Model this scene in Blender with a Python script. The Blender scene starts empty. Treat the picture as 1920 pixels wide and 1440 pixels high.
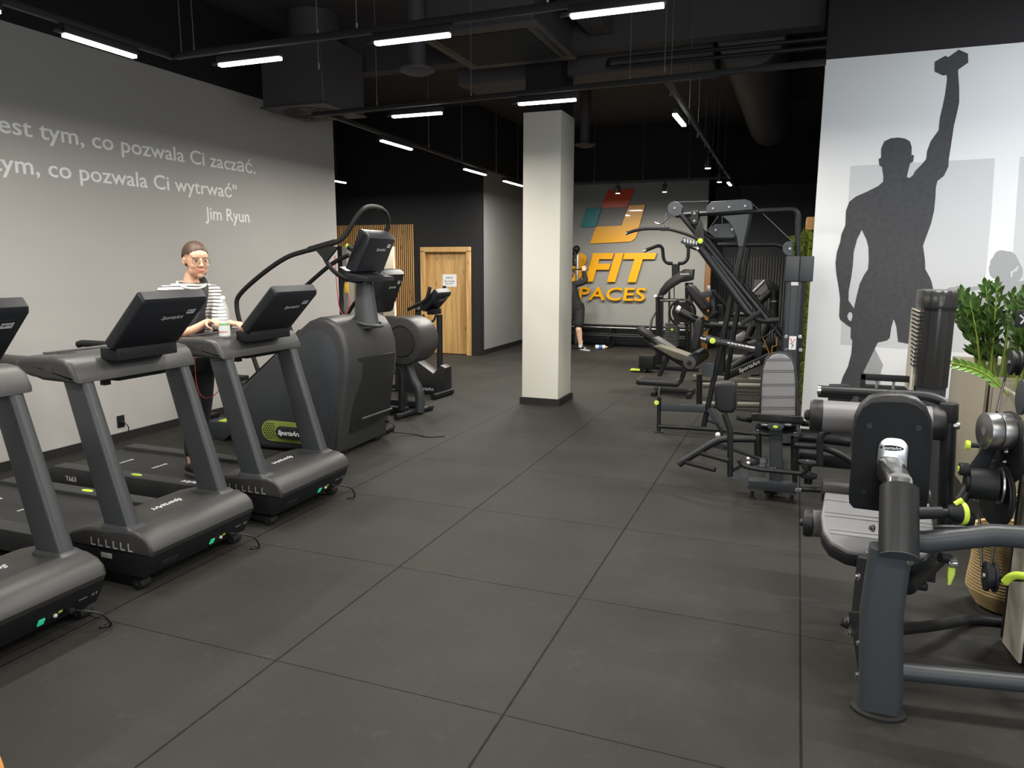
import bpy, bmesh, math, random
from mathutils import Vector, Matrix
random.seed(7)
S = bpy.context.scene
COL = S.collection
PI = math.pi

# ------------------------------------------------------------ camera
CAM_Z = 1.78
FPX = 1371.0
RX = Vector((0.93277617, 0.06140041, -0.35518812))   # world X, Y, Z seen from the lens
RY = Vector((0.36044823, -0.15236825, 0.92025051))
RZ = Vector((0.00238437, -0.98641467, -0.16425714))
cam_d = bpy.data.cameras.new('camera')
cam_d.sensor_width = 36.0
cam_d.lens = 36.0 * FPX / 1920.0
cam_d.clip_start = 0.02
cam = bpy.data.objects.new('camera', cam_d)
COL.objects.link(cam)
m = Matrix(((RX.x, -RX.y, -RX.z, 0), (RY.x, -RY.y, -RY.z, 0), (RZ.x, -RZ.y, -RZ.z, CAM_Z), (0, 0, 0, 1)))
cam.matrix_world = m
S.camera = cam

# ------------------------------------------------------------ view, world
S.view_settings.view_transform = 'Standard'
S.view_settings.look = 'None'
S.view_settings.exposure = 0.0
S.view_settings.gamma = 1.0
S.view_settings.use_curve_mapping = False
S.cycles.use_denoising = True
S.cycles.max_bounces = 6
S.cycles.diffuse_bounces = 4
S.cycles.sample_clamp_indirect = 4.0
S.cycles.caustics_reflective = False
S.cycles.caustics_refractive = False
W = bpy.data.worlds.new('World')
S.world = W
W.use_nodes = True
W.node_tree.nodes['Background'].inputs[0].default_value = (0.95, 0.97, 1.0, 1)
W.node_tree.nodes['Background'].inputs[1].default_value = 0.02
LAMP_E = 9.0       # glow of the linear lamps' diffusers
LAMP_W = 36.0      # what each linear lamp sends down
LAMP_SPREAD = 180.0
SPOT_E = 12.0
SPOT_W = 300.0
PANEL_W = 95.0  # power of the unseen panel added for the mural
WINDOW_FILL_W = 230.0      # fill from an unseen window added behind the camera

# ------------------------------------------------------------ points measured in the photograph
def ray(px, py):
    v = Vector((px - 960.0, py - 720.0, FPX))
    return Vector((RX.dot(v), RY.dot(v), RZ.dot(v)))
def on(px, py, X=None, Y=None, Z=None):
    r = ray(px, py)
    t = X / r.x if X is not None else (Y / r.y if Y is not None else (Z - CAM_Z) / r.z)
    p = r * t
    p.z += CAM_Z
    return p
def ony(pts, Y):
    return [on(a, b, Y=Y) for a, b in pts]
def onx(pts, X):
    return [on(a, b, X=X) for a, b in pts]

# ------------------------------------------------------------ materials
def srgb(c):
    return tuple(((x / 255.0) / 12.92 if x / 255.0 <= 0.04045 else ((x / 255.0 + 0.055) / 1.055) ** 2.4) for x in c)
MATS = {}
def mat(name, col, rough=0.5, metal=0.0, spec=0.5, noise=0.0, nscale=40.0, bump=0.0, bscale=200.0, coat=0.0, emit=None, estr=0.0, trans=0.0, alpha=1.0, ior=1.45):
    if name in MATS: return MATS[name]
    M = bpy.data.materials.new(name)
    M.use_nodes = True
    nt = M.node_tree; N = nt.nodes; L = nt.links
    b = N['Principled BSDF']
    c = (*col, 1)
    b.inputs['Base Color'].default_value = c
    b.inputs['Roughness'].default_value = rough
    b.inputs['Metallic'].default_value = metal
    b.inputs['Specular IOR Level'].default_value = spec
    b.inputs['IOR'].default_value = ior
    if coat: b.inputs['Coat Weight'].default_value = coat
    if trans: b.inputs['Transmission Weight'].default_value = trans
    if alpha < 1: b.inputs['Alpha'].default_value = alpha
    if emit:
        b.inputs['Emission Color'].default_value = (*emit, 1); b.inputs['Emission Strength'].default_value = estr
    if noise or bump:
        tc = N.new('ShaderNodeTexCoord')
    if noise:
        nz = N.new('ShaderNodeTexNoise'); nz.inputs['Scale'].default_value = nscale; nz.inputs['Detail'].default_value = 4
        L.new(tc.outputs['Object'], nz.inputs['Vector'])
        mx = N.new('ShaderNodeMix'); mx.data_type = 'RGBA'
        mx.inputs[6].default_value = tuple(x * (1 - noise) for x in col) + (1,)
        mx.inputs[7].default_value = tuple(min(1, x * (1 + noise)) for x in col) + (1,)
        L.new(nz.outputs['Fac'], mx.inputs[0]); L.new(mx.outputs[2], b.inputs['Base Color'])
    if bump:
        n2 = N.new('ShaderNodeTexNoise'); n2.inputs['Scale'].default_value = bscale; n2.inputs['Detail'].default_value = 3
        L.new(tc.outputs['Object'], n2.inputs['Vector'])
        bp = N.new('ShaderNodeBump'); bp.inputs['Strength'].default_value = bump; bp.inputs['Distance'].default_value = 0.002
        L.new(n2.outputs['Fac'], bp.inputs['Height']); L.new(bp.outputs['Normal'], b.inputs['Normal'])
    MATS[name] = M
    return M
def m_wood(name, c1, c2, axis='Z', scale=1.0, rough=0.5):
    M = mat(name, c1, rough)
    nt = M.node_tree; N = nt.nodes; L = nt.links; b = N['Principled BSDF']
    tc = N.new('ShaderNodeTexCoord'); mp = N.new('ShaderNodeMapping')
    mp.inputs['Scale'].default_value = {'Z': (9, 9, 0.55), 'X': (0.55, 9, 9), 'Y': (9, 0.55, 9)}[axis]
    nz = N.new('ShaderNodeTexNoise'); nz.inputs['Scale'].default_value = 1.6 * scale; nz.inputs['Detail'].default_value = 6; nz.inputs['Distortion'].default_value = 0.8
    cr = N.new('ShaderNodeValToRGB')
    cr.color_ramp.elements[0].position = 0.35; cr.color_ramp.elements[0].color = (*c2, 1)
    cr.color_ramp.elements[1].position = 0.62; cr.color_ramp.elements[1].color = (*c1, 1)
    L.new(tc.outputs['Object'], mp.inputs[0]); L.new(mp.outputs[0], nz.inputs['Vector']); L.new(nz.outputs['Fac'], cr.inputs[0])
    # knots
    vo = N.new('ShaderNodeTexVoronoi'); vo.inputs['Scale'].default_value = 2.2 * scale
    mp2 = N.new('ShaderNodeMapping'); mp2.inputs['Scale'].default_value = {'Z': (3, 3, 1.2), 'X': (1.2, 3, 3), 'Y': (3, 1.2, 3)}[axis]
    L.new(tc.outputs['Object'], mp2.inputs[0]); L.new(mp2.outputs[0], vo.inputs['Vector'])
    r2 = N.new('ShaderNodeMapRange'); r2.inputs[1].default_value = 0.03; r2.inputs[2].default_value = 0.16
    L.new(vo.outputs['Distance'], r2.inputs[0])
    mx = N.new('ShaderNodeMix'); mx.data_type = 'RGBA'
    mx.inputs[6].default_value = (*[x * 0.45 for x in c2], 1)
    L.new(r2.outputs[0], mx.inputs[0]); L.new(cr.outputs[0], mx.inputs[7]); L.new(mx.outputs[2], b.inputs['Base Color'])
    return M

# ------------------------------------------------------------ mesh builder
class MB:
    def __init__(s):
        s.bm = bmesh.new()
    def _merge(s, t, M=None, mi=0):
        if M is not None: bmesh.ops.transform(t, matrix=M, verts=t.verts)
        if mi:
            for f in t.faces: f.material_index = mi
        me = bpy.data.meshes.new('t'); t.to_mesh(me); t.free()
        s.bm.from_mesh(me); bpy.data.meshes.remove(me)
        return s
    def box(s, lo, hi, bev=0.0, seg=2, M=None, mi=0):
        t = bmesh.new(); bmesh.ops.create_cube(t, size=1)
        lo = Vector(lo); hi = Vector(hi)
        for i in range(3):
            if lo[i] > hi[i]: lo[i], hi[i] = hi[i], lo[i]
        for v in t.verts:
            v.co = Vector([lo[i] + (v.co[i] + 0.5) * (hi[i] - lo[i]) for i in range(3)])
        if bev: bmesh.ops.bevel(t, geom=t.edges[:], offset=min(bev, 0.49 * min((hi - lo)[:])), segments=seg, affect='EDGES', profile=0.6)
        return s._merge(t, M, mi)
    def cyl(s, a, b, r, r2=None, n=20, cap=True, mi=0, bev=0.0):
        a = Vector(a); b = Vector(b); d = b - a
        t = bmesh.new()
        bmesh.ops.create_cone(t, cap_ends=cap, segments=n, radius1=r, radius2=r if r2 is None else r2, depth=d.length)
        if bev:
            es = [e for e in t.edges if abs(e.verts[0].co.z - e.verts[1].co.z) < 1e-6 and len(e.link_faces) == 2]
            bmesh.ops.bevel(t, geom=es, offset=bev, segments=2, affect='EDGES', profile=0.6)
        q = d.to_track_quat('Z', 'Y').to_matrix().to_4x4()
        return s._merge(t, Matrix.Translation((a + b) / 2) @ q, mi)
    def sphere(s, c, r, sc=(1, 1, 1), n=16, mi=0, M=None):
        t = bmesh.new(); bmesh.ops.create_uvsphere(t, u_segments=n, v_segments=max(6, n // 2), radius=r)
        X = Matrix.Translation(c) @ (M or Matrix()) @ Matrix.Diagonal((*sc, 1))
        return s._merge(t, X, mi)
    def sweep(s, pts, prof, up=None, mi=0, cap=True, scales=None, closed=False):
        """sweep a closed 2-D profile (list of (u,v)) along points"""
        pts = [Vector(p) for p in pts]; n = len(pts); t = bmesh.new(); rings = []
        T = []
        for i in range(n):
            if closed: d = pts[(i + 1) % n] - pts[i - 1]
            else: d = (pts[min(i + 1, n - 1)] - pts[max(i - 1, 0)])
            T.append(d.normalized())
        u = Vector(up) if up is not None else (Vector((0, 0, 1)) if abs(T[0].z) < 0.9 else Vector((1, 0, 0)))
        for i in range(n):
            d = T[i]
            if up is None and i > 0:
                q = T[i - 1].rotation_difference(d); u = q @ u
            a = (u - d * u.dot(d)).normalized(); b = d.cross(a)
            k = scales[i] if scales else 1.0
            # keep the section width at corners
            f = 1.0
            rings.append([t.verts.new(pts[i] + (b * p[0] + a * p[1]) * k) for p in prof])
        m_ = len(prof)
        R = range(n if closed else n - 1)
        for i in R:
            A = rings[i]; B = rings[(i + 1) % n]
            for j in range(m_):
                t.faces.new((A[j], A[(j + 1) % m_], B[(j + 1) % m_], B[j]))
        if cap and not closed:
            t.faces.new(rings[0][::-1]); t.faces.new(rings[-1])
        bmesh.ops.recalc_face_normals(t, faces=t.faces[:])
        return s._merge(t, None, mi)
    def tube(s, pts, r, n=12, fil=0.0, mi=0, cap=True, closed=False, seg=6, scales=None):
        if fil: pts = fillet(pts, fil, seg)
        return s.sweep(pts, [(r * math.cos(2 * PI * k / n), r * math.sin(2 * PI * k / n)) for k in range(n)], None, mi, cap, scales, closed)
    def bar(s, pts, w, h, bev=0.01, up=None, fil=0.0, mi=0):
        """rectangular tube with rounded edges; w across, h along up"""
        if fil: pts = fillet(pts, fil, 6)
        return s.sweep(pts, rrect(w, h, bev), up, mi)
    def prism(s, poly, d, mi=0, bev=0.0, seg=2):
        """poly: 3-D points in one plane, extruded by vector d; optionally bevelled"""
        t = bmesh.new(); d = Vector(d)
        A = [t.verts.new(Vector(p)) for p in poly]; f = t.faces.new(A)
        r = bmesh.ops.extrude_face_region(t, geom=[f])
        bmesh.ops.translate(t, vec=d, verts=[v for v in r['geom'] if isinstance(v, bmesh.types.BMVert)])
        bmesh.ops.recalc_face_normals(t, faces=t.faces[:])
        if bev:
            n0 = d.normalized()
            es = [e for e in t.edges if abs((e.verts[0].co - e.verts[1].co).normalized().dot(n0)) < 0.5]
            bmesh.ops.bevel(t, geom=es, offset=bev, segments=seg, affect='EDGES', profile=0.6)
        return s._merge(t, None, mi)
    def lathe(s, prof, c=(0, 0, 0), n=24, M=None, mi=0, axis=None):
        t = bmesh.new(); rings = []
        for r, z in prof:
            if r < 1e-6: rings.append([t.verts.new((0, 0, z))])
            else: rings.append([t.verts.new((r * math.cos(2 * PI * k / n), r * math.sin(2 * PI * k / n), z)) for k in range(n)])
        for A, B in zip(rings, rings[1:]):
            for k in range(n):
                a0 = A[k % len(A)]; a1 = A[(k + 1) % len(A)]; b0 = B[k % len(B)]; b1 = B[(k + 1) % len(B)]
                vs = []
                for v in (a0, a1, b1, b0):
                    if v not in vs: vs.append(v)
                if len(vs) > 2: t.faces.new(vs)
        bmesh.ops.recalc_face_normals(t, faces=t.faces[:])
        X = Matrix.Translation(c)
        if axis is not None: X = X @ Vector(axis).to_track_quat('Z', 'Y').to_matrix().to_4x4()
        if M is not None: X = X @ M
        return s._merge(t, X, mi)
    def loft(s, rings, mi=0, cap=True, closed=True):
        t = bmesh.new(); RR = [[t.verts.new(Vector(p)) for p in r] for r in rings]
        n = len(RR[0])
        for A, B in zip(RR, RR[1:]):
            for j in range(n if closed else n - 1):
                t.faces.new((A[j], A[(j + 1) % n], B[(j + 1) % n], B[j]))
        if cap: t.faces.new(RR[0][::-1]); t.faces.new(RR[-1])
        bmesh.ops.recalc_face_normals(t, faces=t.faces[:])
        return s._merge(t, None, mi)
    def quad(s, *p, mi=0):
        t = bmesh.new(); t.faces.new([t.verts.new(Vector(q)) for q in p]); return s._merge(t, None, mi)
    def text(s, body, o, u, v, w=None, h=None, depth=0.002, shear=0.0, align='LEFT', mi=0, bold=0.0):
        """lettering from o, reading along u, tops along v; fitted to width w (metres) or cap height h"""
        cu = bpy.data.curves.new('lettering', 'FONT'); cu.body = body; cu.size = 1; cu.shear = shear
        cu.extrude = 0; cu.offset = bold; cu.resolution_u = 3
        ob = bpy.data.objects.new('lettering', cu); COL.objects.link(ob)
        dg = bpy.context.evaluated_depsgraph_get(); me = bpy.data.meshes.new_from_object(ob.evaluated_get(dg))
        bpy.data.objects.remove(ob); bpy.data.curves.remove(cu)
        if not me.vertices: return s
        xs = [q.co.x for q in me.vertices]; x0, x1 = min(xs), max(xs)
        kx = ky = (h / 0.72) if h else None
        if w: kx = w / (x1 - x0); ky = ky or kx
        u = Vector(u).normalized(); v = Vector(v).normalized(); nn = u.cross(v)
        off = {'LEFT': x0, 'RIGHT': x1, 'CENTER': (x0 + x1) / 2}[align]
        t = bmesh.new(); t.from_mesh(me); bpy.data.meshes.remove(me)
        o = Vector(o)
        for q in t.verts:
            q.co = o + u * ((q.co.x - off) * kx) + v * (q.co.y * ky)
        r = bmesh.ops.extrude_face_region(t, geom=t.faces[:])
        bmesh.ops.translate(t, vec=nn * depth, verts=[z for z in r['geom'] if isinstance(z, bmesh.types.BMVert)])
        bmesh.ops.recalc_face_normals(t, faces=t.faces[:])
        return s._merge(t, None, mi)
    def flat(s, polys, o, u, v, depth, mi=0):
        """filled 2-D outlines (first outer, others holes allowed) on a plane"""
        cu = bpy.data.curves.new('shape', 'CURVE'); cu.dimensions = '2D'; cu.fill_mode = 'BOTH'
        for P in polys:
            sp = cu.splines.new('POLY'); sp.points.add(len(P) - 1); sp.use_cyclic_u = True
            for q, (a, b) in zip(sp.points, P): q.co = (a, b, 0, 1)
        ob = bpy.data.objects.new('shape', cu); COL.objects.link(ob)
        dg = bpy.context.evaluated_depsgraph_get(); me = bpy.data.meshes.new_from_object(ob.evaluated_get(dg))
        bpy.data.objects.remove(ob); bpy.data.curves.remove(cu)
        t = bmesh.new(); t.from_mesh(me); bpy.data.meshes.remove(me)
        o = Vector(o); u = Vector(u); v = Vector(v); nn = u.cross(v).normalized()
        zs = [q.co.z for q in t.verts]
        for q in t.verts: q.co = o + u * q.co.x + v * q.co.y
        bmesh.ops.remove_doubles(t, verts=t.verts[:], dist=1e-6)
        r = bmesh.ops.extrude_face_region(t, geom=t.faces[:])
        bmesh.ops.translate(t, vec=nn * depth, verts=[z for z in r['geom'] if isinstance(z, bmesh.types.BMVert)])
        bmesh.ops.recalc_face_normals(t, faces=t.faces[:])
        return s._merge(t, None, mi)
    def build(s, name, mats, parent=None, sharp=38, label=None):
        me = bpy.data.meshes.new(name)
        if parent is not None:
            o0 = Vector((0, 0, 0)); p = parent
            while p is not None:
                o0 += p.location; p = p.parent
            bmesh.ops.translate(s.bm, vec=-o0, verts=s.bm.verts[:])
        s.bm.to_mesh(me); s.bm.free()
        for p in me.polygons: p.use_smooth = True
        try: me.set_sharp_from_angle(angle=math.radians(sharp))
        except Exception: pass
        for M in (mats if isinstance(mats, (list, tuple)) else [mats]): me.materials.append(M)
        o = bpy.data.objects.new(name, me); COL.objects.link(o)
        if parent is not None: o.parent = parent
        if label: o['label'] = label
        return o
def rrect(w, h, b, n=3):
    b = min(b, w * 0.49, h * 0.49); P = []
    for sx, sy, a0 in ((1, 1, 0), (-1, 1, 90), (-1, -1, 180), (1, -1, 270)):
        for k in range(n + 1):
            a = math.radians(a0 + 90 * k / n)
            P.append((sx * (w / 2 - b) + b * math.cos(a), sy * (h / 2 - b) + b * math.sin(a)))
    return P
def fillet(pts, r, seg=6):
    pts = [Vector(p) for p in pts]; out = [pts[0]]
    for i in range(1, len(pts) - 1):
        a, p, b = pts[i - 1], pts[i], pts[i + 1]
        d1 = (a - p); d2 = (b - p); l1, l2 = d1.length, d2.length
        if l1 < 1e-6 or l2 < 1e-6: continue
        k = min(r, l1 * 0.48, l2 * 0.48); q0 = p + d1 / l1 * k; q1 = p + d2 / l2 * k
        for j in range(seg + 1):
            t = j / seg
            out.append(q0 * (1 - t) ** 2 + p * 2 * t * (1 - t) + q1 * t * t)
    out.append(pts[-1]); return out
def smooth_path(pts, k=5):
    """Catmull-Rom through the points"""
    pts = [Vector(p) for p in pts]; out = []
    for i in range(len(pts) - 1):
        p0 = pts[max(i - 1, 0)]; p1 = pts[i]; p2 = pts[i + 1]; p3 = pts[min(i + 2, len(pts) - 1)]
        for j in range(k):
            t = j / k
            out.append(0.5 * ((2 * p1) + (p2 - p0) * t + (2 * p0 - 5 * p1 + 4 * p2 - p3) * t * t + (3 * p1 - p0 - 3 * p2 + p3) * t ** 3))
    out.append(pts[-1]); return out
def tag(o, label, cat, group=None, kind=None):
    if label: o['label'] = label
    if cat: o['category'] = cat
    if group: o['group'] = group
    if kind: o['kind'] = kind
    return o
def thing(name, label, cat, loc, group=None):
    o = bpy.data.objects.new(name, None); COL.objects.link(o); o.location = loc
    o.empty_display_size = 0.1
    return tag(o, label, cat, group)
def struct(o):
    o['kind'] = 'structure'; return o
def dup(root, loc, label=None, group=None, skip=()):
    r = root.copy(); COL.objects.link(r); r.location = loc
    if label: r['label'] = label
    if group: r['group'] = group
    for ch in list(root.children):
        if ch.name.split('.')[0] in skip: continue
        c = ch.copy(); COL.objects.link(c); c.parent = r
        for g in list(ch.children):
            d = g.copy(); COL.objects.link(d); d.parent = c
    return r

BLACK = mat('black_plastic', (0.010, 0.011, 0.013), 0.5, spec=.3, bump=0.15, bscale=900)
FRAME = mat('black_powder_coat', (0.011, 0.012, 0.0135), 0.42, spec=0.38, bump=0.12, bscale=1200)
SLATE = mat('slate_powder_coat', (0.036, 0.041, 0.047), 0.42, bump=0.1, bscale=1200)
HOOD = mat('charcoal_shell', (0.040, 0.039, 0.039), 0.42, bump=0.12, bscale=700)
SCREENM = mat('screen_casing', (0.012, 0.0135, 0.017), 0.4, spec=.4, bump=0.1, bscale=900)
CHROME = mat('chrome', (0.80, 0.80, 0.80), 0.2, 1.0)
STEEL = mat('brushed_steel', (0.34, 0.34, 0.345), 0.36, 1.0)
LIME = mat('lime_plastic', (0.50, 0.66, 0.06), 0.4)
RUBBER = mat('black_rubber', (0.011, 0.011, 0.011), 0.65, spec=.35)
PADG = mat('grey_vinyl', (0.145, 0.144, 0.150), 0.45, bump=0.25, bscale=500)
PADK = mat('black_vinyl', (0.013, 0.013, 0.0145), 0.42, spec=.4, bump=0.25, bscale=500)
WHITE = mat('white_print', (0.75, 0.75, 0.75), 0.5)
SILVER = mat('silver_print', (0.38, 0.38, 0.39), 0.4)
LOGOW = mat('logo_white', (0.72, 0.72, 0.72), 0.45)
CABLE = mat('cable_black', (0.01, 0.01, 0.01), 0.5)
# ============================================================ the room
XL = -6.24; YB = 15.6; YD = 12.8; YM = 8.0; ZC = 4.6
def m_floor():
    M = mat('rubber_tiles', (0.05, 0.05, 0.05), 0.7, spec=0.22)
    nt = M.node_tree; N = nt.nodes; L = nt.links; b = N['Principled BSDF']
    tc = N.new('ShaderNodeTexCoord'); sp = N.new('ShaderNodeSeparateXYZ'); L.new(tc.outputs['Object'], sp.inputs[0])
    def math_(op, a, b_=None, c=None):
        n = N.new('ShaderNodeMath'); n.operation = op
        for i, q in enumerate((a, b_, c)):
            if q is None: continue
            if isinstance(q, (int, float)): n.inputs[i].default_value = q
            else: L.new(q, n.inputs[i])
        return n.outputs[0]
    # seams every 1.107 m
    def dist(o, off):
        x = math_('ADD', o, off); x = math_('DIVIDE', x, 1.107); x = math_('FRACT', x)
        x = math_('SUBTRACT', x, 0.5); x = math_('ABSOLUTE', x); x = math_('SUBTRACT', 0.5, x); return math_('MULTIPLY', x, 1.107)
    wob = N.new('ShaderNodeTexNoise'); wob.inputs['Scale'].default_value = 30; L.new(tc.outputs['Object'], wob.inputs['Vector'])
    wv = math_('MULTIPLY_ADD', wob.outputs['Fac'], 0.006, -0.003)
    dy_ = math_('ADD', dist(sp.outputs['Y'], -2.468 + 1.107 * 20), 0.0022)
    d = math_('MINIMUM', dist(sp.outputs['X'], -0.12 + 1.107 * 20), dy_)
    d = math_('ADD', d, wv)
    mr = N.new('ShaderNodeMapRange'); mr.inputs[1].default_value = 0.0035; mr.inputs[2].default_value = 0.0062; L.new(d, mr.inputs[0])
    n1 = N.new('ShaderNodeTexNoise'); n1.inputs['Scale'].default_value = 1.3; n1.inputs['Detail'].default_value = 5; L.new(tc.outputs['Object'], n1.inputs['Vector'])
    cr = N.new('ShaderNodeValToRGB'); e = cr.color_ramp.elements
    e[0].position = 0.3; e[0].color = (0.031, 0.0295, 0.0265, 1); e[1].position = 0.7; e[1].color = (0.044, 0.0418, 0.0375, 1)
    L.new(n1.outputs['Fac'], cr.inputs[0])
    # fine grain and scattered pale crumbs
    n2 = N.new('ShaderNodeTexNoise'); n2.inputs['Scale'].default_value = 180; n2.inputs['Detail'].default_value = 2; L.new(tc.outputs['Object'], n2.inputs['Vector'])
    n3 = N.new('ShaderNodeTexNoise'); n3.inputs['Scale'].default_value = 9; n3.inputs['Detail'].default_value = 8; n3.inputs['Roughness'].default_value = .75; L.new(tc.outputs['Object'], n3.inputs['Vector'])
    k3 = N.new('ShaderNodeMapRange'); k3.inputs[1].default_value = .56; k3.inputs[2].default_value = .78; L.new(n3.outputs['Fac'], k3.inputs[0])
    m2 = N.new('ShaderNodeMix'); m2.data_type = 'RGBA'; m2.blend_type = 'MULTIPLY'; m2.inputs[0].default_value = 0.5
    ms = N.new('ShaderNodeMix'); ms.data_type = 'RGBA'; ms.inputs[7].default_value = (0.085, 0.081, 0.073, 1); L.new(math_('MULTIPLY', k3.outputs[0], .5), ms.inputs[0]); L.new(cr.outputs[0], ms.inputs[6]); L.new(ms.outputs[2], m2.inputs[6]); L.new(n2.outputs['Color'], m2.inputs[7])
    g = N.new('ShaderNodeMix'); g.data_type = 'RGBA'; g.blend_type = 'MULTIPLY'; g.inputs[0].default_value = 0.0
    v = N.new('ShaderNodeTexVoronoi'); v.inputs['Scale'].default_value = 5; v.inputs['Randomness'].default_value = 1; L.new(tc.outputs['Object'], v.inputs['Vector'])
    k = N.new('ShaderNodeMapRange'); k.inputs[1].default_value = 0.016; k.inputs[2].default_value = 0.008; L.new(v.outputs['Distance'], k.inputs[0])
    rn = N.new('ShaderNodeMath'); rn.operation = 'GREATER_THAN'; rn.inputs[1].default_value = 0.35
    sr = N.new('ShaderNodeSeparateColor'); L.new(v.outputs['Color'], sr.inputs[0]); L.new(sr.outputs[0], rn.inputs[0])
    kk = math_('MULTIPLY', k.outputs[0], rn.outputs[0]); kk = math_('MULTIPLY', kk, 0.6)
    m3 = N.new('ShaderNodeMix'); m3.data_type = 'RGBA'; m3.inputs[7].default_value = (0.4, 0.39, 0.36, 1)
    L.new(kk, m3.inputs[0]); L.new(m2.outputs[2], m3.inputs[6])
    m4 = N.new('ShaderNodeMix'); m4.data_type = 'RGBA'; m4.inputs[6].default_value = (0.004, 0.004, 0.004, 1)
    L.new(mr.outputs[0], m4.inputs[0]); L.new(m3.outputs[2], m4.inputs[7]); L.new(m4.outputs[2], b.inputs['Base Color'])
    bp = N.new('ShaderNodeBump'); bp.inputs['Strength'].default_value = 0.6; bp.inputs['Distance'].default_value = 0.003
    hh = math_('MULTIPLY_ADD', n2.outputs['Fac'], 0.18, mr.outputs[0]); L.new(hh, bp.inputs['Height']); L.new(bp.outputs['Normal'], b.inputs['Normal'])
    return M
GREYW = mat('grey_wall_paint', (0.42, 0.405, 0.39), 0.75, noise=0.03, nscale=3, bump=0.05, bscale=300)
GREYB = mat('grey_back_wall_paint', (0.27, 0.272, 0.265), 0.75, noise=0.03, nscale=3)
DARKG = mat('dark_grey_wall_paint', (0.055, 0.06, 0.066), 0.75, noise=0.05, nscale=3)
BLACKW = mat('black_wall_paint', (0.010, 0.010, 0.0115), 0.8, noise=0.05, nscale=3)
CEILM = mat('black_ceiling_paint', (0.062, 0.057, 0.061), 0.8)
WHITEW = mat('white_wall_paint', (0.80, 0.80, 0.81), 0.7, noise=0.01, nscale=2)
COLM = mat('cream_column_paint', (0.74, 0.71, 0.64), 0.6, noise=0.01, nscale=2)
SKIRT = mat('dark_skirting', (0.018, 0.017, 0.016), 0.5)

def wall(name, lo, hi, M):
    return struct(MB().box(lo, hi).build(name, M))
wall('floor', (-12, -4, -0.1), (4.2, 18, 0), m_floor())
wall('ceiling', (-12, -4, ZC), (4.2, 18, ZC + 0.1), CEILM)
wall('wall_left', (XL - 0.2, -4, 0), (XL, 9.13, 3.735), GREYW)
wall('wall_left_upper', (XL - 0.2, -4, 3.735), (XL - 0.0, 9.13, ZC), BLACKW)
struct(MB().box((XL, -4, 0), (XL + 0.015, 9.13, 0.085)).build('baseboard_left', SKIRT))
wall('wall_far_left', (-12.2, 9.13, 0), (-12, YD, ZC), BLACKW)
wall('wall_side_end', (-12, 9.13 - 0.2, 0), (XL - 0.2, 9.13, ZC), BLACKW)
b = MB().box((-12, -4.1, 0), (-.4, -4, ZC)).box((3.9, -4.1, 0), (4.2, -4, ZC)).box((-.4, -4.1, 0), (3.9, -4, .5)).box((-.4, -4.1, 3.3), (3.9, -4, ZC))
struct(b.build('wall_behind', BLACKW))
w_ = struct(MB().box((-.4, -4.08, .5), (3.9, -4.02, .56)).box((-.4, -4.08, 3.24), (3.9, -4.02, 3.3)).box((-.4, -4.08, .5), (-.34, -4.02, 3.3)).box((3.84, -4.08, .5), (3.9, -4.02, 3.3)).box((1.72, -4.08, .5), (1.78, -4.02, 3.3)).build('added_window_1', SKIRT))  # unseen window, added to light the column front and mural
struct(MB().box((-.34, -4.055, .56), (3.84, -4.045, 3.24)).build('added_window_pane', mat('added_window_glass', (1, 1, 1), 0.0, alpha=.06), w_))
ld = bpy.data.lights.new('window_fill', 'AREA'); ld.shape = 'RECTANGLE'; ld.size = 4.1; ld.size_y = 2.6; ld.energy = WINDOW_FILL_W; ld.color = (.88, .95, 1.0)
lo = bpy.data.objects.new('window_fill', ld); COL.objects.link(lo); lo.location = (1.75, -4.01, 1.9); lo.rotation_euler = (math.radians(90), 0, 0)
wall('wall_right', (4.2, -4, 0), (4.3, 18, ZC), mat('pale_wall_paint', (0.5, 0.5, 0.5), 0.8))
# black wall with the door (opening cut around door and niche)
NX0, NX1, NZ1 = -8.62, -7.42, 2.09
DX0, DX1, DZ1 = -6.77, -5.85, 1.99
b = MB()
b.box((-12, YD, 0), (NX0, YD + 0.2, ZC)).box((NX0, YD, NZ1), (NX1, YD + 0.2, ZC)).box((NX1, YD, 0), (DX0, YD + 0.2, ZC))
b.box((DX0, YD, DZ1), (DX1, YD + 0.2, ZC)).box((DX1, YD, 0), (-5.6, YD + 0.2, ZC))
struct(b.build('wall_door', BLACKW))
wall('wall_grey', (-5.8, YD + 0.2, 0), (-5.6, YB, 3.5), GREYB)
wall('wall_grey_upper', (-5.8, YD + 0.2, 3.5), (-5.6, YB, ZC), BLACKW)
wall('wall_back', (-5.8, YB, 0), (-1.78, YB + 0.2, 3.42), GREYB)
wall('wall_back_upper', (-5.8, YB, 3.42), (-1.78, YB + 0.2, ZC), BLACKW)
wall('wall_back_return', (-1.98, YB + 0.2, 0), (-1.78, 16.9, ZC), BLACKW)
wall('wall_back_right', (-1.98, 16.9, 0), (4.2, 17.1, 3.42), DARKG)
wall('wall_back_right_upper', (-1.98, 16.9, 3.42), (4.2, 17.1, ZC), BLACKW)
struct(MB().box((-5.6, YB - 0.015, 0), (-1.78, YB, 0.1)).build('baseboard_back', SKIRT))
struct(MB().box((-5.6, YD + 0.2, 0), (-5.585, YB, 0.1)).build('baseboard_grey', SKIRT))
# partition with the mural
wall('wall_mural', (0.125, YM, 0), (4.2, YM + 0.15, 3.70), WHITEW)
wall('wall_mural_upper', (0.125, YM, 3.70), (4.2, YM + 0.15, ZC), mat('plum_black_paint', (0.020, 0.017, 0.019), 0.8))
wall('wall_partition', (0.19, YM + 0.15, 0), (0.34, 12.5, ZC), BLACKW)
struct(MB().box((0.125, YM - 0.012, 0), (4.2, YM, 0.085)).build('baseboard_mural', SKIRT))
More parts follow.
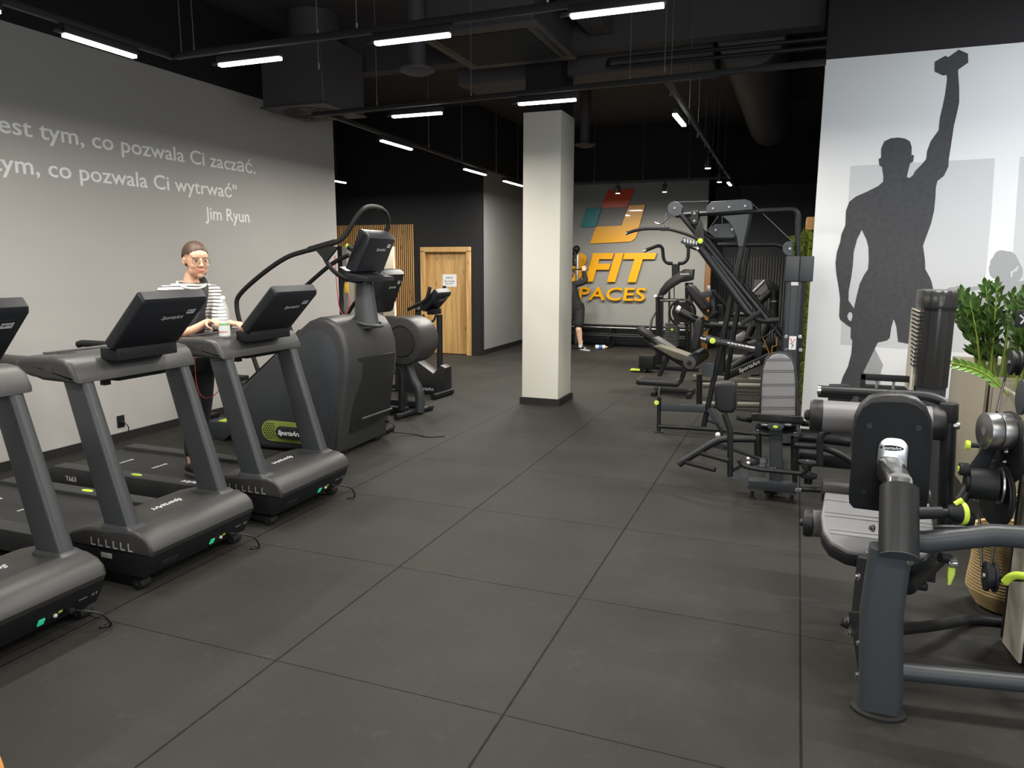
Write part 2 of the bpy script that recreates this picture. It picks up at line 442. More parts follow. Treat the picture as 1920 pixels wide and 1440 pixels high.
# column
b = MB().box((-3.19, 8.62, 0), (-2.71, 9.17, 3.55), 0.006)
struct(b.build('column', COLM))
struct(MB().box((-3.17, 8.64, 3.55), (-2.73, 9.15, ZC)).build('column_upper', BLACKW))
struct(MB().box((-3.215, 8.60, 0), (-2.685, 9.195, 0.085)).build('trim_1', SKIRT))
# lit room behind the niche
ROOM = mat('cream_room_paint', (0.62, 0.58, 0.50), 0.7)
b = MB().box((-10.9, 14.4, 0), (-6.9, 14.5, 2.8)).box((-11.0, YD + 0.2, 0), (-10.9, 14.5, 2.8)).box((-6.9, YD + 0.2, 0), (-6.8, 14.5, 2.8)).box((-11.0, YD + 0.2, 2.8), (-6.8, 14.5, 2.9)).box((NX0, YD, 0), (NX0 + .02, YD + .2, NZ1))
struct(b.build('wall_room_beyond', ROOM))
struct(MB().box((NX0, YD - 0.03, 0), (NX0 + 0.1, YD + 0.2, NZ1)).build('trim_2', mat('grey_metal_trim', (0.25, 0.25, 0.235), 0.5)))
t = MB()
for i in range(7):
    for j in range(2): t.box((-7.9 + 0.5 * j, 14.38, 0.7 + 0.11 * i), (-7.41 + 0.5 * j, 14.4, 0.8 + 0.11 * i), 0.004)
struct(t.build('trim_3', mat('grey_tile', (0.28, 0.29, 0.27), 0.35)))
# ============================================================ lighting tracks
ZL = 3.1
KL = 0.868      # plan scale of the lighting grid
def kp(c):
    c = Vector(c); return Vector((c.x * KL, c.y * KL, c.z))
DIFF = mat('lamp_diffuser', (0.9, 0.9, 0.88), 0.5, emit=(1.0, 0.955, 0.86), estr=LAMP_E)
TRK = mat('track_black', (0.010, 0.010, 0.011), 0.55)
WIRE = mat('suspension_wire', (0.16, 0.16, 0.17), 0.35, 0.6)
LR = 'linear lamps on the ceiling tracks'
def lin_lamp(c, axis, label, L=0.60, group=None, w=0.042, kw=1.0):
    c = kp(c); L *= .88; t = thing('linear_lamp', label, 'lamp', c, group)
    d = Vector((1, 0, 0)) if axis == 'X' else Vector((0, 1, 0)); n = Vector((0, 1, 0)) if axis == 'X' else Vector((1, 0, 0))
    a = c - d * L / 2; e = c + d * L / 2
    MB().box(a - n * w * 0.6 + Vector((0, 0, 0.014)), e + n * w * 0.6 + Vector((0, 0, 0.062)), 0.004).build('housing', TRK, t)
    MB().box(a + d * 0.012 - n * w / 2 - Vector((0, 0, 0.006)), e - d * 0.012 + n * w / 2 + Vector((0, 0, 0.014)), 0.005).build('diffuser', DIFF, t)
    ld = bpy.data.lights.new('lamp_light', 'AREA'); ld.shape = 'RECTANGLE'; ld.size = L - 0.03 if axis == 'X' else w; ld.size_y = w if axis == 'X' else L - 0.03
    ld.energy = LAMP_W * L / 0.6 * kw; ld.spread = math.radians(LAMP_SPREAD); ld.color = (1.0, 0.955, 0.87)
    lo = bpy.data.objects.new('lamp_light', ld); COL.objects.link(lo); lo.parent = t; lo.location = (0, 0, -0.008)
    MB().box(a - d * 0.05 - n * 0.012 + Vector((0, 0, 0.008)), a + n * 0.012 + Vector((0, 0, 0.03)), 0.003).build('end_cap', TRK, t)
    return t
def track(pts, label):
    o = MB()
    P = [kp(p) + Vector((0, 0, 0.082)) for p in pts]
    o.bar(P, 0.042, 0.040, 0.004, up=(0, 0, 1))
    tag(o.build('light_track', TRK), label, 'light track')
def wires(ps, labels):
    for (x, y), lb in zip(ps, labels):
        x *= KL; y *= KL
        o = MB().cyl((x, y, ZL + 0.11), (x, y, ZC), 0.0035, n=6).cyl((x, y, ZL + 0.1), (x, y, ZL + 0.14), 0.008, n=8).build('suspension_wire', WIRE)
        tag(o, lb, 'wire', 'suspension wires of the light tracks')
def spot(c, label, group, aim=None):
    c = kp(c); t = thing('track_spotlight', label, 'spotlight', c, group)
    MB().cyl(c + Vector((0, 0, 0.0)), c + Vector((0, 0, 0.13)), 0.042, n=20, bev=0.004).build('housing', TRK, t)
    MB().cyl(c + Vector((0, 0, 0.13)), c + Vector((0, 0, 0.21)), 0.012, n=10).box(c + Vector((-0.02, -0.05, 0.2)), c + Vector((0.02, 0.05, 0.225)), 0.004).build('adapter', TRK, t)
    MB().lathe([(0, 0.0), (0.036, 0.0), (0.036, -0.006), (0.0, -0.008)], c, 18).build('lens', mat('spot_lens', (0.9, 0.9, 0.9), 0.4, emit=(1, 0.93, 0.82), estr=SPOT_E), t)
    ld = bpy.data.lights.new('spot_light', 'SPOT'); ld.energy = SPOT_W; ld.spot_size = math.radians(92); ld.spot_blend = 0.8; ld.shadow_soft_size = 0.03; ld.color = (1.0, 0.93, 0.8)
    lo = bpy.data.objects.new('spot_light', ld); COL.objects.link(lo); lo.parent = t; lo.location = (0, 0, -0.012)
    if aim: lo.rotation_euler = Vector(aim).to_track_quat('-Z', 'Y').to_euler()
    return t
X1 = -4.77; Y1 = 4.80; Y2 = 7.10; XR = -1.27; X2 = -5.12; Y3 = 15.0
track([(X1, -3.5, ZL), (X1, Y1, ZL)], 'black ceiling track running beside the lettered grey wall')
track([(X1 + 0.037, Y1, ZL), (3.6, Y1 - 0.08, ZL)], 'black ceiling track crossing nearest the camera, with the longest lit lamp')
track([(-5.15, Y2 + 0.06, ZL), (0.11, Y2 - 0.3, ZL)], 'black ceiling track crossing just in front of the cream column')
track([(-4.98, Y2 + .10, ZL), (-5.56, 17.6, ZL)], 'black ceiling track receding left of the column towards the door wall')
track([(XR + 0.07, Y2 - 0.155, ZL), (XR - 0.12, 18.6, ZL)], 'black ceiling track receding above the lat pulldown tower')
track([(-5.36, Y3, ZL), (-1.39, Y3, ZL)], 'black ceiling track in front of the sign with parallelograms')
track([(-8.2, 11.2, ZL), (-8.5, 12.7, ZL)], 'short black ceiling track above the wood slat wall')
track([(-9.5, 12.57, ZL - .02), (-8.54, 12.57, ZL - .02)], 'short black ceiling track set crosswise beyond the end of the grey wall')
lin_lamp((X1 - 0.01, 4.15, ZL), 'Y', 'linear lamp over the first words of the wall lettering, bright diffuser')
lin_lamp((X1 + 0.03, 3.1, ZL), 'Y', 'linear lamp cut by the top left corner of the photo')
lin_lamp((-4.06, 4.86, ZL), 'X', 'linear lamp left of the hanging air duct box, first along the near crossing track')
lin_lamp((-2.60, 4.79, ZL), 'X', 'linear lamp in front of the ceiling air conditioner, middle of the near crossing track')
lin_lamp((-1.14, 4.72, ZL), 'X', 'linear lamp at the top edge of the photo, right of the air conditioner')
lin_lamp((-3.84, 7.15, ZL), 'X', 'linear lamp on the second crossing track, left of the column top')
lin_lamp((-2.36, 7.03, ZL), 'X', 'linear lamp directly above the top of the cream column')
lin_lamp((-5.06, 8.85, ZL), 'Y', 'linear lamp nearest the air duct on the track receding left of the column', L=0.8)
lin_lamp((-5.28, 11.9, ZL), 'Y', 'linear lamp second along the track receding left of the column', L=0.9)
lin_lamp((-5.33, 13.85, ZL), 'Y', 'linear lamp touching the left edge of the column, farthest on its track', L=1.0)
lin_lamp((-8.38, 12.2, ZL), 'Y', 'linear lamp above the wood slat wall pointing away', L=0.85)
lin_lamp((-9.0, 12.55, ZL - 0.02), 'X', 'linear lamp beside the end of the grey wall, level and crosswise', L=0.6)
lin_lamp((-1.30, 8.4, ZL), 'Y', 'linear lamp right of the column on the track above the lat pulldown', L=0.7)
lin_lamp((-1.36, 15.35, ZL), 'Y', 'linear lamp farthest away, above the lat pulldown and beside the sign wall', L=0.6)
track([(-4.2, 11.9, ZL), (-3.68, 11.9, ZL)], 'short black ceiling track for the added lamp behind the column')
track([(-4.85, 13.9, ZL), (-4.3, 13.9, ZL)], 'short black ceiling track for the added lamp behind the column, nearer the sign')
lin_lamp((-3.93, 11.9, ZL), 'X', 'unseen linear lamp added behind the cream column to light the far floor', L=.4, kw=3.0)  # unseen lamp added to brighten the floor beyond the column
lin_lamp((-4.57, 13.9, ZL), 'X', 'unseen linear lamp added behind the column, nearer the sign', L=.4, kw=3.0)  # second added lamp, hidden, lifts the back area
for x, y, ax in ((0.6, 4.72, 'X'), (2.1, 4.70, 'X'), (2.5, 6.4, 'X'), (-4.74, 1.4, 'Y'), (-4.74, -0.6, 'Y'), (-3.2, 1.6, 'X'), (-1.2, 1.6, 'X'), (0.9, 1.6, 'X'), (2.7, 1.6, 'X'), (-2.4, -1.2, 'X'), (0.6, -1.2, 'X')):  # extra lamps out of view, added to raise the room's brightness
    lin_lamp((x, y, ZL), ax, 'unseen linear lamp added to the ceiling grid to brighten the room', group='added lamps out of view', kw=1.5 if x > 0.3 and y > 4 else 1.0)
spot((XR - 0.09, 11.7, ZL - 0.1), 'black track spotlight nearest the lit lamp, above the lat pulldown bar', 'track spotlights')
spot((XR - 0.12, 13.75, ZL - 0.1), 'black track spotlight farther along, just before the farthest lamp', 'track spotlights')
spot((-3.5, Y3, ZL - 0.12), 'black track spotlight hanging in front of the orange parallelogram', 'track spotlights', (0, 1.0, -1))
spot((-2.56, Y3, ZL - 0.12), 'black track spotlight hanging right of the yellow parallelogram', 'track spotlights', (0, 1.0, -1))
WP = [((x, y)) for x, y in ((-3.95, 11.9), (-4.58, 13.9), (-8.3, 11.7), (-8.44, 12.4), (-9.2, 12.57), (X1, 4.9), (-4.6, 4.86), (-3.95, 5.6), (-3.4, 4.82), (-3.05, 4.8), (-4.3, 7.12), (-3.2, 7.12), (-1.6, 4.75), (-1.55, 7.0), (-1.19, 6.75), (-1.29, 7.7), (-1.33, 9.3), (-1.35, 10.3), (-1.36, 11.2), (-1.38, 12.4), (-1.39, 13.2), (-1.4, 14.6), (-5.13, 9.9), (-5.205, 11.2), (-5.30, 12.9), (-5.37, 14.2), (-4.0, Y3), (-3.0, Y3), (-2.1, Y3))]
wires(WP, ['thin steel wire holding a black light track under the ceiling'] * len(WP))
t = thing('added_panel_lamp', 'unseen ceiling panel lamp added to brighten the top of the mural', 'lamp', (2.6, 5.9, 4.3))  # added out of view to lift the mural's upper part
MB().box((2.0, 5.6, 4.28), (3.2, 6.2, 4.34), .006, 1).cyl((2.6, 5.9, 4.34), (2.6, 5.9, ZC), .02, n=10).build('lamp_body', TRK, t)
MB().box((2.03, 5.63, 4.27), (3.17, 6.17, 4.282)).build('diffuser', mat('added_panel_diffuser', (.9, .9, .9), .5, emit=(.86, .95, 1.0), estr=5.0), t)
ld = bpy.data.lights.new('lamp_light', 'AREA'); ld.shape = 'RECTANGLE'; ld.size = 1.1; ld.size_y = .5; ld.energy = PANEL_W; ld.color = (.88, .96, 1.0)
lo = bpy.data.objects.new('lamp_light', ld); COL.objects.link(lo); lo.parent = t; lo.location = (0, 0, -.035)
# ============================================================ cardio machines on the left
BELTM = mat('running_belt', (0.020, 0.020, 0.021), 0.55, bump=0.4, bscale=900)
RAILM = mat('treadmill_rail', (0.029, 0.030, 0.032), 0.5, noise=0.25, nscale=14, bump=0.4, bscale=350)
GLASS_D = mat('dark_display', (0.008, 0.009, 0.012), 0.12)
UPR = mat('treadmill_upright', (0.044, 0.047, 0.050), 0.42, bump=0.1, bscale=900)
GREENSW = mat('green_switch', (0.02, 0.30, 0.16), 0.35, emit=(0.05, 0.8, 0.4), estr=0.35)
REDC = mat('red_cord', (0.42, 0.02, 0.03), 0.5)
STICK = mat('pale_sticker', (0.55, 0.56, 0.58), 0.5)
STICKD = mat('sticker_print', (0.12, 0.12, 0.14), 0.5)

def console_screen(root, yc, bx, bz, tx, tz, w=0.46, th=0.078, logo=True, ribs=True):
    """slab leaning towards +X; (bx,bz) lower rear edge, (tx,tz) upper rear edge"""
    up = Vector((tx - bx, 0, tz - bz)).normalized(); out = Vector((up.z, 0, -up.x))
    L = math.hypot(tx - bx, tz - bz); y0, y1 = yc - w / 2, yc + w / 2
    B = Vector((bx, y0, bz)); I = -out * th
    poly = [B + up * 0.03, B + up * (L - 0.02), B + up * (L + 0.005) + I * 0.25, B + up * (L + 0.012) + I * 0.9, B + up * L + I, B + I, B + I * 0.2]
    casing = MB().prism(poly, (0, w, 0), bev=0.018, seg=3).build('screen_casing', SCREENM, root)
    q = B + I + up * 0.03 - out * 0.002
    MB().prism([q + Vector((0, 0.03, 0)), q + Vector((0, w - 0.03, 0)), q + Vector((0, w - 0.03, 0)) + up * (L - 0.06), q + Vector((0, 0.03, 0)) + up * (L - 0.06)], -out * 0.002).build('display', GLASS_D, root)
    mid = Vector((bx, yc, bz))
    if ribs:
        r = MB()
        for k in (0.06, 0.075, 0.09):
            o = mid + up * (L - k); r.cyl(o - Vector((0, w * 0.37, 0)), o + Vector((0, w * 0.37, 0)), 0.0025, n=6)
        r.build('vent_rib', SCREENM, casing)
    if logo:
        MB().text('SportsArt', mid + up * L * 0.62 + Vector((0, -0.035, 0)) + out * 0.0005, (0, 1, 0), up, w=0.155, depth=0.0015, shear=0.25, bold=0.012).build('maker_logo', SILVER, casing)
        o = mid + up * L * 0.76 + Vector((0, w * 0.33, 0)) + out * 0.0005; a = Vector((0, 0.028, 0)); c = up * 0.018
        MB().prism([o - a - c, o + a - c, o + a + c, o - a + c], out * 0.001).prism([o - a * 0.7 - c * 0.3 + out * 0.0012, o - a * 0.1 - c * 0.3 + out * 0.0012, o - a * 0.1 + c * 0.4 + out * 0.0012, o - a * 0.7 + c * 0.4 + out * 0.0012], out * 0.0004, mi=1).prism([o + a * 0.3 - c * 0.1 + out * 0.0012, o + a * 0.7 - c * 0.1 + out * 0.0012, o + a * 0.7 + c * 0.4 + out * 0.0012, o + a * 0.3 + c * 0.4 + out * 0.0012], out * 0.0004, mi=1).build('sticker', [STICK, STICKD], casing)
    return casing

def treadmill():
    yc = 3.16; N, F = 2.755, 3.565
    t = thing('treadmill', '', 'treadmill', (-4.2, yc, 0), 'treadmills facing away from the grey wall')
    # motor hood
    top = [(-3.138, .215), (-3.122, .245), (-3.135, .29), (-3.175, .325), (-3.24, .345), (-3.33, .347), (-3.60, .325), (-3.72, .290), (-3.80, .215)]
    h = MB().prism([(x, N, z) for x, z in top], (0, F - N, 0), bev=0.022, seg=3).build('hood', HOOD, t)
    low = [(-3.140, .217), (-3.150, .180), (-3.205, .085), (-3.74, .085), (-3.80, .217)]
    lo = MB().prism([(x, N + 0.006, z) for x, z in low], (0, F - N - 0.012, 0), bev=0.012).build('hood_base', BLACK, t)
    v = MB()
    for k in range(6):
        x = -3.56 + 0.055 * k
        v.box((x, N - 0.003, 0.235), (x + 0.006, N + 0.004, 0.275)).box((x, N - 0.003, 0.232), (x + 0.03, N + 0.004, 0.238))
    v.build('vent_slots', SILVER, h)
    MB().box((-3.50, N - 0.002 + 0.006, 0.165), (-3.42, N + 0.01, 0.195), 0.002).build('rating_plate', SILVER, lo)
    MB().text('SportsArt', (-3.47, 3.30, 0.340), (0, -1, 0), (1, 0, -0.08), w=0.22, depth=0.003, shear=0.25, bold=0.012).build('maker_logo', LOGOW, h)
    b = MB(); P = [(-3.44 + 0.055 * math.cos(a) , 3.19 + (0.15 if math.cos(a * 1 - PI / 2) > 0 else -0.15) + 0.03 * math.sin(a), 0.3385) for a in [k * PI / 8 for k in range(17)]]
    # mains panel on the front of the base, sloped inwards
    nrm = Vector((0.87, 0, -0.5)); dn = Vector((-0.5, 0, -0.87)); o = Vector((-3.152, 0, .175))
    def fp(y, d, e=0.0): return o + Vector((0, y, 0)) + dn * d + nrm * e
    def plate(mb, y0, y1, d0, d1, e0=-0.004, e1=0.004, bev=0.0, mi=0):
        mb.prism([fp(y0, d0, e0), fp(y1, d0, e0), fp(y1, d1, e0), fp(y0, d1, e0)], nrm * (e1 - e0), bev=bev, mi=mi)
    m = MB(); plate(m, 3.22, 3.40, 0.030, 0.075, e1=0.002); m.build('power_panel', BLACK, lo)
    m = MB(); plate(m, 3.225, 3.255, 0.035, 0.07, e1=0.008, bev=0.002); m.build('power_switch', GREENSW, lo)
    m = MB().cyl(fp(3.28, 0.052, 0.0), fp(3.28, 0.052, 0.008), 0.010, n=14); m.build('fuse', BLACK, lo)
    m = MB().sphere(fp(3.31, 0.052, 0.005), 0.011, n=12); m.build('breaker_button', mat('white_button', (0.6, 0.55, 0.5), 0.3), lo)
    m = MB(); plate(m, 3.325, 3.345, 0.036, 0.05, e1=0.004); m.build('fuse_label', LIME, lo)
    m = MB(); plate(m, 2.86, 2.98, 0.03, 0.075, e1=0.0015, bev=0.001); m.build('access_cover', mat('cover_black', (0.018, 0.018, 0.019), 0.4), lo)
    m = MB().text('C E', fp(3.50, 0.035, 0.001), (0, 1, 0), -dn, w=0.03, depth=0.001).text('SportsArt', fp(3.43, 0.03, 0.001), (0, 1, 0), -dn, w=0.045, depth=0.001)
    m.build('approval_marks', SILVER, lo)
    m = MB().box((-3.19, 3.36, 0.115), (-3.135, 3.385, 0.14), 0.006)
    m.tube(smooth_path([(-3.14, 3.372, .128), (-3.09, 3.39, .13), (-3.04, 3.44, .10), (-3.035, 3.48, .04), (-3.06, 3.50, .007), (-3.09, 3.47, .007), (-3.10, 3.52, .007)], 6), 0.0055, n=8)
    m.build('power_cord', CABLE, t)
    # lift arms and wheels
    for y in (N + 0.06, F - 0.04):
        m = MB().bar([(-3.78, y, .085), (-3.28, y, .034)], 0.045, 0.05, 0.008).build('lift_arm', BLACK, t)
        MB().cyl((-3.27, y - 0.035, .032), (-3.27, y + 0.035, .032), 0.031, n=18, bev=0.004).cyl((-3.27, y - 0.05, .032), (-3.27, y + 0.05, .032), 0.008, n=8).build('wheel', RUBBER, m)
    # deck, rails, belt
    MB().box((-5.36, N + 0.05, .07), (-3.74, F - 0.05, .165), 0.01).build('deck', BLACK, t)
    MB().box((-5.33, N + 0.13, .165), (-3.72, F - 0.13, .185), 0.008).build('belt', BELTM, t)
    for y0, y1, s in ((N + 0.015, N + 0.135, -1), (F - 0.135, F - 0.015, 1)):
        r = MB().prism([(-5.38, y0, .075), (-3.70, y0, .075), (-3.70, y0, .212), (-5.30, y0, .212), (-5.38, y0, .17)], (0, y1 - y0, 0), bev=0.012).build('side_rail', RAILM, t)
        yc_ = (y0 + y1) / 2
        MB().lathe([(0, 0), (0.02, 0), (0.018, 0.004), (0, 0.004)], (-4.5, yc_, .212), 16, M=Matrix.Diagonal((2.6, 1, 1, 1))).build('foot_marker', LIME, r)
        if s < 0:
            MB().text('T663', (-5.17, y0 - 0.0005, .11), (1, 0, 0), (0, 0, 1), w=0.11, depth=0.001).build('model_mark', WHITE, r)
            MB().text('SportsArt', (-3.80, yc_ + 0.025, .2123), (-1, 0, 0), (0, -1, 0), w=0.27, depth=0.001, shear=0.25, bold=0.02).build('maker_logo', LOGOW, r)
    mk = MB()
    for x in (-4.98, -4.62):
        mk.text('SportsArt', (x, 3.22, .1852), (0, -1, 0), (1, 0, 0), w=0.15, depth=0.0008, shear=0.25, bold=0.03)
    mk.build('belt_marking', LOGOW, t)
    m = MB().cyl((-5.37, N + 0.03, .115), (-5.37, F - 0.03, .115), 0.055, n=18, bev=0.01).box((-5.40, N + 0.03, 0.0), (-5.30, N + 0.09, .08)).box((-5.40, F - 0.09, 0.0), (-5.30, F - 0.03, .08)); m.build('rear_roller_cover', BLACK, t)
    # uprights
    for y in (N + 0.065, F - 0.065):
        u = MB().loft([[Vector((x + a, y + b_, z)) for a, b_ in rrect(w, d, 0.026)] for x, z, w, d in ((-3.385, .325, .195, .085), (-3.50, .72, .175, .082), (-3.63, 1.16, .160, .08))]).build('upright', UPR, t)
        MB().loft([[Vector((x + a, y + b_, z)) for a, b_ in rrect(w, d, 0.03)] for x, z, w, d in ((-3.378, .318, .235, .12), (-3.380, .345, .235, .12), (-3.388, .358, .21, .10))]).build('upright_collar', UPR, u)
    # dashboard with its two arms
    prof = [(-3.535, 1.135), (-3.540, 1.165), (-3.575, 1.235), (-3.615, 1.262), (-3.70, 1.272), (-3.95, 1.262), (-4.00, 1.235), (-3.99, 1.19), (-3.80, 1.140)]
    d = MB().prism([(x, N - 0.02, z) for x, z in prof], (0, F - N + 0.04, 0), bev=0.03, seg=3).build('dashboard', HOOD, t)
    for y in (N + 0.035, F - 0.035):
        s = [(-3.70, 1.20, .115, .130), (-3.90, 1.205, .100, .112), (-4.05, 1.222, .075, .075), (-4.22, 1.235, .060, .055)]
        a = MB().loft([[Vector((x, y + p, z + q)) for p, q in rrect(w, hh, min(w, hh) * 0.42)] for x, z, w, hh in s]).build('arm', HOOD, t)
        MB().tube([(-4.20, y, 1.235), (-4.46, y, 1.235), (-4.50, y, 1.225)], 0.024, n=14).build('hand_grip', RUBBER, a)
    MB().lathe([(0, 0.0), (.045, 0.0), (.045, 0.003), (0, 0.003)], (-3.83, N + 0.17, 1.2665), 24).lathe([(0, 0.0), (.045, 0.0), (.045, 0.003), (0, 0.003)], (-3.83, F - 0.12, 1.2665), 24).build('cup_holder', mat('cup_well', (0.004, 0.004, 0.006), 0.5), d)
    MB().box((-3.93, N + 0.10, 1.266), (-3.90, F - 0.1, 1.276), 0.003).build('control_strip', STEEL, d)
    MB().box((-3.86, 3.05, 1.10), (-3.60, 3.40, 1.142), 0.012).box((-3.66, 2.98, 1.085), (-3.62, 3.02, 1.14), 0.004).build('underside_box', BLACK, d)
    MB().box((-3.60, 2.95, 1.235), (-3.475, 3.375, 1.305), 0.006).cyl((-3.478, 2.99, 1.27), (-3.471, 2.99, 1.27), 0.005, n=8).cyl((-3.478, 3.33, 1.27), (-3.471, 3.33, 1.27), 0.005, n=8).build('screen_mount', BLACK, t)
    console_screen(t, 3.155, -3.488, 1.285, -3.215, 1.562)
    return t
T2 = treadmill()
T2['label'] = 'middle black treadmill with an empty belt, its console just left of the woman'
T1 = dup(T2, (-4.2, 3.16 - 1.075, 0), 'nearest black treadmill, cut off by the left edge of the photo')
T3 = dup(T2, (-4.2, 3.16 + 1.07, 0), 'black treadmill the woman stands on, with a water bottle on its dashboard')
c = smooth_path([(-3.72, 4.10, 1.14), (-3.74, 4.08, 1.0), (-3.80, 4.02, 0.86), (-3.90, 4.00, 0.82), (-4.0, 4.04, 0.90), (-4.06, 4.10, 1.08), (-4.08, 4.14, 1.17)], 6)
MB().tube(c, 0.0028, n=6).build('safety_cord', REDC, T3, label='red safety cord')
# bottle
c = on(422, 634, Y=3.95); c.z = 1.2685
t = thing('water_bottle', 'clear plastic water bottle with green and white label on the treadmill dashboard', 'bottle', c)
PETM = mat('clear_plastic', (0.82, 0.84, 0.85), 0.08, spec=0.7, alpha=0.28)
prof = [(0, 0), (.028, 0), (.035, .008), (.0355, .05), (.0355, .10), (.033, .115), (.031, .125), (.034, .14), (.037, .16), (.036, .18), (.028, .21), (.018, .24), (.013, .252), (.013, .262), (0, .262)]
MB().lathe(prof, c, 28).build('bottle_body', PETM, t)
lb = MB().lathe([(.0362, .012), (.0364, .014), (.0364, .096), (.0362, .098), (.0356, .098), (.0356, .012), (.0362, .012)], c, 32).build('label', mat('bottle_label', (0.72, 0.75, 0.72), 0.4), t)
MB().lathe([(.0367, .083), (.0369, .085), (.0369, .094), (.0367, .096), (.036, .096), (.036, .083), (.0367, .083)], c, 32).build('green_band', mat('label_green', (0.24, 0.50, 0.16), 0.4), lb)
g = MB(); bod = 'Muszynianka'
tm = MB().text(bod, (0, 0, 0), (1, 0, 0), (0, 0, 1), w=0.085, depth=0.0006, bold=0.02)
for vtx in tm.bm.verts:      # wrap the word round the label
    ang = -math.radians(150) + vtx.co.x / 0.0367; r = 0.0366 - vtx.co.y
    vtx.co = Vector((c.x + r * math.cos(ang), c.y + r * math.sin(ang), c.z + 0.035 + vtx.co.z))
tm.build('label_word', mat('label_red', (0.62, 0.04, 0.06), 0.4), lb)
MB().lathe([(0, .281), (.0145, .281), (.0155, .279), (.0155, .258), (0, .258)], c, 24).build('cap', mat('white_cap', (0.85, 0.85, 0.86), 0.35), t)
# crumpled paper towel behind the third console
o = on(606, 622, Y=4.62); tw = bmesh.new(); bmesh.ops.create_icosphere(tw, subdivisions=3, radius=0.05)
rr = random.Random(3)
for v in tw.verts:
    n = v.co.normalized(); k = 1 + 0.25 * math.sin(9 * n.x + 3 * n.z) * math.cos(7 * n.y) + rr.uniform(-.08, .08)
    v.co = Vector((v.co.x * k, v.co.y * k * .9, v.co.z * k * 1.0))
b = MB(); b._merge(tw, Matrix.Translation((-3.72, 4.60, 1.325)))
tag(b.build('paper_towel', mat('paper_white', (0.72, 0.72, 0.72), 0.8), sharp=180), 'crumpled white paper towel lying behind the third treadmill console', 'towel')
# wall socket with plug
p = on(226, 790, X=XL)
t = thing('wall_socket', 'black wall socket low on the grey wall behind the treadmills', 'socket', (XL, p.y, p.z))
MB().box((XL, p.y - .042, p.z - .06), (XL + .01, p.y + .042, p.z + .06), .003).build('face_plate', BLACK, t)
MB().cyl((XL + .008, p.y, p.z), (XL + .012, p.y, p.z), .028, n=20).build('socket_well', RUBBER, t)
pl = MB().cyl((XL + .012, p.y, p.z), (XL + .05, p.y, p.z - .01), .018, r2=.011, n=14).tube(smooth_path([(XL + .045, p.y, p.z - .01), (XL + .075, p.y + .02, p.z - .05), (XL + .06, p.y + .02, p.z - .12), (XL + .05, p.y - .06, .02), (XL + .07, p.y - .2, .008), (XL + .3, p.y - .5, .008)], 6), .005, n=8)
tag(pl.build('power_plug', CABLE), 'black plug and cord hanging from the low wall socket', 'plug')
# lettering on the grey wall
TXT = mat('wall_lettering_white', (0.86, 0.86, 0.85), 0.6)
t = thing('wall_lettering', 'white Polish quotation with a runner named beneath, lettered on the grey wall', 'lettering', (XL, 5.6, 2.6))
def text_w(s, h):
    """width of a string at cap height h"""
    q = MB().text(s, (0, 0, 0), (1, 0, 0), (0, 0, 1), h=h, depth=.001, bold=.008); xs = [v.co.x for v in q.bm.verts]; q.bm.free(); return max(xs) - min(xs)
def line(full, part, yr, z, yl, h):
    """right end at yr; the words of `part` (the visible end of the line) begin at yl"""
    k = (yr - yl) / text_w(part, h); W_ = text_w(full, h); pos = 0
    for wd in full.split(' '):
        pos = full.index(wd, pos); y = yr - (W_ - (text_w(full[:pos + len(wd)], h) - text_w(wd, h))) * k; pos += len(wd)
        MB().text(wd, (XL, y, z), (0, 1, 0), (0, 0, 1), w=text_w(wd, h) * k, h=h, depth=.004, bold=.008).build('word', TXT, t)
line('Motywacja jest tym, co pozwala Ci zacząć.', 'tym, co pozwala Ci zacząć.', 7.463, 2.835, 4.71, 0.150)
line('Nawyk jest tym, co pozwala Ci wytrwać"', 'co pozwala Ci wytrwać"', 7.12, 2.52, 4.76, 0.150)
line('Jim Ryun', 'Jim Ryun', 7.31, 2.247, 6.595, 0.145)
# ============================================================ stair climber, elliptical trainer, upright bike
YN = 5.5; YF = 6.38
SIDEB = mat('blue_grey_side_panel', (0.034, 0.038, 0.044), 0.45, bump=0.1, bscale=900)
t = thing('stair_climber', 'tall charcoal stair climber with looping handrails and a green vented badge plate on its side', 'stair climber', (-4.2, 5.95, 0))
prof = ony([(455, 838), (632, 850), (641, 780), (650, 715), (652, 690), (649, 655), (640, 625), (628, 606), (612, 597), (596, 595), (578, 602), (560, 618), (540, 640), (515, 664), (480, 699), (458, 720), (440, 738), (432, 790)], YN)
body = MB().prism(prof, (0, YF - YN, 0), bev=0.045, seg=3).build('body_shell', mat('climber_shell', (0.036, 0.036, 0.037), 0.45, bump=0.1, bscale=700), t)
inner = ony([(462, 830), (610, 842), (626, 790), (634, 730), (637, 685), (632, 655), (620, 632), (606, 620), (592, 617), (574, 622), (556, 636), (520, 672), (480, 712), (462, 730)], YN)
MB().prism(inner, (0, -0.003, 0), bev=0.002).build('side_panel', SIDEB, t)
# stair edge strip along the slope, pedals
MB().prism(ony([(470, 722), (545, 650), (572, 626), (560, 618), (540, 640), (458, 718)], YN + 0.03), (0, YF - YN - 0.06, 0)).build('slope_cover', BLACK, t)
for y, px, py in ((YN + 0.12, 395, 795), (YF - 0.3, 452, 722)):
    q = on(px, py, Y=y)
    pd = MB().prism([q + Vector((-.26, 0, .03)), q + Vector((.30, 0, .03)), q + Vector((.34, 0, -.02)), q + Vector((.15, 0, -.16)), q + Vector((-.05, 0, -.10)), q + Vector((-.26, 0, .0))], (0, 0.2, 0), bev=0.012).build('pedal', SIDEB, t)
    MB().box(q + Vector((.08, .02, .028)), q + Vector((.17, .16, .040)), .005).build('pedal_edge', LIME, pd)
    MB().box(q + Vector((-.27, 0, .03)), q + Vector((-.06, .2, .075)), .012).build('heel_stop', BLACK, pd)
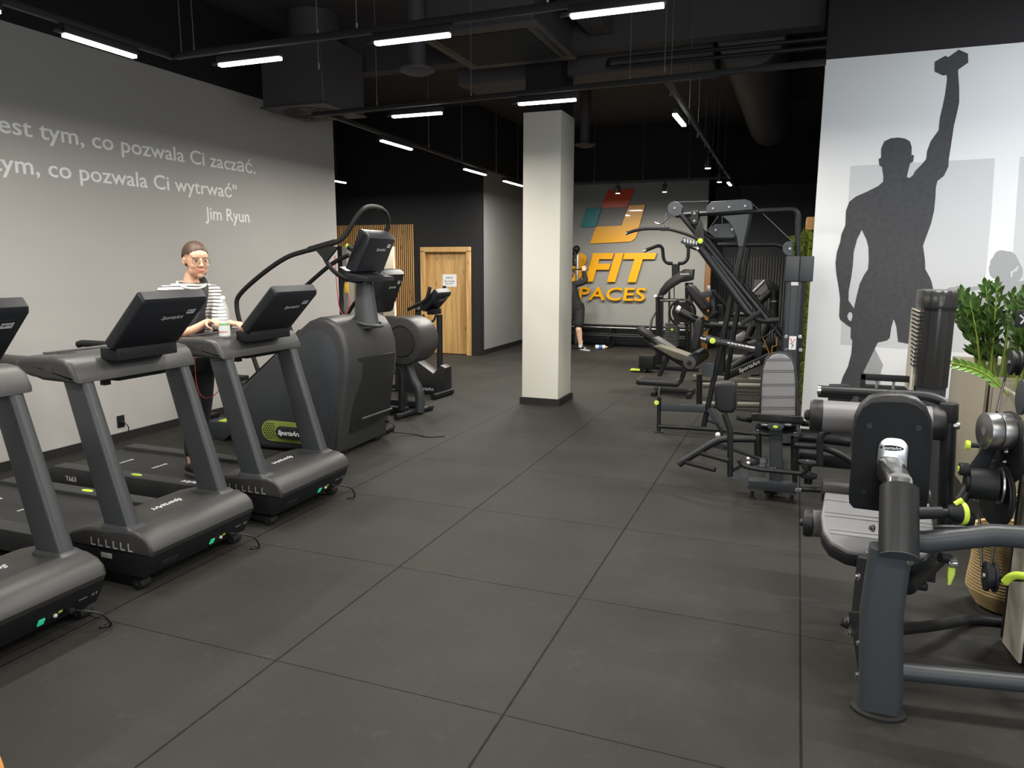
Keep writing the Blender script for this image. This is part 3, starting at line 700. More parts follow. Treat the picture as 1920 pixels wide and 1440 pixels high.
# vented badge plate
cx_ = on(546, 811, Y=YN - 0.006); hw, hh = 0.335, 0.100
M = Matrix.Translation(cx_)
def pill(hw, hh, y, r, n=8):
    P = []
    for sx, a0 in ((1, -90), (-1, 90)):
        for k in range(n + 1):
            a = math.radians(a0 + 180 * k / n); P.append(cx_ + Vector((sx * (hw - hh) + hh * math.cos(a), y, hh * math.sin(a))))
    return P
pill0 = MB().prism(pill(hw, hh, 0.0, 0), (0, -0.010, 0), bev=0.003).build('badge_plate', mat('olive_plate', (0.20, 0.25, 0.045), 0.5), t)
hb = MB(); rows = 9; pitch = 0.026
for i in range(-15, 16):
    for j in range(-4, 5):
        x = (i + 0.5 * (j % 2)) * pitch; z = j * pitch * 0.87
        if abs(x) < 0.172 and abs(z) < 0.072: continue
        dx = max(0, abs(x) - (hw - hh))
        if math.hypot(dx, z) > hh - 0.014: continue
        hb.cyl(cx_ + Vector((x, -0.0105, z)), cx_ + Vector((x, -0.0112, z)), 0.0082, n=6)
o_ = hb.build('vent_holes', mat('vent_hole_black', (0.008, 0.009, 0.008), 0.7), pill0); o_['kind'] = 'stuff'
bd = MB().prism(pill(0.155, 0.058, -0.010, 0), (0, -0.022, 0), bev=0.006).build('badge', mat('badge_black', (0.018, 0.02, 0.024), 0.35), t)
MB().text('SportsArt', cx_ + Vector((0, -0.0325, -0.022)), (1, 0, 0), (0, 0, 1), w=0.25, depth=0.003, shear=0.2, align='CENTER', bold=0.03).build('maker_logo', LOGOW, bd)
# front face panel, ridge, pillar
fx = -3.66
pf = MB().prism([on(668, 672, Y=YN + .16) + Vector((.012, 0, 0)), on(739, 660, Y=YF - .14) + Vector((.012, 0, 0)), on(729, 777, Y=YF - .14) + Vector((.012, 0, 0)), on(655, 812, Y=YN + .16) + Vector((.012, 0, 0))], (-0.03, 0, 0), bev=0.006).build('front_cover', mat('front_black', (0.016, 0.016, 0.017), 0.42), t)
MB().tube([on(676, 785, Y=YN + .2) + Vector((.02, 0, 0)), on(731, 766, Y=YF - .15) + Vector((.02, 0, 0))], .012, n=10).build('front_ridge', HOOD, pf)
yc = (YN + YF) / 2 + 0.02
a0 = on(688, 604, Y=yc); a1 = on(682, 522, Y=yc)
MB().loft([[Vector((a0.x + (a1.x - a0.x) * k + p, yc + q, a0.z - .05 + (a1.z - a0.z + .08) * k)) for p, q in [(w / 2 * math.cos(2 * PI * j / 20), d / 2 * math.sin(2 * PI * j / 20)) for j in range(20)]] for k, w, d in ((0, .26, .20), (.15, .235, .185), (.5, .20, .165), (1, .15, .14))]).build('console_pillar', UPR, t)
MB().tube([Vector((a0.x + .155 * math.cos(2 * PI * j / 20), yc + .125 * math.sin(2 * PI * j / 20), a0.z - .0 + .03 * math.cos(2 * PI * j / 20) * -1)) for j in range(20)], .016, n=8, closed=True).build('pillar_collar', UPR, t)
bl = on(668, 514, Y=yc - .23); tl = on(694, 442, Y=yc - .23)
console_screen(t, yc, bl.x, bl.z, tl.x, tl.z, w=0.46, th=0.13)
tray = ony([(636, 500), (655, 512), (690, 520), (690, 528), (640, 528), (630, 515)], yc - .23)
MB().prism(tray, (0, .46, 0), bev=.012).build('console_tray', SCREENM, t)
# handrails
n1, n2 = YN + 0.04, YF - 0.04
near = ony([(487, 705), (470, 655), (452, 610), (444, 575), (450, 552), (490, 515), (535, 484), (572, 471), (605, 463), (630, 454)], n1)
far = ony([(552, 640), (540, 600), (540, 568), (575, 535), (622, 495), (655, 478)], n2)
k1 = on(672, 402, Y=n1 + .05); k1b = on(648, 440, Y=n1 + .02); k2 = on(690, 388, Y=n1 + .18); k3 = on(716, 392, Y=n2 - .2); k4 = on(728, 412, Y=n2 - .05); k5 = on(722, 445, Y=n2 - .02); k6 = on(705, 490, Y=n2)
rail = smooth_path(near + [k1b, k1, k2, k3, k4, k5, k6], 5)
MB().tube(rail, .0215, n=14).build('handrail', RUBBER, t)
MB().tube(smooth_path(far, 5), .0215, n=14).build('handrail', RUBBER, t)
j0 = on(580, 468, Y=n1); j1 = on(628, 454, Y=n1)
MB().cyl(j0, j1, .027, n=14).prism(ony([(590, 468), (612, 462), (634, 462), (612, 490), (604, 484)], n1 - .015), (0, .03, 0), bev=.006).build('rail_joint', FRAME, t)
lp = smooth_path([on(606, 478, Y=n1), on(620, 502, Y=n1 + .03), on(642, 520, Y=n1 + .12), on(668, 527, Y=yc - .12), on(684, 526, Y=yc - .04)], 5)
MB().tube(lp, .020, n=12).build('front_handle', RUBBER, t)
lp = smooth_path([on(684, 526, Y=yc + .04), on(708, 523, Y=yc + .15), on(716, 515, Y=yc + .3), on(712, 505, Y=n2)], 5)
MB().tube(lp, .020, n=12).build('front_handle', RUBBER, t)
e0 = on(652, 462, Y=n2 - .1); e1 = on(668, 474, Y=n2 - .05)
gp = MB().cyl(e0, e1, .024, n=14).build('grip_stub', RUBBER, t)
MB().cyl(e0 + Vector((-.012, 0, .004)), e0 + Vector((.002, 0, 0)), .0245, n=14).build('grip_end', LIME, gp)
# base bar with wheels
w0 = on(652, 840, Z=.035); w1 = on(730, 804, Z=.035)
bb = MB().cyl(w0, w1, .030, n=16).box((-5.0, YN + .1, .0), (-3.85, YN + .2, .09), .01).box((-5.0, YF - .2, 0), (-3.85, YF - .1, .09), .01).build('base_frame', BLACK, t)
for w in (w0, w1):
    MB().cyl(w - Vector((0, .05, 0)), w + Vector((0, .05, 0)), .034, n=16, bev=.005).build('wheel', RUBBER, bb)
pp = on(722, 790, Y=YF - .12) + Vector((.03, 0, 0))
MB().cyl(pp + Vector((-.02, 0, 0)), pp + Vector((.012, 0, 0)), .016, n=10).tube(smooth_path([pp, pp + Vector((.06, .02, -.04)), pp + Vector((.03, .06, -.12)), Vector((-3.75, 6.5, .03)), Vector((-3.60, 6.56, .01)), Vector((-3.45, 6.52, .008)), Vector((-3.3, 6.62, .006))], 5), .006, n=8).build('power_cord', CABLE, t)
# red cord with a yellow clip, hanging behind the pillar
c = smooth_path(ony([(628, 480), (631, 530), (636, 575), (646, 592), (655, 575), (652, 548), (650, 520)], YF + .08), 5)
cd = MB().tube(c, .004, n=6).build('safety_cord', REDC, t, label='red safety cord with a yellow clip')
q = on(650, 540, Y=YF + .08)
MB().box(q + Vector((-.02, -.01, -.05)), q + Vector((.02, .01, .05)), .006).build('cord_clip', mat('yellow_plastic', (0.70, 0.42, 0.02), 0.4), cd)

# elliptical trainer
Y0 = 7.25
t = thing('elliptical_trainer', 'black elliptical trainer with a round meshed flywheel housing behind the stair climber', 'elliptical trainer', (-4.3, 7.6, 0))
c = on(752, 640, Y=Y0); top = on(752, 595, Y=Y0); R = top.z - c.z
hs = MB().cyl((c.x, Y0, c.z), (c.x, Y0 + .42, c.z), R, n=40, bev=.035).build('flywheel_housing', HOOD, t)
MB().prism([Vector((c.x + R * .62 * math.cos(2 * PI * k / 32), Y0 - .001, c.z + R * .62 * math.sin(2 * PI * k / 32))) for k in range(32)], (0, -.004, 0)).build('grille', mat('grille_mesh', (0.02, 0.02, 0.02), 0.6, noise=0.9, nscale=180), hs)
MB().tube([Vector((c.x + R * .64 * math.cos(2 * PI * k / 32), Y0 - .004, c.z + R * .64 * math.sin(2 * PI * k / 32))) for k in range(32)], .007, n=8, closed=True).build('grille_ring', FRAME, hs)
ym = Y0 + .2
MB().prism(ony([(690, 594), (752, 595), (770, 680), (735, 690)], ym - .12), (0, .24, 0), bev=.02).build('drive_cover', HOOD, t)
MB().tube(smooth_path(ony([(762, 680), (775, 712), (786, 735), (787, 772)], ym + .1), 5), .055, n=14).build('front_strut', UPR, t)
MB().bar(ony([(742, 670), (752, 700), (752, 770)], ym - .15), .06, .05, .01).build('front_strut', BLACK, t)
b0 = on(746, 781, Z=.035); b1 = on(806, 764, Z=.035)
bb = MB().cyl(b0, b1, .032, n=14).box((-5.6, 7.4, .01), (-4.2, 7.5, .09), .01).box((-5.6, 7.8, .01), (-4.2, 7.9, .09), .01).box(on(748, 740, Y=7.3), on(764, 768, Y=7.5), .01).build('base_frame', BLACK, t)
for q in (b0, b1):
    MB().cyl(q - Vector((0, .04, 0)), q + Vector((0, .04, 0)), .036, n=14, bev=.004).build('wheel', RUBBER, bb)
bl = on(700, 592, Y=ym - .2); tl = on(712, 512, Y=ym - .2)
MB().bar([(c.x - .25, ym, c.z), (bl.x - .05, ym, bl.z)], .10, .08, .02).build('console_post', UPR, t)
s0 = on(697, 590, Y=ym - .23); s1 = on(722, 512, Y=ym - .23)
console_screen(t, ym, s0.x, s0.z, s1.x, s1.z, w=0.46, th=.11)
hd = smooth_path(ony([(646, 512), (640, 545), (640, 575), (652, 598), (672, 600)], ym - .1), 5)
MB().tube(hd, .022, n=12).build('moving_arm', RUBBER, t)
hd = smooth_path(ony([(652, 590), (668, 565), (690, 560)], ym + .2), 5)
MB().tube(hd, .022, n=12).build('moving_arm', RUBBER, t)
MB().tube(smooth_path(ony([(700, 530), (716, 524), (718, 515)], ym - .2), 4), .016, n=10).build('fixed_handle', STEEL, t)

# upright bike
yb = 8.85
t = thing('exercise_bike', 'black upright exercise bike with raised handlebars in front of the wooden door', 'exercise bike', (-4.9, yb, 0))
p0 = on(825, 712, Y=yb); p1 = on(824, 590, Y=yb)
MB().cyl((p0.x, yb, .22), (p1.x, yb, p1.z), .040, n=18).build('console_post', FRAME, t)
pr = ony([(836, 738), (835, 690), (826, 685), (815, 697), (812, 700), (783, 678), (765, 672), (740, 690), (740, 738)], yb - .10)
bs = MB().prism(pr, (0, .20, 0), bev=.02).build('drive_housing', mat('bike_shell', (0.018, 0.018, 0.019), 0.4), t)
q = on(803, 729, Y=yb - .102)
MB().prism([q + Vector((-.17, 0, -.05)), q + Vector((.10, 0, -.05)), q + Vector((.12, 0, -.02)), q + Vector((.09, 0, .06)), q + Vector((-.17, 0, .06))], (0, -.006, 0)).build('logo_plate', BLACK, bs)
MB().text('SportsArt', q + Vector((.09, -.007, -.02)), (1, 0, 0), (0, 0, 1), w=.25, depth=.002, shear=.2, align='RIGHT', bold=.02).build('maker_logo', SILVER, bs)
f0 = on(812, 744, Z=.04); f1 = on(845, 734, Z=.04)
fb = MB().bar([f0, f1], .07, .07, .015).box((-5.9, yb - .05, .03), (p0.x, yb + .05, .09), .01).box((-5.95, yb - .28, .0), (-5.85, yb + .28, .06), .015).build('base_frame', BLACK, t)
MB().cyl(f1 - Vector((0, .03, 0)), f1 + Vector((0, .03, 0)), .04, n=14).build('wheel', RUBBER, fb)
bl = on(795, 586, Y=yb - .2); tl = on(823, 552, Y=yb - .2)
console_screen(t, yb, bl.x, bl.z, tl.x, tl.z, w=.40, th=.10)
MB().box(on(800, 590, Y=yb - .12), on(828, 578, Y=yb + .12), .015).build('console_mount', BLACK, t)
MB().tube(smooth_path(ony([(765, 580), (785, 570), (800, 560), (806, 538)], yb - .24), 5), .024, n=12).build('handlebar', RUBBER, t)
MB().tube(smooth_path(ony([(780, 582), (805, 575), (832, 560), (833, 536)], yb + .24), 5), .024, n=12).build('handlebar', RUBBER, t)
MB().tube([on(785, 578, Y=yb - .24), on(800, 582, Y=yb), on(806, 578, Y=yb + .24)], .02, n=10, fil=.03).build('handlebar_yoke', STEEL, t)
MB().tube(smooth_path(ony([(793, 590), (802, 603), (812, 602), (818, 590)], yb - .1), 4), .014, n=10).build('accessory_loop', RUBBER, t)
MB().box(on(803, 634, Y=yb - .05), on(818, 648, Y=yb + .05), .01).build('bottle_holder', BLACK, t)
sp = MB().cyl((-5.55, yb, .2), (-5.65, yb, .85), .035, n=14).build('seat_post', FRAME, t)
MB().sphere((-5.66, yb, .90), .14, (1.1, .75, .35), 18).build('saddle', PADK, t)
MB().cyl((-5.1, yb - .16, .30), (-5.1, yb + .16, .30), .02, n=10).box((-5.16, yb - .26, .27), (-5.04, yb - .16, .30), .008).box((-5.16, yb + .16, .30), (-5.04, yb + .26, .33), .008).build('pedal_crank', BLACK, t)
# ============================================================ far walls: slats, door, sign, bench
OAK = m_wood('oak_wood', srgb((206, 168, 110)), srgb((176, 136, 84)), 'Z', 1.0, 0.5)
SLATW = m_wood('slat_wood', srgb((205, 160, 100)), srgb((180, 132, 76)), 'Z', 1.0, 0.5)
SLATB = mat('slat_backing_black', (0.008, 0.008, 0.008), 0.9)
sx0, sx1, sz1 = -8.80, -6.98, 2.50
t = thing('slat_panel', 'panel of upright pale wood slats on the black wall left of the wooden door', 'wall panel', ((sx0 + sx1) / 2, YD, 0))
b = MB().box((sx0, YD - .012, NZ1), (sx1, YD, sz1)).box((NX1, YD - .012, 0), (sx1, YD, NZ1)); b.build('felt_backing', SLATB, t)
n = 42; pitch = (sx1 - sx0) / n
for i in range(n):
    x = sx0 + pitch * (i + .5); lo = 0.0 if x > NX1 else NZ1
    MB().box((x - .0105, YD - .020, lo), (x + .0105, YD - .011, sz1), .002, 1).build('slat', SLATW, t)
# warm glow strip inside the niche
WARM = mat('warm_strip', (1, .8, .5), .5, emit=(1.0, .55, .22), estr=14.0)
t = thing('led_strip', 'warm light strip along the edge of the niche in the slats', 'light', (NX1 + .02, YD - .06, 0))
MB().box((NX1 - .012, YD - .028, .1), (NX1 - .002, YD - .012, NZ1 - .02)).build('strip', WARM, t)
t = thing('ceiling_lamp', 'lamp lighting the cream room behind the slat niche', 'lamp', (-8.0, 13.7, 2.75))
MB().box((-8.3, 13.5, 2.74), (-7.7, 13.9, 2.80), .01).build('lamp_body', TRK, t)
MB().box((-8.27, 13.53, 2.73), (-7.73, 13.87, 2.742)).build('diffuser', mat('room_lamp', (1, 1, 1), .5, emit=(1, .93, .8), estr=80.0), t)
# door
F_ = MB()
for lo, hi in (((DX0 - .075, YD - .03, 0), (DX0 + .02, YD + .12, DZ1)), ((DX1 - .02, YD - .03, 0), (DX1 + .075, YD + .12, DZ1)), ((DX0 - .075, YD - .03, DZ1 - .02), (DX1 + .075, YD + .12, DZ1 + .075))):
    F_.box(lo, hi, .004, 1)
d = thing('door_1', '', '', ((DX0 + DX1) / 2, YD, 0))
struct(d)
F_.build('door_frame', OAK, d)
MB().box((DX0 + .02, YD + .07, .01), (DX1 - .02, YD + .115, DZ1 - .02), .003, 1).build('door_leaf', OAK, d)
MB().cyl((DX0 + .10, YD + .07, 1.02), (DX0 + .10, YD + .02, 1.02), .012, n=12).box((DX0 + .09, YD + .015, 1.01), (DX0 + .22, YD + .03, 1.03), .005).build('door_handle', FRAME, d)
p = on(843, 526, Y=YD + .068)
t = thing('paper_notice', 'white paper notice with three lines of print taped to the wooden door', 'notice', p)
MB().box(p + Vector((-.15, -.001, -.12)), p + Vector((.15, .001, .12))).build('sheet', mat('notice_paper', (.74, .74, .76), .8), t)
INK = mat('notice_ink', (.10, .10, .12), .8)
def print_line(root, c, w, h):
    """a line of print too small to read: short ink strokes of uneven width"""
    g = MB(); rr = random.Random(int(w * 1000)); x = -w / 2
    while x < w / 2 - .004:
        q = min(rr.uniform(.006, .016), w / 2 - x); g.box(c + Vector((x, -.0008, -h / 2 * rr.uniform(.6, 1))), c + Vector((x + q, .0, h / 2 * rr.uniform(.7, 1)))); x += q + rr.choice((.003, .003, .003, .010))
    o = g.build('print_line', INK, root); o['kind'] = 'stuff'
for z, w, h in ((.05, .14, .026), (-.015, .215, .020), (-.06, .165, .018)): print_line(t, p + Vector((0, -.001, z)), w, h)
# sign: four parallelograms and two words
t = thing('wall_sign', 'raised sign of red, teal and yellow parallelograms over yellow 3FIT SPACES letters', 'sign', (-3.7, YB, 1.6))
YEL = mat('sign_yellow', srgb((235, 168, 12)), .28, coat=.3); RED_ = mat('sign_orange', srgb((205, 70, 20)), .3); TEA = mat('sign_teal', srgb((0, 125, 130)), .35)
ys = YB - .05
def panel(px, M, nm):
    MB().prism(ony(px, ys), (0, .03, 0), bev=.003, seg=1).build(nm, M, t)
panel([(1139, 357), (1190, 353), (1176, 388), (1127, 390)], RED_, 'orange_panel')
panel([(1099, 390), (1128, 389), (1117, 425), (1089, 426)], TEA, 'teal_panel')
panel([(1179, 385), (1210, 383), (1194, 440), (1190, 448), (1182, 453), (1106, 457), (1117, 425), (1165, 423)], YEL, 'yellow_panel')
def word(s, x0, x1, y0, y1, sh, bold, nm):
    """each letter its own part, spaced as in the sign"""
    a = on(x0, y1, Y=ys); b = on(x1, y1, Y=ys); c = on(x1, y0, Y=ys)
    cu = MB().text(s, (a.x, ys, a.z), (1, 0, 0), (0, 0, 1), w=b.x - a.x, h=c.z - b.z, depth=.045, shear=sh, bold=bold)
    # split into letters by loose geometry
    bm = cu.bm; seen = set(); k = 0
    for v0 in list(bm.verts):
        if v0 in seen: continue
        st = [v0]; comp = []; seen.add(v0)
        while st:
            v = st.pop(); comp.append(v)
            for e in v.link_edges:
                w = e.other_vert(v)
                if w not in seen: seen.add(w); st.append(w)
        idx = {v: i for i, v in enumerate(comp)}
        g = MB(); nv = [g.bm.verts.new(v.co) for v in comp]
        for f in {f for v in comp for f in v.link_faces}: g.bm.faces.new([nv[idx[v]] for v in f.verts])
        g.build(nm, YEL, t)
    bm.free()
word('3FIT', 1054, 1230, 472, 525, .22, .035, 'letter')
word('SPACES', 1064, 1211, 536, 561, .12, .012, 'letter')
# low rack under the sign
t = thing('storage_rack', 'low empty black rack with tubular rails under the sign', 'rack', (-3.2, 15.2, 0))
z1 = .45; yr0, yr1 = 14.95, 15.5
for x in (-5.2, -3.62, -1.95):
    f = MB().bar([(x, yr0, .02), (x, yr1, .02)], .06, .05, .01).bar([(x, yr1 - .05, .02), (x, yr1 - .05, z1)], .06, .06, .01).bar([(x, yr0, .22), (x, yr1 - .05, .26)], .05, .06, .01).bar([(x, yr0 + .15, .38), (x, yr1 - .05, .42)], .05, .06, .01)
    f.build('rack_frame', FRAME, t)
for y, z in ((yr0 + .04, .26), (yr0 + .22, .28), (yr0 + .2, .42), (yr0 + .4, .45)):
    MB().cyl((-5.3, y, z), (-1.85, y, z), .022, n=10).build('rail', STEEL if y == yr0 + .2 else FRAME, t)
MB().box((-5.3, yr1 - .02, .02), (-1.85, yr1, z1), .01).build('back_panel', BLACK, t)
# bottle on the floor
q = on(1125, 651, Z=.04)
t = thing('drink_bottle', 'blue and white drink bottle lying on the far floor under the sign', 'bottle', q)
bm_ = MB().cyl(q + Vector((-.10, 0, 0)), q + Vector((.10, .05, 0)), .045, n=16, bev=.012); bm_.build('bottle_body', mat('bottle_white', (.65, .68, .72), .4), t)
MB().cyl(q + Vector((-.03, .018, 0)), q + Vector((.04, .036, 0)), .0465, n=16).build('blue_band', mat('bottle_blue', (.05, .13, .38), .4), t)
MB().cyl(q + Vector((.10, .05, 0)), q + Vector((.14, .06, 0)), .025, n=12).build('cap', mat('bottle_cap_orange', (.7, .35, .15), .4), t)
# ribbed panel and notice on the far right wall, timber post
yr = 16.9
a = on(1372, 482, Y=yr); c_ = on(1475, 640, Y=yr)
t = thing('ribbed_panel', 'dark grey panel of narrow upright ribs on the far wall behind the machines', 'wall panel', ((a.x + c_.x) / 2, yr, 0))
MB().box((a.x - .25, yr - .02, 0), (c_.x + .25, yr, a.z)).build('panel_board', mat('rib_back', (.03, .03, .032), .6), t)
w = c_.x - a.x + .5; n = 30
for i in range(n):
    x = a.x - .25 + w * (i + .5) / n
    MB().box((x - .017, yr - .045, 0), (x + .017, yr - .018, a.z), .006, 1).build('rib', mat('rib_grey', (.10, .10, .105), .5), t)
p = on(1428, 535, Y=yr - .05)
t = thing('paper_notice', 'pale paper notice on the dark ribbed panel behind the lat pulldown', 'notice', p)
MB().box(p + Vector((-.16, -.001, -.2)), p + Vector((.16, .001, .12))).build('sheet', mat('notice_grey', (.22, .22, .24), .8), t)
print_line(t, p + Vector((0, -.001, .065)), .14, .03); print_line(t, p + Vector((-.03, -.001, -.01)), .20, .022)
struct(MB().box((-1.78, YB - .04, 0), (-1.66, YB + .26, 2.05), .004).build('trim_4', m_wood('brown_wood', srgb((140, 98, 52)), srgb((105, 70, 36)), 'Z')))

# ============================================================ on the ceiling
DUCT = mat('duct_black', (0.068, 0.063, 0.069), 0.6, bump=.2, bscale=60)
t = thing('air_duct_box', 'black square ventilation duct box with a round swirl diffuser under it, over the grey wall', 'air duct', (-5.42, 7.6, 4.0))
zb = 3.52
MB().box((-5.85, 7.18, zb), (-5.02, 8.02, 4.25), .012, 1).build('plenum_box', DUCT, t)
MB().box((-5.87, 7.16, zb - .012), (-5.0, 8.04, zb + .01), .004, 1).build('face_plate', DUCT, t)
MB().cyl((-5.42, 7.62, 4.25), (-5.42, 7.62, ZC), .30, n=28).build('spigot', DUCT, t)
sw = MB().cyl((-5.435, 7.6, zb - .013), (-5.435, 7.6, zb - .017), .36, n=36)
sw.build('diffuser_disc', mat('diffuser_black', (.012, .012, .012), .5), t)
for k in range(24):
    a = 2 * PI * k / 24; c = Vector((-5.435, 7.6, zb - .02)); d = Vector((math.cos(a), math.sin(a), 0)); e = Vector((math.cos(a + .5), math.sin(a + .5), 0))
    MB().bar([c + d * .12, c + e * .34], .016, .012, .003).build('diffuser_blade', mat('blade_black', (.03, .03, .032), .4), t)
def cassette(x0, y0, x1, y1, z, label):
    t = thing('ceiling_air_conditioner', label, 'air conditioner', ((x0 + x1) / 2, (y0 + y1) / 2, z))
    MB().box((x0, y0, z), (x1, y1, z + .04), .018).build('frame', DUCT, t)
    MB().box((x0 + .05, y0 + .05, z + .03), (x1 - .05, y1 - .05, ZC), .01, 1).build('unit_body', DUCT, t)
    g = .16; gx0, gy0, gx1, gy1 = x0 + g, y0 + g, x1 - g, y1 - g
    MB().box((gx0 - .01, gy0 - .01, z - .004), (gx1 + .01, gy1 + .01, z + .002)).build('grille_back', mat('grille_black', (.006, .006, .006), .7), t)
    n = 26; s = MB()
    for i in range(n):
        y = gy0 + (gy1 - gy0) * (i + .5) / n
        s.box((gx0, y - .006, z - .012), (gx1, y + .006, z - .003))
    s.build('grille', mat('grille_slat', (.028, .028, .03), .45), t)
    for lo, hi in (((x0 + .05, y0 + .2, z - .006), (x0 + .1, y1 - .2, z + .002)), ((x1 - .1, y0 + .2, z - .006), (x1 - .05, y1 - .2, z + .002))):
        MB().box(lo, hi, .004, 1).build('air_flap', mat('flap_black', (.03, .03, .032), .35), t)
    return t
cassette(-3.75, 6.95, -2.45, 8.35, 4.02, 'black cassette air conditioner with a square ribbed grille in the ceiling ahead of the column')
cassette(-9.6, 15.0 - 4.2, -8.3, 12.2, 3.95, 'black cassette air conditioner far off above the slat panel wall')
for x, y, z, lb in ((-3.65, 6.82, 3.62, 'black bell shaped ceiling vent beside the cassette air conditioner'), (-3.45, 12.3, 3.68, 'black bell shaped ceiling vent far off, right of the column')):
    t = thing('ceiling_vent', lb, 'vent', (x, y, z))
    MB().lathe([(0, 0), (.10, 0), (.17, .03), (.175, .05), (.06, .06), (.06, .07)], (x, y, z), 28).build('valve_plate', DUCT, t)
    MB().cyl((x, y, z + .06), (x, y, ZC), .085, n=20).build('stem', DUCT, t)
def duct(name, lo, hi, label):
    tag(MB().box(lo, hi, .02, 1).build(name, DUCT), label, 'duct')
tag(MB().cyl((-.62, 8.7, 4.22), (-.62, 14.5, 4.22), .36, n=36, bev=.03).build('ventilation_duct', DUCT), 'long black ventilation duct overhead behind the lat pulldown', 'duct')
duct('ventilation_duct', (-4.2, 8.9, 4.0), (-1.03, 9.7, 4.55), 'black duct crossing the ceiling behind the column top')
struct(MB().box((-12, 8.36, 4.12), (.1, 8.58, ZC)).build('ceiling_beam', CEILM))
struct(MB().box((-2.3, -4, 4.25), (-2.05, 8.4, ZC)).build('ceiling_beam', CEILM))
b = MB()
for dz, dy in ((0, 0), (.09, .05)): b.cyl((-2.0, 7.95 + dy, 3.80 + dz), (.12, 7.93 + dy, 3.80 + dz), .022, n=10)
tag(b.cyl((-2.0, 7.95, 3.8), (-2.0, 8.0, 3.89), .022, n=10).build('cable_conduit', FRAME), 'pair of black conduits running under the ceiling to the mural wall', 'pipe')
# moss on the end of the partition
MOSS = mat('moss_green', srgb((96, 112, 30)), .9, noise=.55, nscale=60)
def moss(lo, hi, n, label, big):
    g = MB(); rr = random.Random(int(n))
    for i in range(n):
        p = Vector([rr.uniform(lo[k], hi[k]) for k in range(3)]); s = rr.uniform(.012, .03) * big
        d = Vector((rr.uniform(-1, .2), rr.uniform(-.8, .8), rr.uniform(-.3, 1))).normalized(); e = d.cross(Vector((rr.random(), rr.random(), .3))).normalized()
        g.quad(p - e * s * .5, p + d * s, p + e * s * .5, p + d * s * 2.4)
    return g
g = moss((.085, 8.2, .25), (.165, 9.9, 1.66), 1500, '', 1.0)
g.box((.125, 8.16, .2), (.185, 10.0, 1.68), .01, 1)
tag(g.build('moss_wall', MOSS, sharp=180), 'strip of green moss covering the end of the mural partition beside the lat tower', 'moss', kind='stuff')
g = moss((-.02, 8.3, 1.76), (.165, 9.4, 2.06), 1100, '', 1.8).box((.08, 8.3, 1.74), (.185, 9.4, 2.09), .03)
tag(g.build('hanging_plant', MOSS, sharp=180), 'bushy yellow green foliage sticking out above the moss strip', 'plant')
tag(MB().box((.05, 8.5, 2.12), (.19, 9.5, 2.26), .01, 1).build('timber_shelf', SLATW), 'small timber ledge above the bushy foliage on the partition', 'shelf')
# ============================================================ strength machines on the right
def at_depth(px, py, d):
    return Vector((0, 0, CAM_Z)) + ray(px, py) * (d / FPX)
def plate(root, name, px, Y, th, M, bev=.003):
    """flat plate standing across the view direction at depth Y"""
    return MB().prism(ony(px, Y), (0, th, 0), bev=bev, seg=1).build(name, M, root)
def bolt(mb, p, n=(0, -1, 0), r=.012, h=.012):
    p = Vector(p); n = Vector(n).normalized()
    mb.cyl(p, p + n * h, r, n=6).cyl(p, p + n * h * .35, r * 1.5, n=12)
    return mb
def arcpx(c, r, a0, a1, n=10, ry=None):
    ry = ry or r
    return [(c[0] + r * math.cos(math.radians(a0 + (a1 - a0) * k / n)), c[1] + ry * math.sin(math.radians(a0 + (a1 - a0) * k / n))) for k in range(n + 1)]
TUBE = FRAME
YL = 7.66
t = thing('lat_pulldown_machine', 'tall lat pulldown machine with curved bar, lime knobs and weight tower beside the mural', 'gym machine', (-.7, YL, 0))
# boom and main struts
MB().tube(ony([(1268, 404), (1300, 401), (1461, 394), (1497, 392), (1496, 430), (1496, 482)], YL), .0255, n=14, fil=.24, seg=8).build('top_boom', TUBE, t)
MB().cyl(on(1406, 400, Y=YL + .03), on(1318, 805, Y=YL + .03), .028, n=14).build('main_strut', TUBE, t)
MB().cyl(on(1403, 462, Y=YL + .38), on(1361, 716, Y=YL + .38), .026, n=14).build('main_strut', TUBE, t)
MB().cyl(on(1276, 402, Y=YL - .05), on(1476, 645, Y=YL - .05), .0255, n=14).build('diagonal_strut', TUBE, t)
MB().cyl(on(1288, 402, Y=YL + .42), on(1478, 636, Y=YL + .42), .0235, n=14).build('diagonal_strut', TUBE, t)
MB().tube(ony([(1304, 408), (1310, 425), (1333, 448), (1378, 447)], YL + .1), .020, n=12, fil=.1).build('lower_boom', TUBE, t)
MB().tube(ony([(1346, 459), (1400, 459), (1456, 458), (1468, 463)], YL + .3), .024, n=12, fil=.1).build('rear_boom', TUBE, t)
# plates and pulleys
p1 = plate(t, 'pulley_housing', arcpx((1265, 391), 13.5, 0, -180, 10) + [(1252, 398), (1262, 406), (1277, 404), (1278.5, 396)], YL - .05, .10, SLATE)
p2 = plate(t, 'pulley_housing', [(1324, 400), (1325, 387), (1334, 378), (1397, 373.5), (1408, 377), (1411, 384), (1411, 393)], YL - .05, .10, SLATE)
p3 = plate(t, 'pulley_housing', [(1324, 432), (1340, 420), (1373, 418), (1381, 440), (1376, 446), (1340, 446)], YL + .06, .08, SLATE)
plate(t, 'gusset_plate', [(1354, 405), (1405, 401), (1393, 462), (1384, 462), (1382, 446), (1376, 429), (1366, 415)], YL - .035, .012, SLATE, .002)
p4 = plate(t, 'pulley_housing', arcpx((1481, 466), 14, 90, 290, 12) + [(1487, 466), (1486, 479)], YL - .04, .08, SLATE)
b5 = plate(t, 'pivot_bracket', [(1296, 396), (1309, 395), (1309, 413)] + arcpx((1302, 414), 7, 0, 180, 8), YL - .09, .16, FRAME)
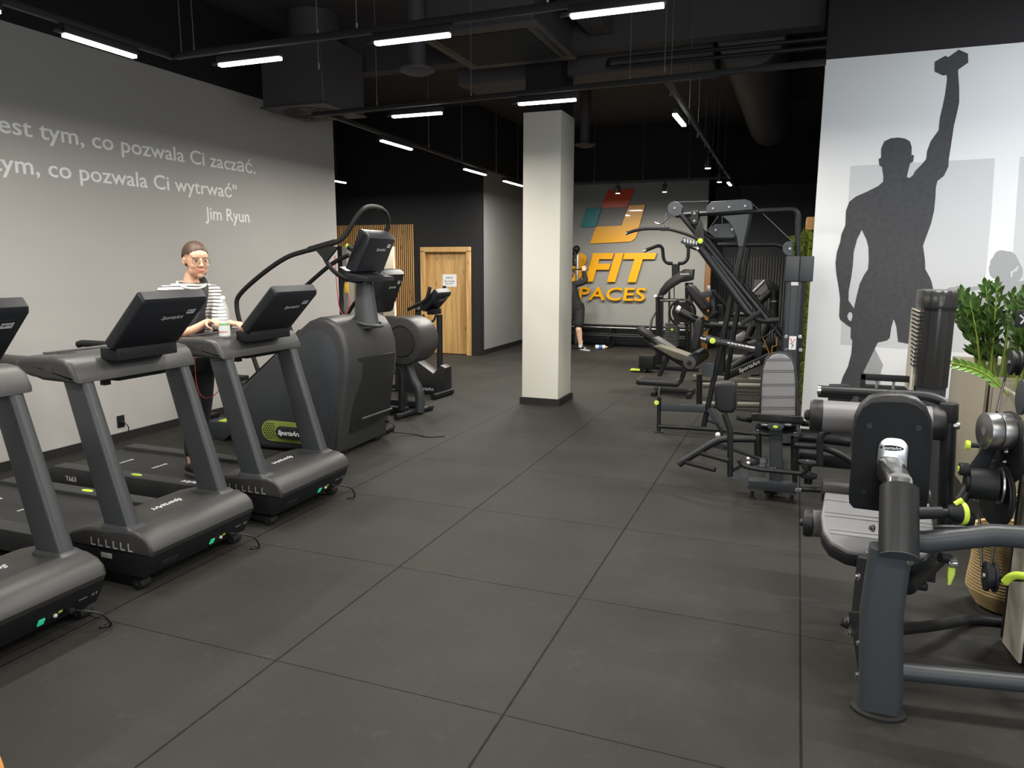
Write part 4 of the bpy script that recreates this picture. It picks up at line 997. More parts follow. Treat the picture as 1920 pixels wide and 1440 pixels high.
for h, ps in ((p1, [(1265, 390)]), (p2, [(1337, 391), (1367, 388), (1397, 386)]), (p3, [(1342, 431), (1373, 430)]), (p4, [(1481, 466)]), (b5, [(1302, 400), (1302, 414)])):
    y = {p3: YL + .06, b5: YL - .09, p4: YL - .04}.get(h, YL - .05)
    for q in ps:
        MB().cyl(on(*q, Y=y) + Vector((0, .002, 0)), on(*q, Y=y) + Vector((0, -.006, 0)), .011, n=14).build('axle_cap', STEEL, h)
cb = MB()
for a, c_ in (((1265, 379), (1330, 377)), ((1411, 382), (1487, 454)), ((1347, 405), (1330, 428)), ((1354, 405), (1354, 419))):
    cb.cyl(on(*a, Y=YL), on(*c_, Y=YL), .0028, n=6)
cb.build('cable', WIRE, t)['kind'] = 'stuff'
ch = MB(); a = on(1250, 397, Y=YL); c_ = on(1247, 428, Y=YL)
for k in range(6):
    q = a.lerp(c_, (k + .5) / 6); ch.tube([q + Vector((.009 * math.cos(x) * (k % 2), .009 * math.cos(x) * (1 - k % 2), .022 * math.sin(x))) for x in [2 * PI * j / 10 for j in range(10)]], .0035, n=6, closed=True)
ch.build('bar_chain', CHROME, t)['kind'] = 'stuff'
ch = MB(); P = smooth_path(ony([(1258, 404), (1247, 416), (1238, 420), (1228, 417)], YL - .02), 4)
ch.tube(P, .006, n=6).build('loose_chain', CHROME, t)
bar = MB().tube(smooth_path(ony([(1176, 437), (1192, 432), (1211, 429), (1247, 429), (1272, 434), (1300, 444), (1318, 455)], YL - .12), 5), .0165, n=12).build('lat_bar', RUBBER, t)
MB().cyl(on(1173.5, 438, Y=YL - .12), on(1177, 437, Y=YL - .12), .0175, n=14).build('bar_end', CHROME, bar)
MB().box(on(1238, 433, Y=YL - .14), on(1256, 426, Y=YL - .10), .006).build('bar_clamp', BLACK, bar)
# press arm with lime knob
arm = MB().cyl(on(1313, 465, Y=YL - .16), on(1402, 586, Y=YL - .16), .036, n=16).build('press_arm', TUBE, t)
MB().cyl(on(1334, 481, Y=YL - .10), on(1409, 580, Y=YL - .10), .022, n=12).build('arm_link', TUBE, arm)
MB().prism(ony([(1302, 436), (1312, 408), (1318, 420), (1322, 470), (1312, 472)], YL - .13), (0, .02, 0), bev=.003).build('arm_bracket', FRAME, arm)
kn = MB().cyl(on(1313, 452, Y=YL - .13), on(1313, 452, Y=YL - .20), .027, n=20, bev=.006).build('adjuster_knob', LIME, arm)
sec = MB().tube(smooth_path(ony([(1279, 450), (1290, 455), (1302, 457), (1311, 455)], YL - .1), 4), .030, n=12)
so = sec.build('ratchet_sector', mat('smoked_plastic', (.10, .12, .13), .25), arm)
for k in range(5):
    q = on(1284 + 5.5 * k, 451 + 1.2 * k, Y=YL - .135); MB().box(q - Vector((.004, .004, .018)), q + Vector((.004, .0, .018)), .001, 1).build('ratchet_tooth', LOGOW, so)
MB().tube(ony([(1400, 584), (1425, 603), (1460, 600)], YL - .16), .028, n=12, fil=.1).build('arm_elbow', TUBE, arm)
MB().bar(ony([(1390, 608), (1427, 584)], YL - .2), .05, .045, .012).build('arm_handle', RUBBER, arm)
MB().tube(smooth_path(ony([(1459, 598), (1456, 612), (1444, 625), (1424, 634), (1394, 632)], YL - .1), 5), .008, n=8).build('cable_sheath', CABLE, t)
MB().bar(ony([(1422, 575), (1422, 666)], YL + .1), .055, .05, .01).build('arm_post', TUBE, t)
# weight tower
x0, x1 = on(1467, 600, Y=YL - .16).x, on(1519, 600, Y=YL - .16).x
zt = on(1490, 480, Y=YL - .16).z; zs = on(1490, 528, Y=YL - .16).z
yt0, yt1 = YL - .16, YL + .20
cap = MB().box((x0, yt0 - .01, zs), ((x0 + x1) / 2 - .002, yt1, zt), .012).box(((x0 + x1) / 2 + .002, yt0 - .01, zs), (x1, yt1, zt), .012).build('tower_cap', SLATE, t)
x1 = on(1507, 600, Y=YL - .16).x
tw = [(x0 + .008, yt1), (x0 + .008, yt0 + .04), (x0 + .03, yt0 + .005), (x0 + .055, yt0 + .005), (x0 + .06, yt0 - .012), (x1 - .075, yt0 - .012), (x1 - .07, yt0 + .005), (x1 - .045, yt0 + .005), (x1 - .012, yt0 + .03), (x1 - .012, yt1)]
sh = MB().prism([(a, b_, .03) for a, b_ in tw], (0, 0, zs - .03), bev=.003, seg=1).build('weight_shroud', SLATE, t)
MB().box((x1 - .045, yt0 + .01, .03), (x1 - .004, yt1 + .01, zs)).build('tower_side', BLACK, t)
MB().box((x0 + .03, yt0 + .05, 0), (x1 + .0, yt1, .06), .01).build('tower_foot', BLACK, t)
q = on(1490, 532, Y=yt0 - .013)
MB().box(q + Vector((-.032, -.001, -.016)), q + Vector((.032, .001, .016))).build('sticker', STICK, sh)
q = on(1486, 643, Y=yt0 - .013)
st = MB().box(q + Vector((-.032, -.001, -.065)), q + Vector((.032, .001, .065))).build('instruction_sticker', LOGOW, sh)
RINK = mat('sticker_red', (.55, .08, .05), .5)
MB().tube([q + Vector((-.02, -.003, .045)), q + Vector((.0, -.003, .0)), q + Vector((.018, -.003, .04))], .004, n=6).build('pictogram', RINK, st)
MB().tube([q + Vector((-.018, -.003, .0)), q + Vector((.01, -.003, -.02)), q + Vector((-.01, -.003, -.045))], .004, n=6).build('pictogram', STICKD, st)
for px, py in ((1474, 631), (1474, 656), (1500, 631), (1501, 656)):
    bolt(MB(), on(px, py, Y=yt0)).build('bolt', CHROME, sh)
# seat side
MB().cyl(on(1235, 812, Y=YL), on(1236, 745, Y=YL), .022, n=14).build('seat_sleeve', TUBE, t)
ps = MB().box(on(1232.5, 746, Y=YL - .015), on(1238.5, 716, Y=YL + .015), .003).build('seat_post', STEEL, t)
for k in range(4):
    q = on(1235, 723 + 7 * k, Y=YL - .015); MB().cyl(q, q + Vector((0, -.002, 0)), .007, n=8).build('pin_hole', BLACK, ps)
MB().lathe([(0, 0), (.052, 0), (.052, .008), (.03, .014), (0, .014)], (on(1235, 811, Y=YL).x, YL, 0), 24).build('foot_disc', TUBE, t)
MB().cyl(on(1231, 755, Y=YL - .03), on(1231, 755, Y=YL - .06), .026, n=20, bev=.006).build('adjuster_knob', LIME, t)
zsx = on(1197, 712, Y=YL); zsy = on(1277, 712, Y=YL)
MB().box((zsx.x, YL - .15, zsx.z - .035), (zsy.x, YL + .13, zsx.z + .035), .032, 3).build('seat', PADK, t)
MB().bar(ony([(1240, 762.5), (1323, 766)], YL), .05, .082, .012).build('seat_beam', SLATE, t)
MB().bar(ony([(1330, 766), (1352, 800)], YL), .05, .07, .012).build('seat_beam_brace', SLATE, t)
MB().tube(ony([(1235, 799), (1350, 806), (1408, 813), (1490, 816)], YL), .024, n=12).build('floor_tube', TUBE, t)
MB().cyl(on(1311, 702, Y=YL + .3), on(1311, 757, Y=YL + .3), .03, n=14).build('roller_post', TUBE, t)
plate(t, 'roller_bracket', [(1318, 681), (1340, 682), (1336, 708), (1316, 706)], YL - .02, .012, SLATE, .002)
# thigh roller and chest pad
a = on(1293, 680, Y=YL - .14); b_ = on(1318, 664, Y=YL + .30)
rl = MB().cyl(a, b_, .070, n=28, bev=.012).build('thigh_roller', PADK, t)
d = (a - b_).normalized()
MB().cyl(a, a + d * .008, .066, n=26, bev=.003).build('roller_end', mat('roller_end_grey', (.06, .06, .062), .5), rl)
MB().cyl(a, a + d * .022, .022, n=16, bev=.006).build('roller_hub', RUBBER, rl)
pad = MB().prism(ony([(1296, 652), (1297, 638), (1302, 606), (1307, 597), (1314, 597), (1317, 603), (1313, 630), (1308, 655), (1302, 659)], YL - .12), (0, .26, 0), bev=.02, seg=3).build('chest_pad', PADK, t)
MB().cyl(on(1312, 634, Y=YL), on(1326, 637, Y=YL), .036, n=18).build('pad_tube', CHROME, t)
cl = MB().cyl(on(1324, 636, Y=YL), on(1350, 641, Y=YL), .044, n=20, bev=.006).cyl(on(1350, 641, Y=YL), on(1367, 644, Y=YL), .036, n=18).build('pad_clamp', SLATE, t)
MB().cyl(on(1336, 639, Y=YL - .04), on(1336, 639, Y=YL - .07), .030, n=20, bev=.006).build('adjuster_knob', LIME, cl)
tel = MB().cyl(on(1364, 643, Y=YL), on(1422, 654, Y=YL), .036, n=18).build('telescopic_tube', CHROME, t)
for k in range(5):
    q = on(1370 + 6.5 * k, 643.5 + 1.2 * k, Y=YL - .036); MB().cyl(q, q + Vector((0, -.003, 0)), .006, n=8).build('pin_hole', BLACK, tel)
MB().box(on(1416, 640, Y=YL - .05), on(1428, 668, Y=YL + .05), .01).build('tube_stop', BLACK, t)

# ------------------------------------------------------------ hip abduction machine
YA = 6.05
t = thing('hip_abduction_machine', 'hip abduction machine with a rounded grey ribbed backrest, black knee pads and slate base', 'gym machine', (-.07, 5.9, 0))
bp = ony([(1423, 778), (1425, 720), (1428, 690), (1434, 674), (1446, 664), (1460, 661), (1474, 663), (1486, 672), (1492, 686), (1496, 720), (1495, 778)], YA + .02)
tilt = lambda v: v + Vector((0, (v.z - .6) * .18, 0))
sh = MB().prism([tilt(v) for v in bp], (0, .03, 0), bev=.006).build('backrest_shell', PADK, t)
bi = ony([(1427, 778), (1428.5, 720), (1431, 692), (1437, 677), (1448, 667), (1460, 664.5), (1472, 666), (1483, 675), (1488, 688), (1491, 720), (1491, 778)], YA)
bk = MB().prism([tilt(v) for v in bi], (0, -.045, 0), bev=.018, seg=3).build('backrest_pad', PADG, t)
for z, x0_, x1_ in ((674, 1436, 1484), (695, 1431, 1489), (720, 1429, 1491), (742, 1428, 1491), (762, 1427, 1491)):
    for dz in (0, 3.2):
        MB().cyl(tilt(on(x0_, z + dz, Y=YA)) + Vector((0, -.0455, 0)), tilt(on(x1_, z + dz, Y=YA)) + Vector((0, -.0455, 0)), .0028, n=6).build('stitch_seam', mat('seam_dark', (.07, .07, .075), .6), bk)
zs_ = on(1457, 783, Y=5.62).z
outline = []
xa, xb = on(1407, 786, Y=5.66).x, on(1507, 790, Y=5.66).x
xm = (xa + xb) / 2; hw = (xb - xa) / 2
for k in range(25):
    a = math.radians(180 + 180 * k / 24); outline.append(Vector((xm + hw * math.cos(a), 5.74 + .16 * math.sin(a), zs_ - .055)))
outline += [Vector((xm + hw * .82, 6.08, zs_ - .055)), Vector((xm - hw * .82, 6.08, zs_ - .055))]
outline = [v + Vector((0, 0, (5.70 - v.y) * .20)) for v in outline]
MB().prism(outline, (0, 0, .062), bev=.016, seg=3).build('seat', PADK, t)
for sx, (h0, h1) in ((-1, ((1383, 783), (1408, 788))), (1, ((1521, 795), (1504, 794)))):
    a = on(*h0, Y=5.72); b_ = on(*h1, Y=5.8)
    MB().cyl(a, b_, .021, n=14, bev=.005).build('hand_grip', RUBBER, t)
MB().box(on(1412, 811, Y=5.62), on(1498, 800, Y=5.95), .008).build('seat_carriage', SLATE, t)
for px in (1433, 1477): MB().box(on(px - 7, 799, Y=5.6), on(px + 7, 793, Y=5.64), .004).build('carriage_slide', STEEL, t)
q = on(1454, 800, Y=5.585)
bd = MB().prism([q + Vector((.058 * math.cos(a) * (1), 0, .028 * math.sin(a))) for a in [2 * PI * k / 24 for k in range(24)]], (0, .02, 0), bev=.003).build('badge', SLATE, t)
MB().prism([q + Vector((.018 * math.cos(a), -.0005, .010 * math.sin(a))) for a in [2 * PI * k / 20 for k in range(20)]], (0, -.002, 0)).build('badge_dot', LIME, bd)
MB().bar([on(1455, 904, Y=5.72), on(1455, 803, Y=5.68)], .092, .07, .012, up=(0, 1, 0)).build('seat_column', SLATE, t)
for px, py0, py1 in ((1421, 813, 858), (1490, 818, 882)):
    cy = MB().cyl(on(px, py1, Y=5.72), on(px, py0, Y=5.72), .028, n=16, bev=.004).build('pivot_post', TUBE, t)
    MB().cyl(on(px, py0, Y=5.72), on(px, py0 - 7, Y=5.72), .013, n=12).cyl(on(px, py0 - 7, Y=5.72), on(px, py0 - 9, Y=5.72), .019, n=14).build('pivot_pin', CHROME, cy)
MB().tube(ony([(1385, 862), (1392, 873), (1420, 880), (1454, 883), (1502, 888), (1512, 880), (1506, 872)], 5.55), .018, n=12, fil=.08).build('front_hoop', TUBE, t)
MB().box(on(1402, 917, Y=5.62), on(1494, 902, Y=5.74), .008).build('base_beam', SLATE, t)
MB().box(on(1371, 897, Y=5.66), on(1406, 884, Y=5.9), .008).build('base_beam', SLATE, t)
MB().box((-.14, 5.74, .03), (-.04, 7.0, .10), .01).build('base_beam', BLACK, t)
for px in (1411, 1486):
    q = on(px, 917, Y=5.68); MB().cyl((q.x, 5.68, 0), (q.x, 5.68, .06), .014, n=10).lathe([(0, 0), (.026, 0), (.024, .012), (0, .014)], (q.x, 5.68, 0), 18).build('levelling_foot', RUBBER, t)
# left arm: foot bars and knee pad
la = ony([(1418, 823), (1385, 823), (1352, 823), (1334, 832), (1276, 868)], 5.62)
MB().tube(la, .026, n=14, fil=.12).build('leg_arm', TUBE, t)
MB().cyl(on(1277, 867, Y=5.62), on(1272.5, 870, Y=5.62), .031, n=16, bev=.006).build('arm_end', TUBE, t)
for a, b_ in (((1312, 849), (1367, 864)), ((1284, 866), (1341, 881))):
    MB().cyl(on(*a, Y=5.62), on(*b_, Y=5.5), .019, n=14, bev=.005).build('foot_peg', RUBBER, t)
MB().tube(ony([(1358, 776), (1364, 792), (1369, 806), (1369, 893)], 5.6), .022, n=14, fil=.12).build('knee_pad_post', TUBE, t)
MB().prism(ony([(1341, 718), (1376, 716), (1381, 724), (1380, 766), (1374, 775), (1352, 775), (1340, 766), (1338, 726)], 5.58), (0, .13, 0), bev=.03, seg=4).build('knee_pad', PADK, t)
MB().prism(ony([(1334, 829), (1362, 835), (1362, 846), (1336, 838)], 5.64), (0, .012, 0), bev=.002, seg=1).build('arm_plate', SLATE, t)
MB().bar(ony([(1360, 837), (1426, 861)], 5.6), .02, .028, .005).build('arm_link', TUBE, t)
lk = MB().cyl(on(1430, 864, Y=5.6), on(1430, 864, Y=5.56), .022, n=16).cyl(on(1429, 871, Y=5.6), on(1429, 871, Y=5.56), .020, n=16).build('link_joint', SLATE, t)
MB().tube(ony([(1327, 788), (1346, 794), (1353, 806), (1353, 818)], 5.7), .012, n=10, fil=.06).build('range_lever', TUBE, t)
MB().sphere(on(1346, 815, Y=5.69), .020, n=14).build('lever_ball', mat('white_ball', (.75, .75, .75), .3), t)
for px, py in ((1403, 859), (1403, 868)):
    MB().sphere(on(px, py, Y=5.6), .014, n=12).build('spring_cap', mat('white_ball', (.75, .75, .75), .3), t)
MB().bar(ony([(1372, 882), (1390, 872), (1428, 866)], 5.62), .03, .03, .006).build('arm_link', TUBE, t)
# right arm mirrored
MB().tube(ony([(1492, 819), (1540, 823), (1594, 829)], 5.9), .036, n=14).build('leg_arm', TUBE, t)
MB().tube(ony([(1490, 834), (1540, 838), (1572, 850), (1600, 868)], 5.66), .024, n=14, fil=.12).build('leg_arm', TUBE, t)
MB().tube(ony([(1556, 806), (1541, 812), (1537, 826), (1537, 872)], 5.55), .024, n=14, fil=.1).build('knee_pad_post', TUBE, t)
MB().prism(ony([(1556, 724), (1592, 724), (1597, 732), (1597, 796), (1590, 804), (1562, 804), (1554, 796), (1553, 732)], 5.58), (0, .13, 0), bev=.03, seg=4).build('knee_pad', PADK, t)
for px, py, r in ((1514, 868, .070), (1516, 892, .062)):
    q = on(px, py, Y=5.75)
    pu = MB().cyl(q - Vector((0, 0, .012)), q + Vector((0, 0, .012)), r, n=28, bev=.003).cyl(q - Vector((0, 0, .06)), q - Vector((0, 0, .012)), .03, n=14).build('cable_pulley', TUBE, t)
    MB().cyl(q + Vector((0, 0, .012)), q + Vector((0, 0, .018)), .010, n=8).build('axle_cap', CHROME, pu)
MB().box(on(1497, 872, Y=5.95), on(1600, 852, Y=6.05), .01).build('rear_beam', TUBE, t)
MB().cyl(on(1498, 917, Y=5.68), on(1600, 921, Y=5.62), .020, n=12).build('floor_tube', TUBE, t)
MB().cyl(on(1490, 880, Y=5.72), on(1490, 905, Y=5.72), .018, n=12).build('pivot_shaft', TUBE, t)
bb = MB()
for px, py in ((1494, 918), (1499, 918), (1446, 879), (1452, 879)): bolt(bb, on(px, py, Y=5.6), r=.010)
bb.build('bolts', CHROME, t)['kind'] = 'stuff'
# its weight tower with curved shroud
yT = 5.2
xl, xr = on(1727, 600, Y=yT).x, on(1795, 600, Y=yT).x
xm = (xl + xr) / 2; w2 = (xr - xl) / 2
def shroud_ring(z, k, dy):
    P = [(-1, .30), (-1, .06), (-.92, .0), (-.62, -.01), (-.56, -.03), (-.2, -.045), (.2, -.045), (.50, -.03), (.56, -.01), (.90, .0), (1, .06), (1, .30)]
    return [Vector((xm + a * w2 * k, yT + b_ + dy, z)) for a, b_ in P]
zt = on(1750, 545, Y=yT).z; z1_ = on(1750, 578, Y=yT).z; z2_ = on(1750, 712, Y=yT).z
MB().loft([shroud_ring(z1_, 1.0, -.012), shroud_ring(z1_ + .02, 1.02, -.016), shroud_ring(zt - .012, .98, 0.0), shroud_ring(zt, .95, .006)]).build('tower_cap', mat('gloss_black', (.018, .018, .019), .25), t)
sh = MB().loft([shroud_ring(z2_ - .05, .98, .02), shroud_ring(z2_ + .1, .97, .012), shroud_ring(z1_ - .2, .95, .0), shroud_ring(z1_, .94, .0)]).build('weight_shroud', mat('shroud_black', (.020, .020, .021), .24), t)
MB().loft([shroud_ring(.05, .90, .035), shroud_ring(z2_ - .04, .92, .03)]).build('lower_shroud', SLATE, t)
BEIGE = mat('beige_side_panel', srgb((178, 172, 158)), .55, bump=.1, bscale=600)
MB().box((xl - .012, yT + .06, .05), (xl + .004, yT + .36, z1_ - .02), .003, 1).build('side_panel', BEIGE, t)
lv = MB()
for k in range(14):
    z = z1_ - .02 - .026 * k
    MB().box((xl - .018, yT + .03, z - .016), (xl + .0, yT + .30 - .012 * k, z - .006), .001, 1).build('louver', BLACK, sh)
q = Vector((xl - .004, yT + .03, z2_ + .02))
MB().box(q + Vector((-.013, .02, -.12)), q + Vector((-.008, .05, .18))).build('weight_scale', mat('scale_strip', (.62, .62, .58), .5), t)
MB().box((xl - .30, yT + .16, z2_ - .05), (xl - .01, yT + .20, z2_ - .01), .004).box((xl - .30, yT + .16, z2_ - .32), (xl - .27, yT + .20, z2_ - .01), .004).build('guard_frame', BLACK, t)
for k in (1, 2):
    x = xl - .30 + .10 * k; MB().box((x - .008, yT + .17, z2_ - .30), (x + .008, yT + .19, z2_ - .05), .002, 1).build('guide_rod', STEEL, t)
MB().box((xl - .28, yT + .2, z2_ - .34), (xl - .01, yT + .34, z2_ - .10), .01).build('weight_stack', BLACK, t)
MB().box((xl - .05, yT - .0, 0), (xr + .02, yT + .4, .06), .01).build('tower_foot', BLACK, t)
# ------------------------------------------------------------ seated leg curl in the right foreground
t = thing('seated_leg_curl_machine', 'large seated leg curl machine in the right foreground, its black backrest turned to the camera', 'gym machine', (.41, 3.03, 0))
yp = 3.04
p0 = on(1647, 1325, Y=yp); p1 = on(1668, 1045, Y=yp)
post = MB().loft([[Vector((x + a, yp + b_, z)) for a, b_ in rrect(w, .10, .028)] for x, z, w in ((p0.x, .02, .158), (p0.x + .002, .10, .158), (on(1652, 1150, Y=yp).x, on(1652, 1150, Y=yp).z, .152), (p1.x, p1.z + .04, .145))]).build('main_post', SLATE, t)
ft = MB().lathe([(0, 0), (.112, 0), (.112, .012), (.10, .020), (0, .022)], (p0.x, yp, 0), 36, M=Matrix.Diagonal((.92, .7, 1, 1))).build('foot_plate', RUBBER, t)
# backrest carrier: painted tube, chrome slider, pad
a = Vector((.424, 2.985, .675)); b_ = Vector((.430, 3.175, .893))
d = (b_ - a).normalized()
tb = MB().cyl(a, b_, .071, n=32).build('backrest_tube', FRAME, t)
MB().cyl(a - d * .003, a + d * .004, .0705, n=32).build('tube_cap', mat('cap_grey', (.06, .07, .078), .5), tb)
ch = MB().bar([a.lerp(b_, .7), b_ + d * .03], .094, .094, .03, up=(0, 1, 0)).build('chrome_slider', CHROME, t)
c0 = b_ + d * .02; c1 = Vector((.418, 3.375, .915))
MB().loft([[c + Vector((p, 0, q)) for p, q in rrect(w, w, .035)] for c, w in ((c0, .094), (c0.lerp(c1, .5), .098), (c1, .108))]).build('slider_neck', CHROME, t)
pk = on(1673, 858, Y=3.385)
br = MB().prism([pk + Vector((x, 0, z)) for x, z in rrect(.115, .17, .045, 5)], (0, .02, 0), bev=.004).build('chrome_bracket', CHROME, t)
q = on(1672, 840, Y=3.383)
lg = MB().prism([q + Vector((.046 * math.cos(x), -.0, .012 * math.sin(x))) for x in [2 * PI * k / 24 for k in range(24)]], (0, -.003, 0)).build('maker_plate', BLACK, br)
MB().text('SportsArt', q + Vector((0, -.0035, -.0055)), (1, 0, 0), (0, 0, 1), w=.074, depth=.001, shear=.2, align='CENTER', bold=.02).build('maker_logo', LOGOW, lg)
def tiltb(v): return v + Vector((0, (v.z - .98) * .06, 0))
bpl = [(1603, 940), (1592, 925), (1600, 820), (1607, 786), (1618, 766), (1634, 756), (1660, 754), (1700, 755), (1722, 762), (1737, 775), (1745, 796), (1747, 830), (1737, 950), (1730, 960), (1714, 965), (1600, 951)]
bpl = [(1600, 951), (1592, 942), (1591, 925), (1600, 820), (1607, 786), (1618, 766), (1634, 756), (1660, 754), (1700, 755), (1722, 762), (1737, 775), (1745, 796), (1747, 830), (1737, 950), (1730, 961), (1714, 965)]
B = MB().prism([tiltb(v) for v in ony(bpl, 3.40)], (0, .012, 0), bev=.004).build('back_plate', mat('matt_black_plate', (.009, .010, .012), .6, spec=.15), t)
pad = [(1599, 940), (1598, 820), (1603, 784), (1614, 762), (1632, 746), (1660, 740), (1692, 740), (1722, 748), (1740, 764), (1751, 792), (1752, 830), (1742, 945), (1725, 955)]
MB().prism([tiltb(v) for v in ony(pad, 3.412)], (0, .085, 0), bev=.035, seg=4).build('backrest_pad', PADK, t)
MB().tube([tiltb(v) + Vector((0, .02, 0)) for v in ony([(1679, 740), (1679, 748)], 3.41)], .0015, n=6).build('pad_seam', BLACK, t)
for px, py in ((1630, 799), (1722, 803), (1619, 921)):
    bolt(MB(), tiltb(on(px, py, Y=3.398)), r=.009, h=.008).build('bolt', FRAME, B)
# lime pull knob
k0 = a.lerp(b_, .66) + Vector((.05, 0, 0)); k1 = k0 + Vector((.10, .03, .005))
kb = MB().cyl(k0, k1, .024, n=16).cyl(k1, k1 + Vector((.025, .01, 0)), .016, n=12).cyl(k1 + Vector((.022, .007, 0)), k1 + Vector((.062, .019, 0)), .018, r2=.042, n=20).build('pull_knob', BLACK, t)
MB().cyl(k1 + Vector((.062, .019, 0)), k1 + Vector((.082, .025, 0)), .045, n=24, bev=.006).build('knob_face', LIME, kb)
MB().cyl(k1 + Vector((.045, .015, .035)), k1 + Vector((.07, .02, .055)), .010, n=10).build('knob_catch', LIME, kb)
# seat
zn, zf = .555, .660
def sp(x, y): return Vector((x, y, zn + (zf - zn) * (y - 3.3) / .6))
sl = [(.19, 3.84), (.168, 3.60), (.175, 3.46), (.205, 3.37), (.27, 3.315), (.36, 3.30), (.50, 3.31), (.58, 3.36), (.63, 3.46), (.645, 3.60), (.66, 3.84)]
nrm = Vector((0, -.17, .98))
MB().prism([sp(x, y) - nrm * .075 for x, y in sl], nrm * .05, bev=.008).build('seat_shell', BLACK, t)
st = MB().prism([sp(x * .98 + .008, y + .005) - nrm * .028 for x, y in sl], nrm * .030, bev=.014, seg=3).build('seat', PADG, t)
for y in (3.44, 3.475, 3.60, 3.635, 3.76):
    w = .012 if y > 3.5 else .03
    MB().cyl(sp(.178 + w, y) + nrm * .0015, sp(.645 - w, y) + nrm * .0015, .005, n=8).build('seat_ridge', PADG, st)
fr = sp(.18, 3.90) - nrm * .02; fe = sp(.665, 3.90) - nrm * .02
MB().cyl(fr, fe, .062, n=28, bev=.02).build('seat_front_roll', PADK, t)
MB().bar([sp(.42, 3.35) - nrm * .12, sp(.42, 3.95) - nrm * .12], .12, .06, .012).build('seat_frame', FRAME, t)
MB().bar([(p1.x + .01, yp, .50), (.42, 3.42, .46)], .09, .09, .015).build('seat_neck', FRAME, t)
# thigh roller, handle, ankle roller
yr = 4.12
r0 = on(1541, 780, Y=yr); r1 = on(1745, 793, Y=yr)
rl = MB().cyl(r0, r1, .0835, n=32).build('thigh_roller', PADG, t)
dx = (r1 - r0).normalized()
for q, s in ((r0, -1), (r1, 1)):
    e = MB().lathe([(.084, -.002), (.086, 0), (.086, .045), (.078, .058), (.05, .060), (0, .060)], q, 30, axis=dx * s).build('roller_end', PADK, rl)
    MB().lathe([(.030, .0), (.030, .015), (.02, .028), (0, .03)], q + dx * s * .058, 18, axis=dx * s).build('roller_hub', RUBBER, rl)
h0 = on(1537, 731, Y=yr + .1)
hpts = [h0, on(1740, 742, Y=yr + .1), on(1778, 757, Y=yr + .08), on(1779, 800, Y=yr), on(1776, 880, Y=yr), on(1773, 1000, Y=yr)]
MB().tube(hpts[:4], .0245, n=16, fil=.16, seg=8).build('hand_bar', FRAME, t)
MB().cyl(h0 + Vector((-.012, 0, 0)), h0 + Vector((.006, 0, 0)), .0255, n=18).build('bar_end', CHROME, t)
vp = MB().cyl(on(1779, 790, Y=yr), on(1771, 1003, Y=yr), .036, n=18).build('lever_post', FRAME, t)
MB().cyl(on(1780, 756, Y=yr), on(1779, 789, Y=yr), .042, n=18, bev=.006).build('post_sleeve', RUBBER, t)
MB().cyl(on(1786, 798, Y=yr - .02), on(1799, 799, Y=yr - .02), .018, n=12, bev=.004).build('post_bolt', STEEL, vp)
MB().box(on(1533, 745, Y=yr + .3), on(1600, 733, Y=yr + .34), .006).build('shin_guard', BLACK, t)
a0 = on(1518, 981, Y=3.92); a1 = on(1600, 985, Y=3.98)
ar = MB().cyl(a0, a1, .068, n=28).build('ankle_roller', PADG, t)
MB().lathe([(.069, 0), (.070, .03), (.062, .042), (0, .044)], a0 + Vector((.012, 0, 0)), 26, axis=(-1, 0, 0)).lathe([(.02, .044), (.016, .06), (0, .062)], a0 + Vector((.012, 0, 0)), 14, axis=(-1, 0, 0)).build('roller_end', PADK, ar)
MB().cyl(a1, a1 + Vector((.55, .1, .02)), .02, n=12).build('ankle_bar', FRAME, t)
# beams
ub = [on(1690, 1012, Y=3.08), on(1735, 1016, Y=3.10), on(1862, 1003, Y=3.12), on(1990, 1012, Y=3.05)]
MB().bar(ub, .075, .082, .030, up=(0, 0, 1)).build('upper_beam', SLATE, t)
MB().cyl(on(1680, 1258, Y=3.12), on(2120, 1300, Y=3.25), .036, n=18).build('lower_tube', SLATE, t)
MB().tube([on(1660, 1183, Y=3.35), on(1760, 1172, Y=3.7), on(1822, 1160, Y=4.02), on(1885, 1168, Y=4.05)], .026, n=14, fil=.12).build('rear_tube', FRAME, t)
# side bracket, stub foot and bolts on the left of the post
MB().prism([on(1590, 1148, Y=3.15), on(1612, 1150, Y=3.05), on(1621, 1300, Y=3.05), on(1611, 1276, Y=3.12), on(1600, 1196, Y=3.15)], (.012, .02, 0), bev=.002, seg=1).build('side_bracket', FRAME, t)
MB().prism([on(1607, 1045, Y=3.25), on(1640, 1052, Y=3.1), on(1626, 1150, Y=3.1), on(1596, 1150, Y=3.25)], (.010, .03, 0), bev=.002, seg=1).build('side_bracket', BLACK, t)
MB().cyl(on(1592, 1172, Y=3.2), on(1577, 1165, Y=3.2), .018, n=14, bev=.004).build('stub_foot', RUBBER, t)
for px, py, y, n_ in ((1614, 1206, 3.06, (-1, -.3, 0)), (1611, 1266, 3.06, (-1, -.3, 0)), (1611, 1082, 3.12, (-1, -.3, 0)), (1684, 1216, 3.06, (1, -.2, 0)), (1682, 1278, 3.06, (1, -.2, 0)), (1591, 1163, 3.18, (-1, -.5, 0)), (1594, 1187, 3.16, (-1, -.5, 0)), (1638, 991, 3.18, (-1, -.3, .2)), (1631, 1038, 3.1, (-1, -.3, 0)), (1715, 1000, 3.12, (1, -.4, .2)), (1704, 1052, 3.0, (.6, -1, 0))):
    bolt(MB(), on(px, py, Y=y), n_, r=.010, h=.016).build('bolt', CHROME, t)
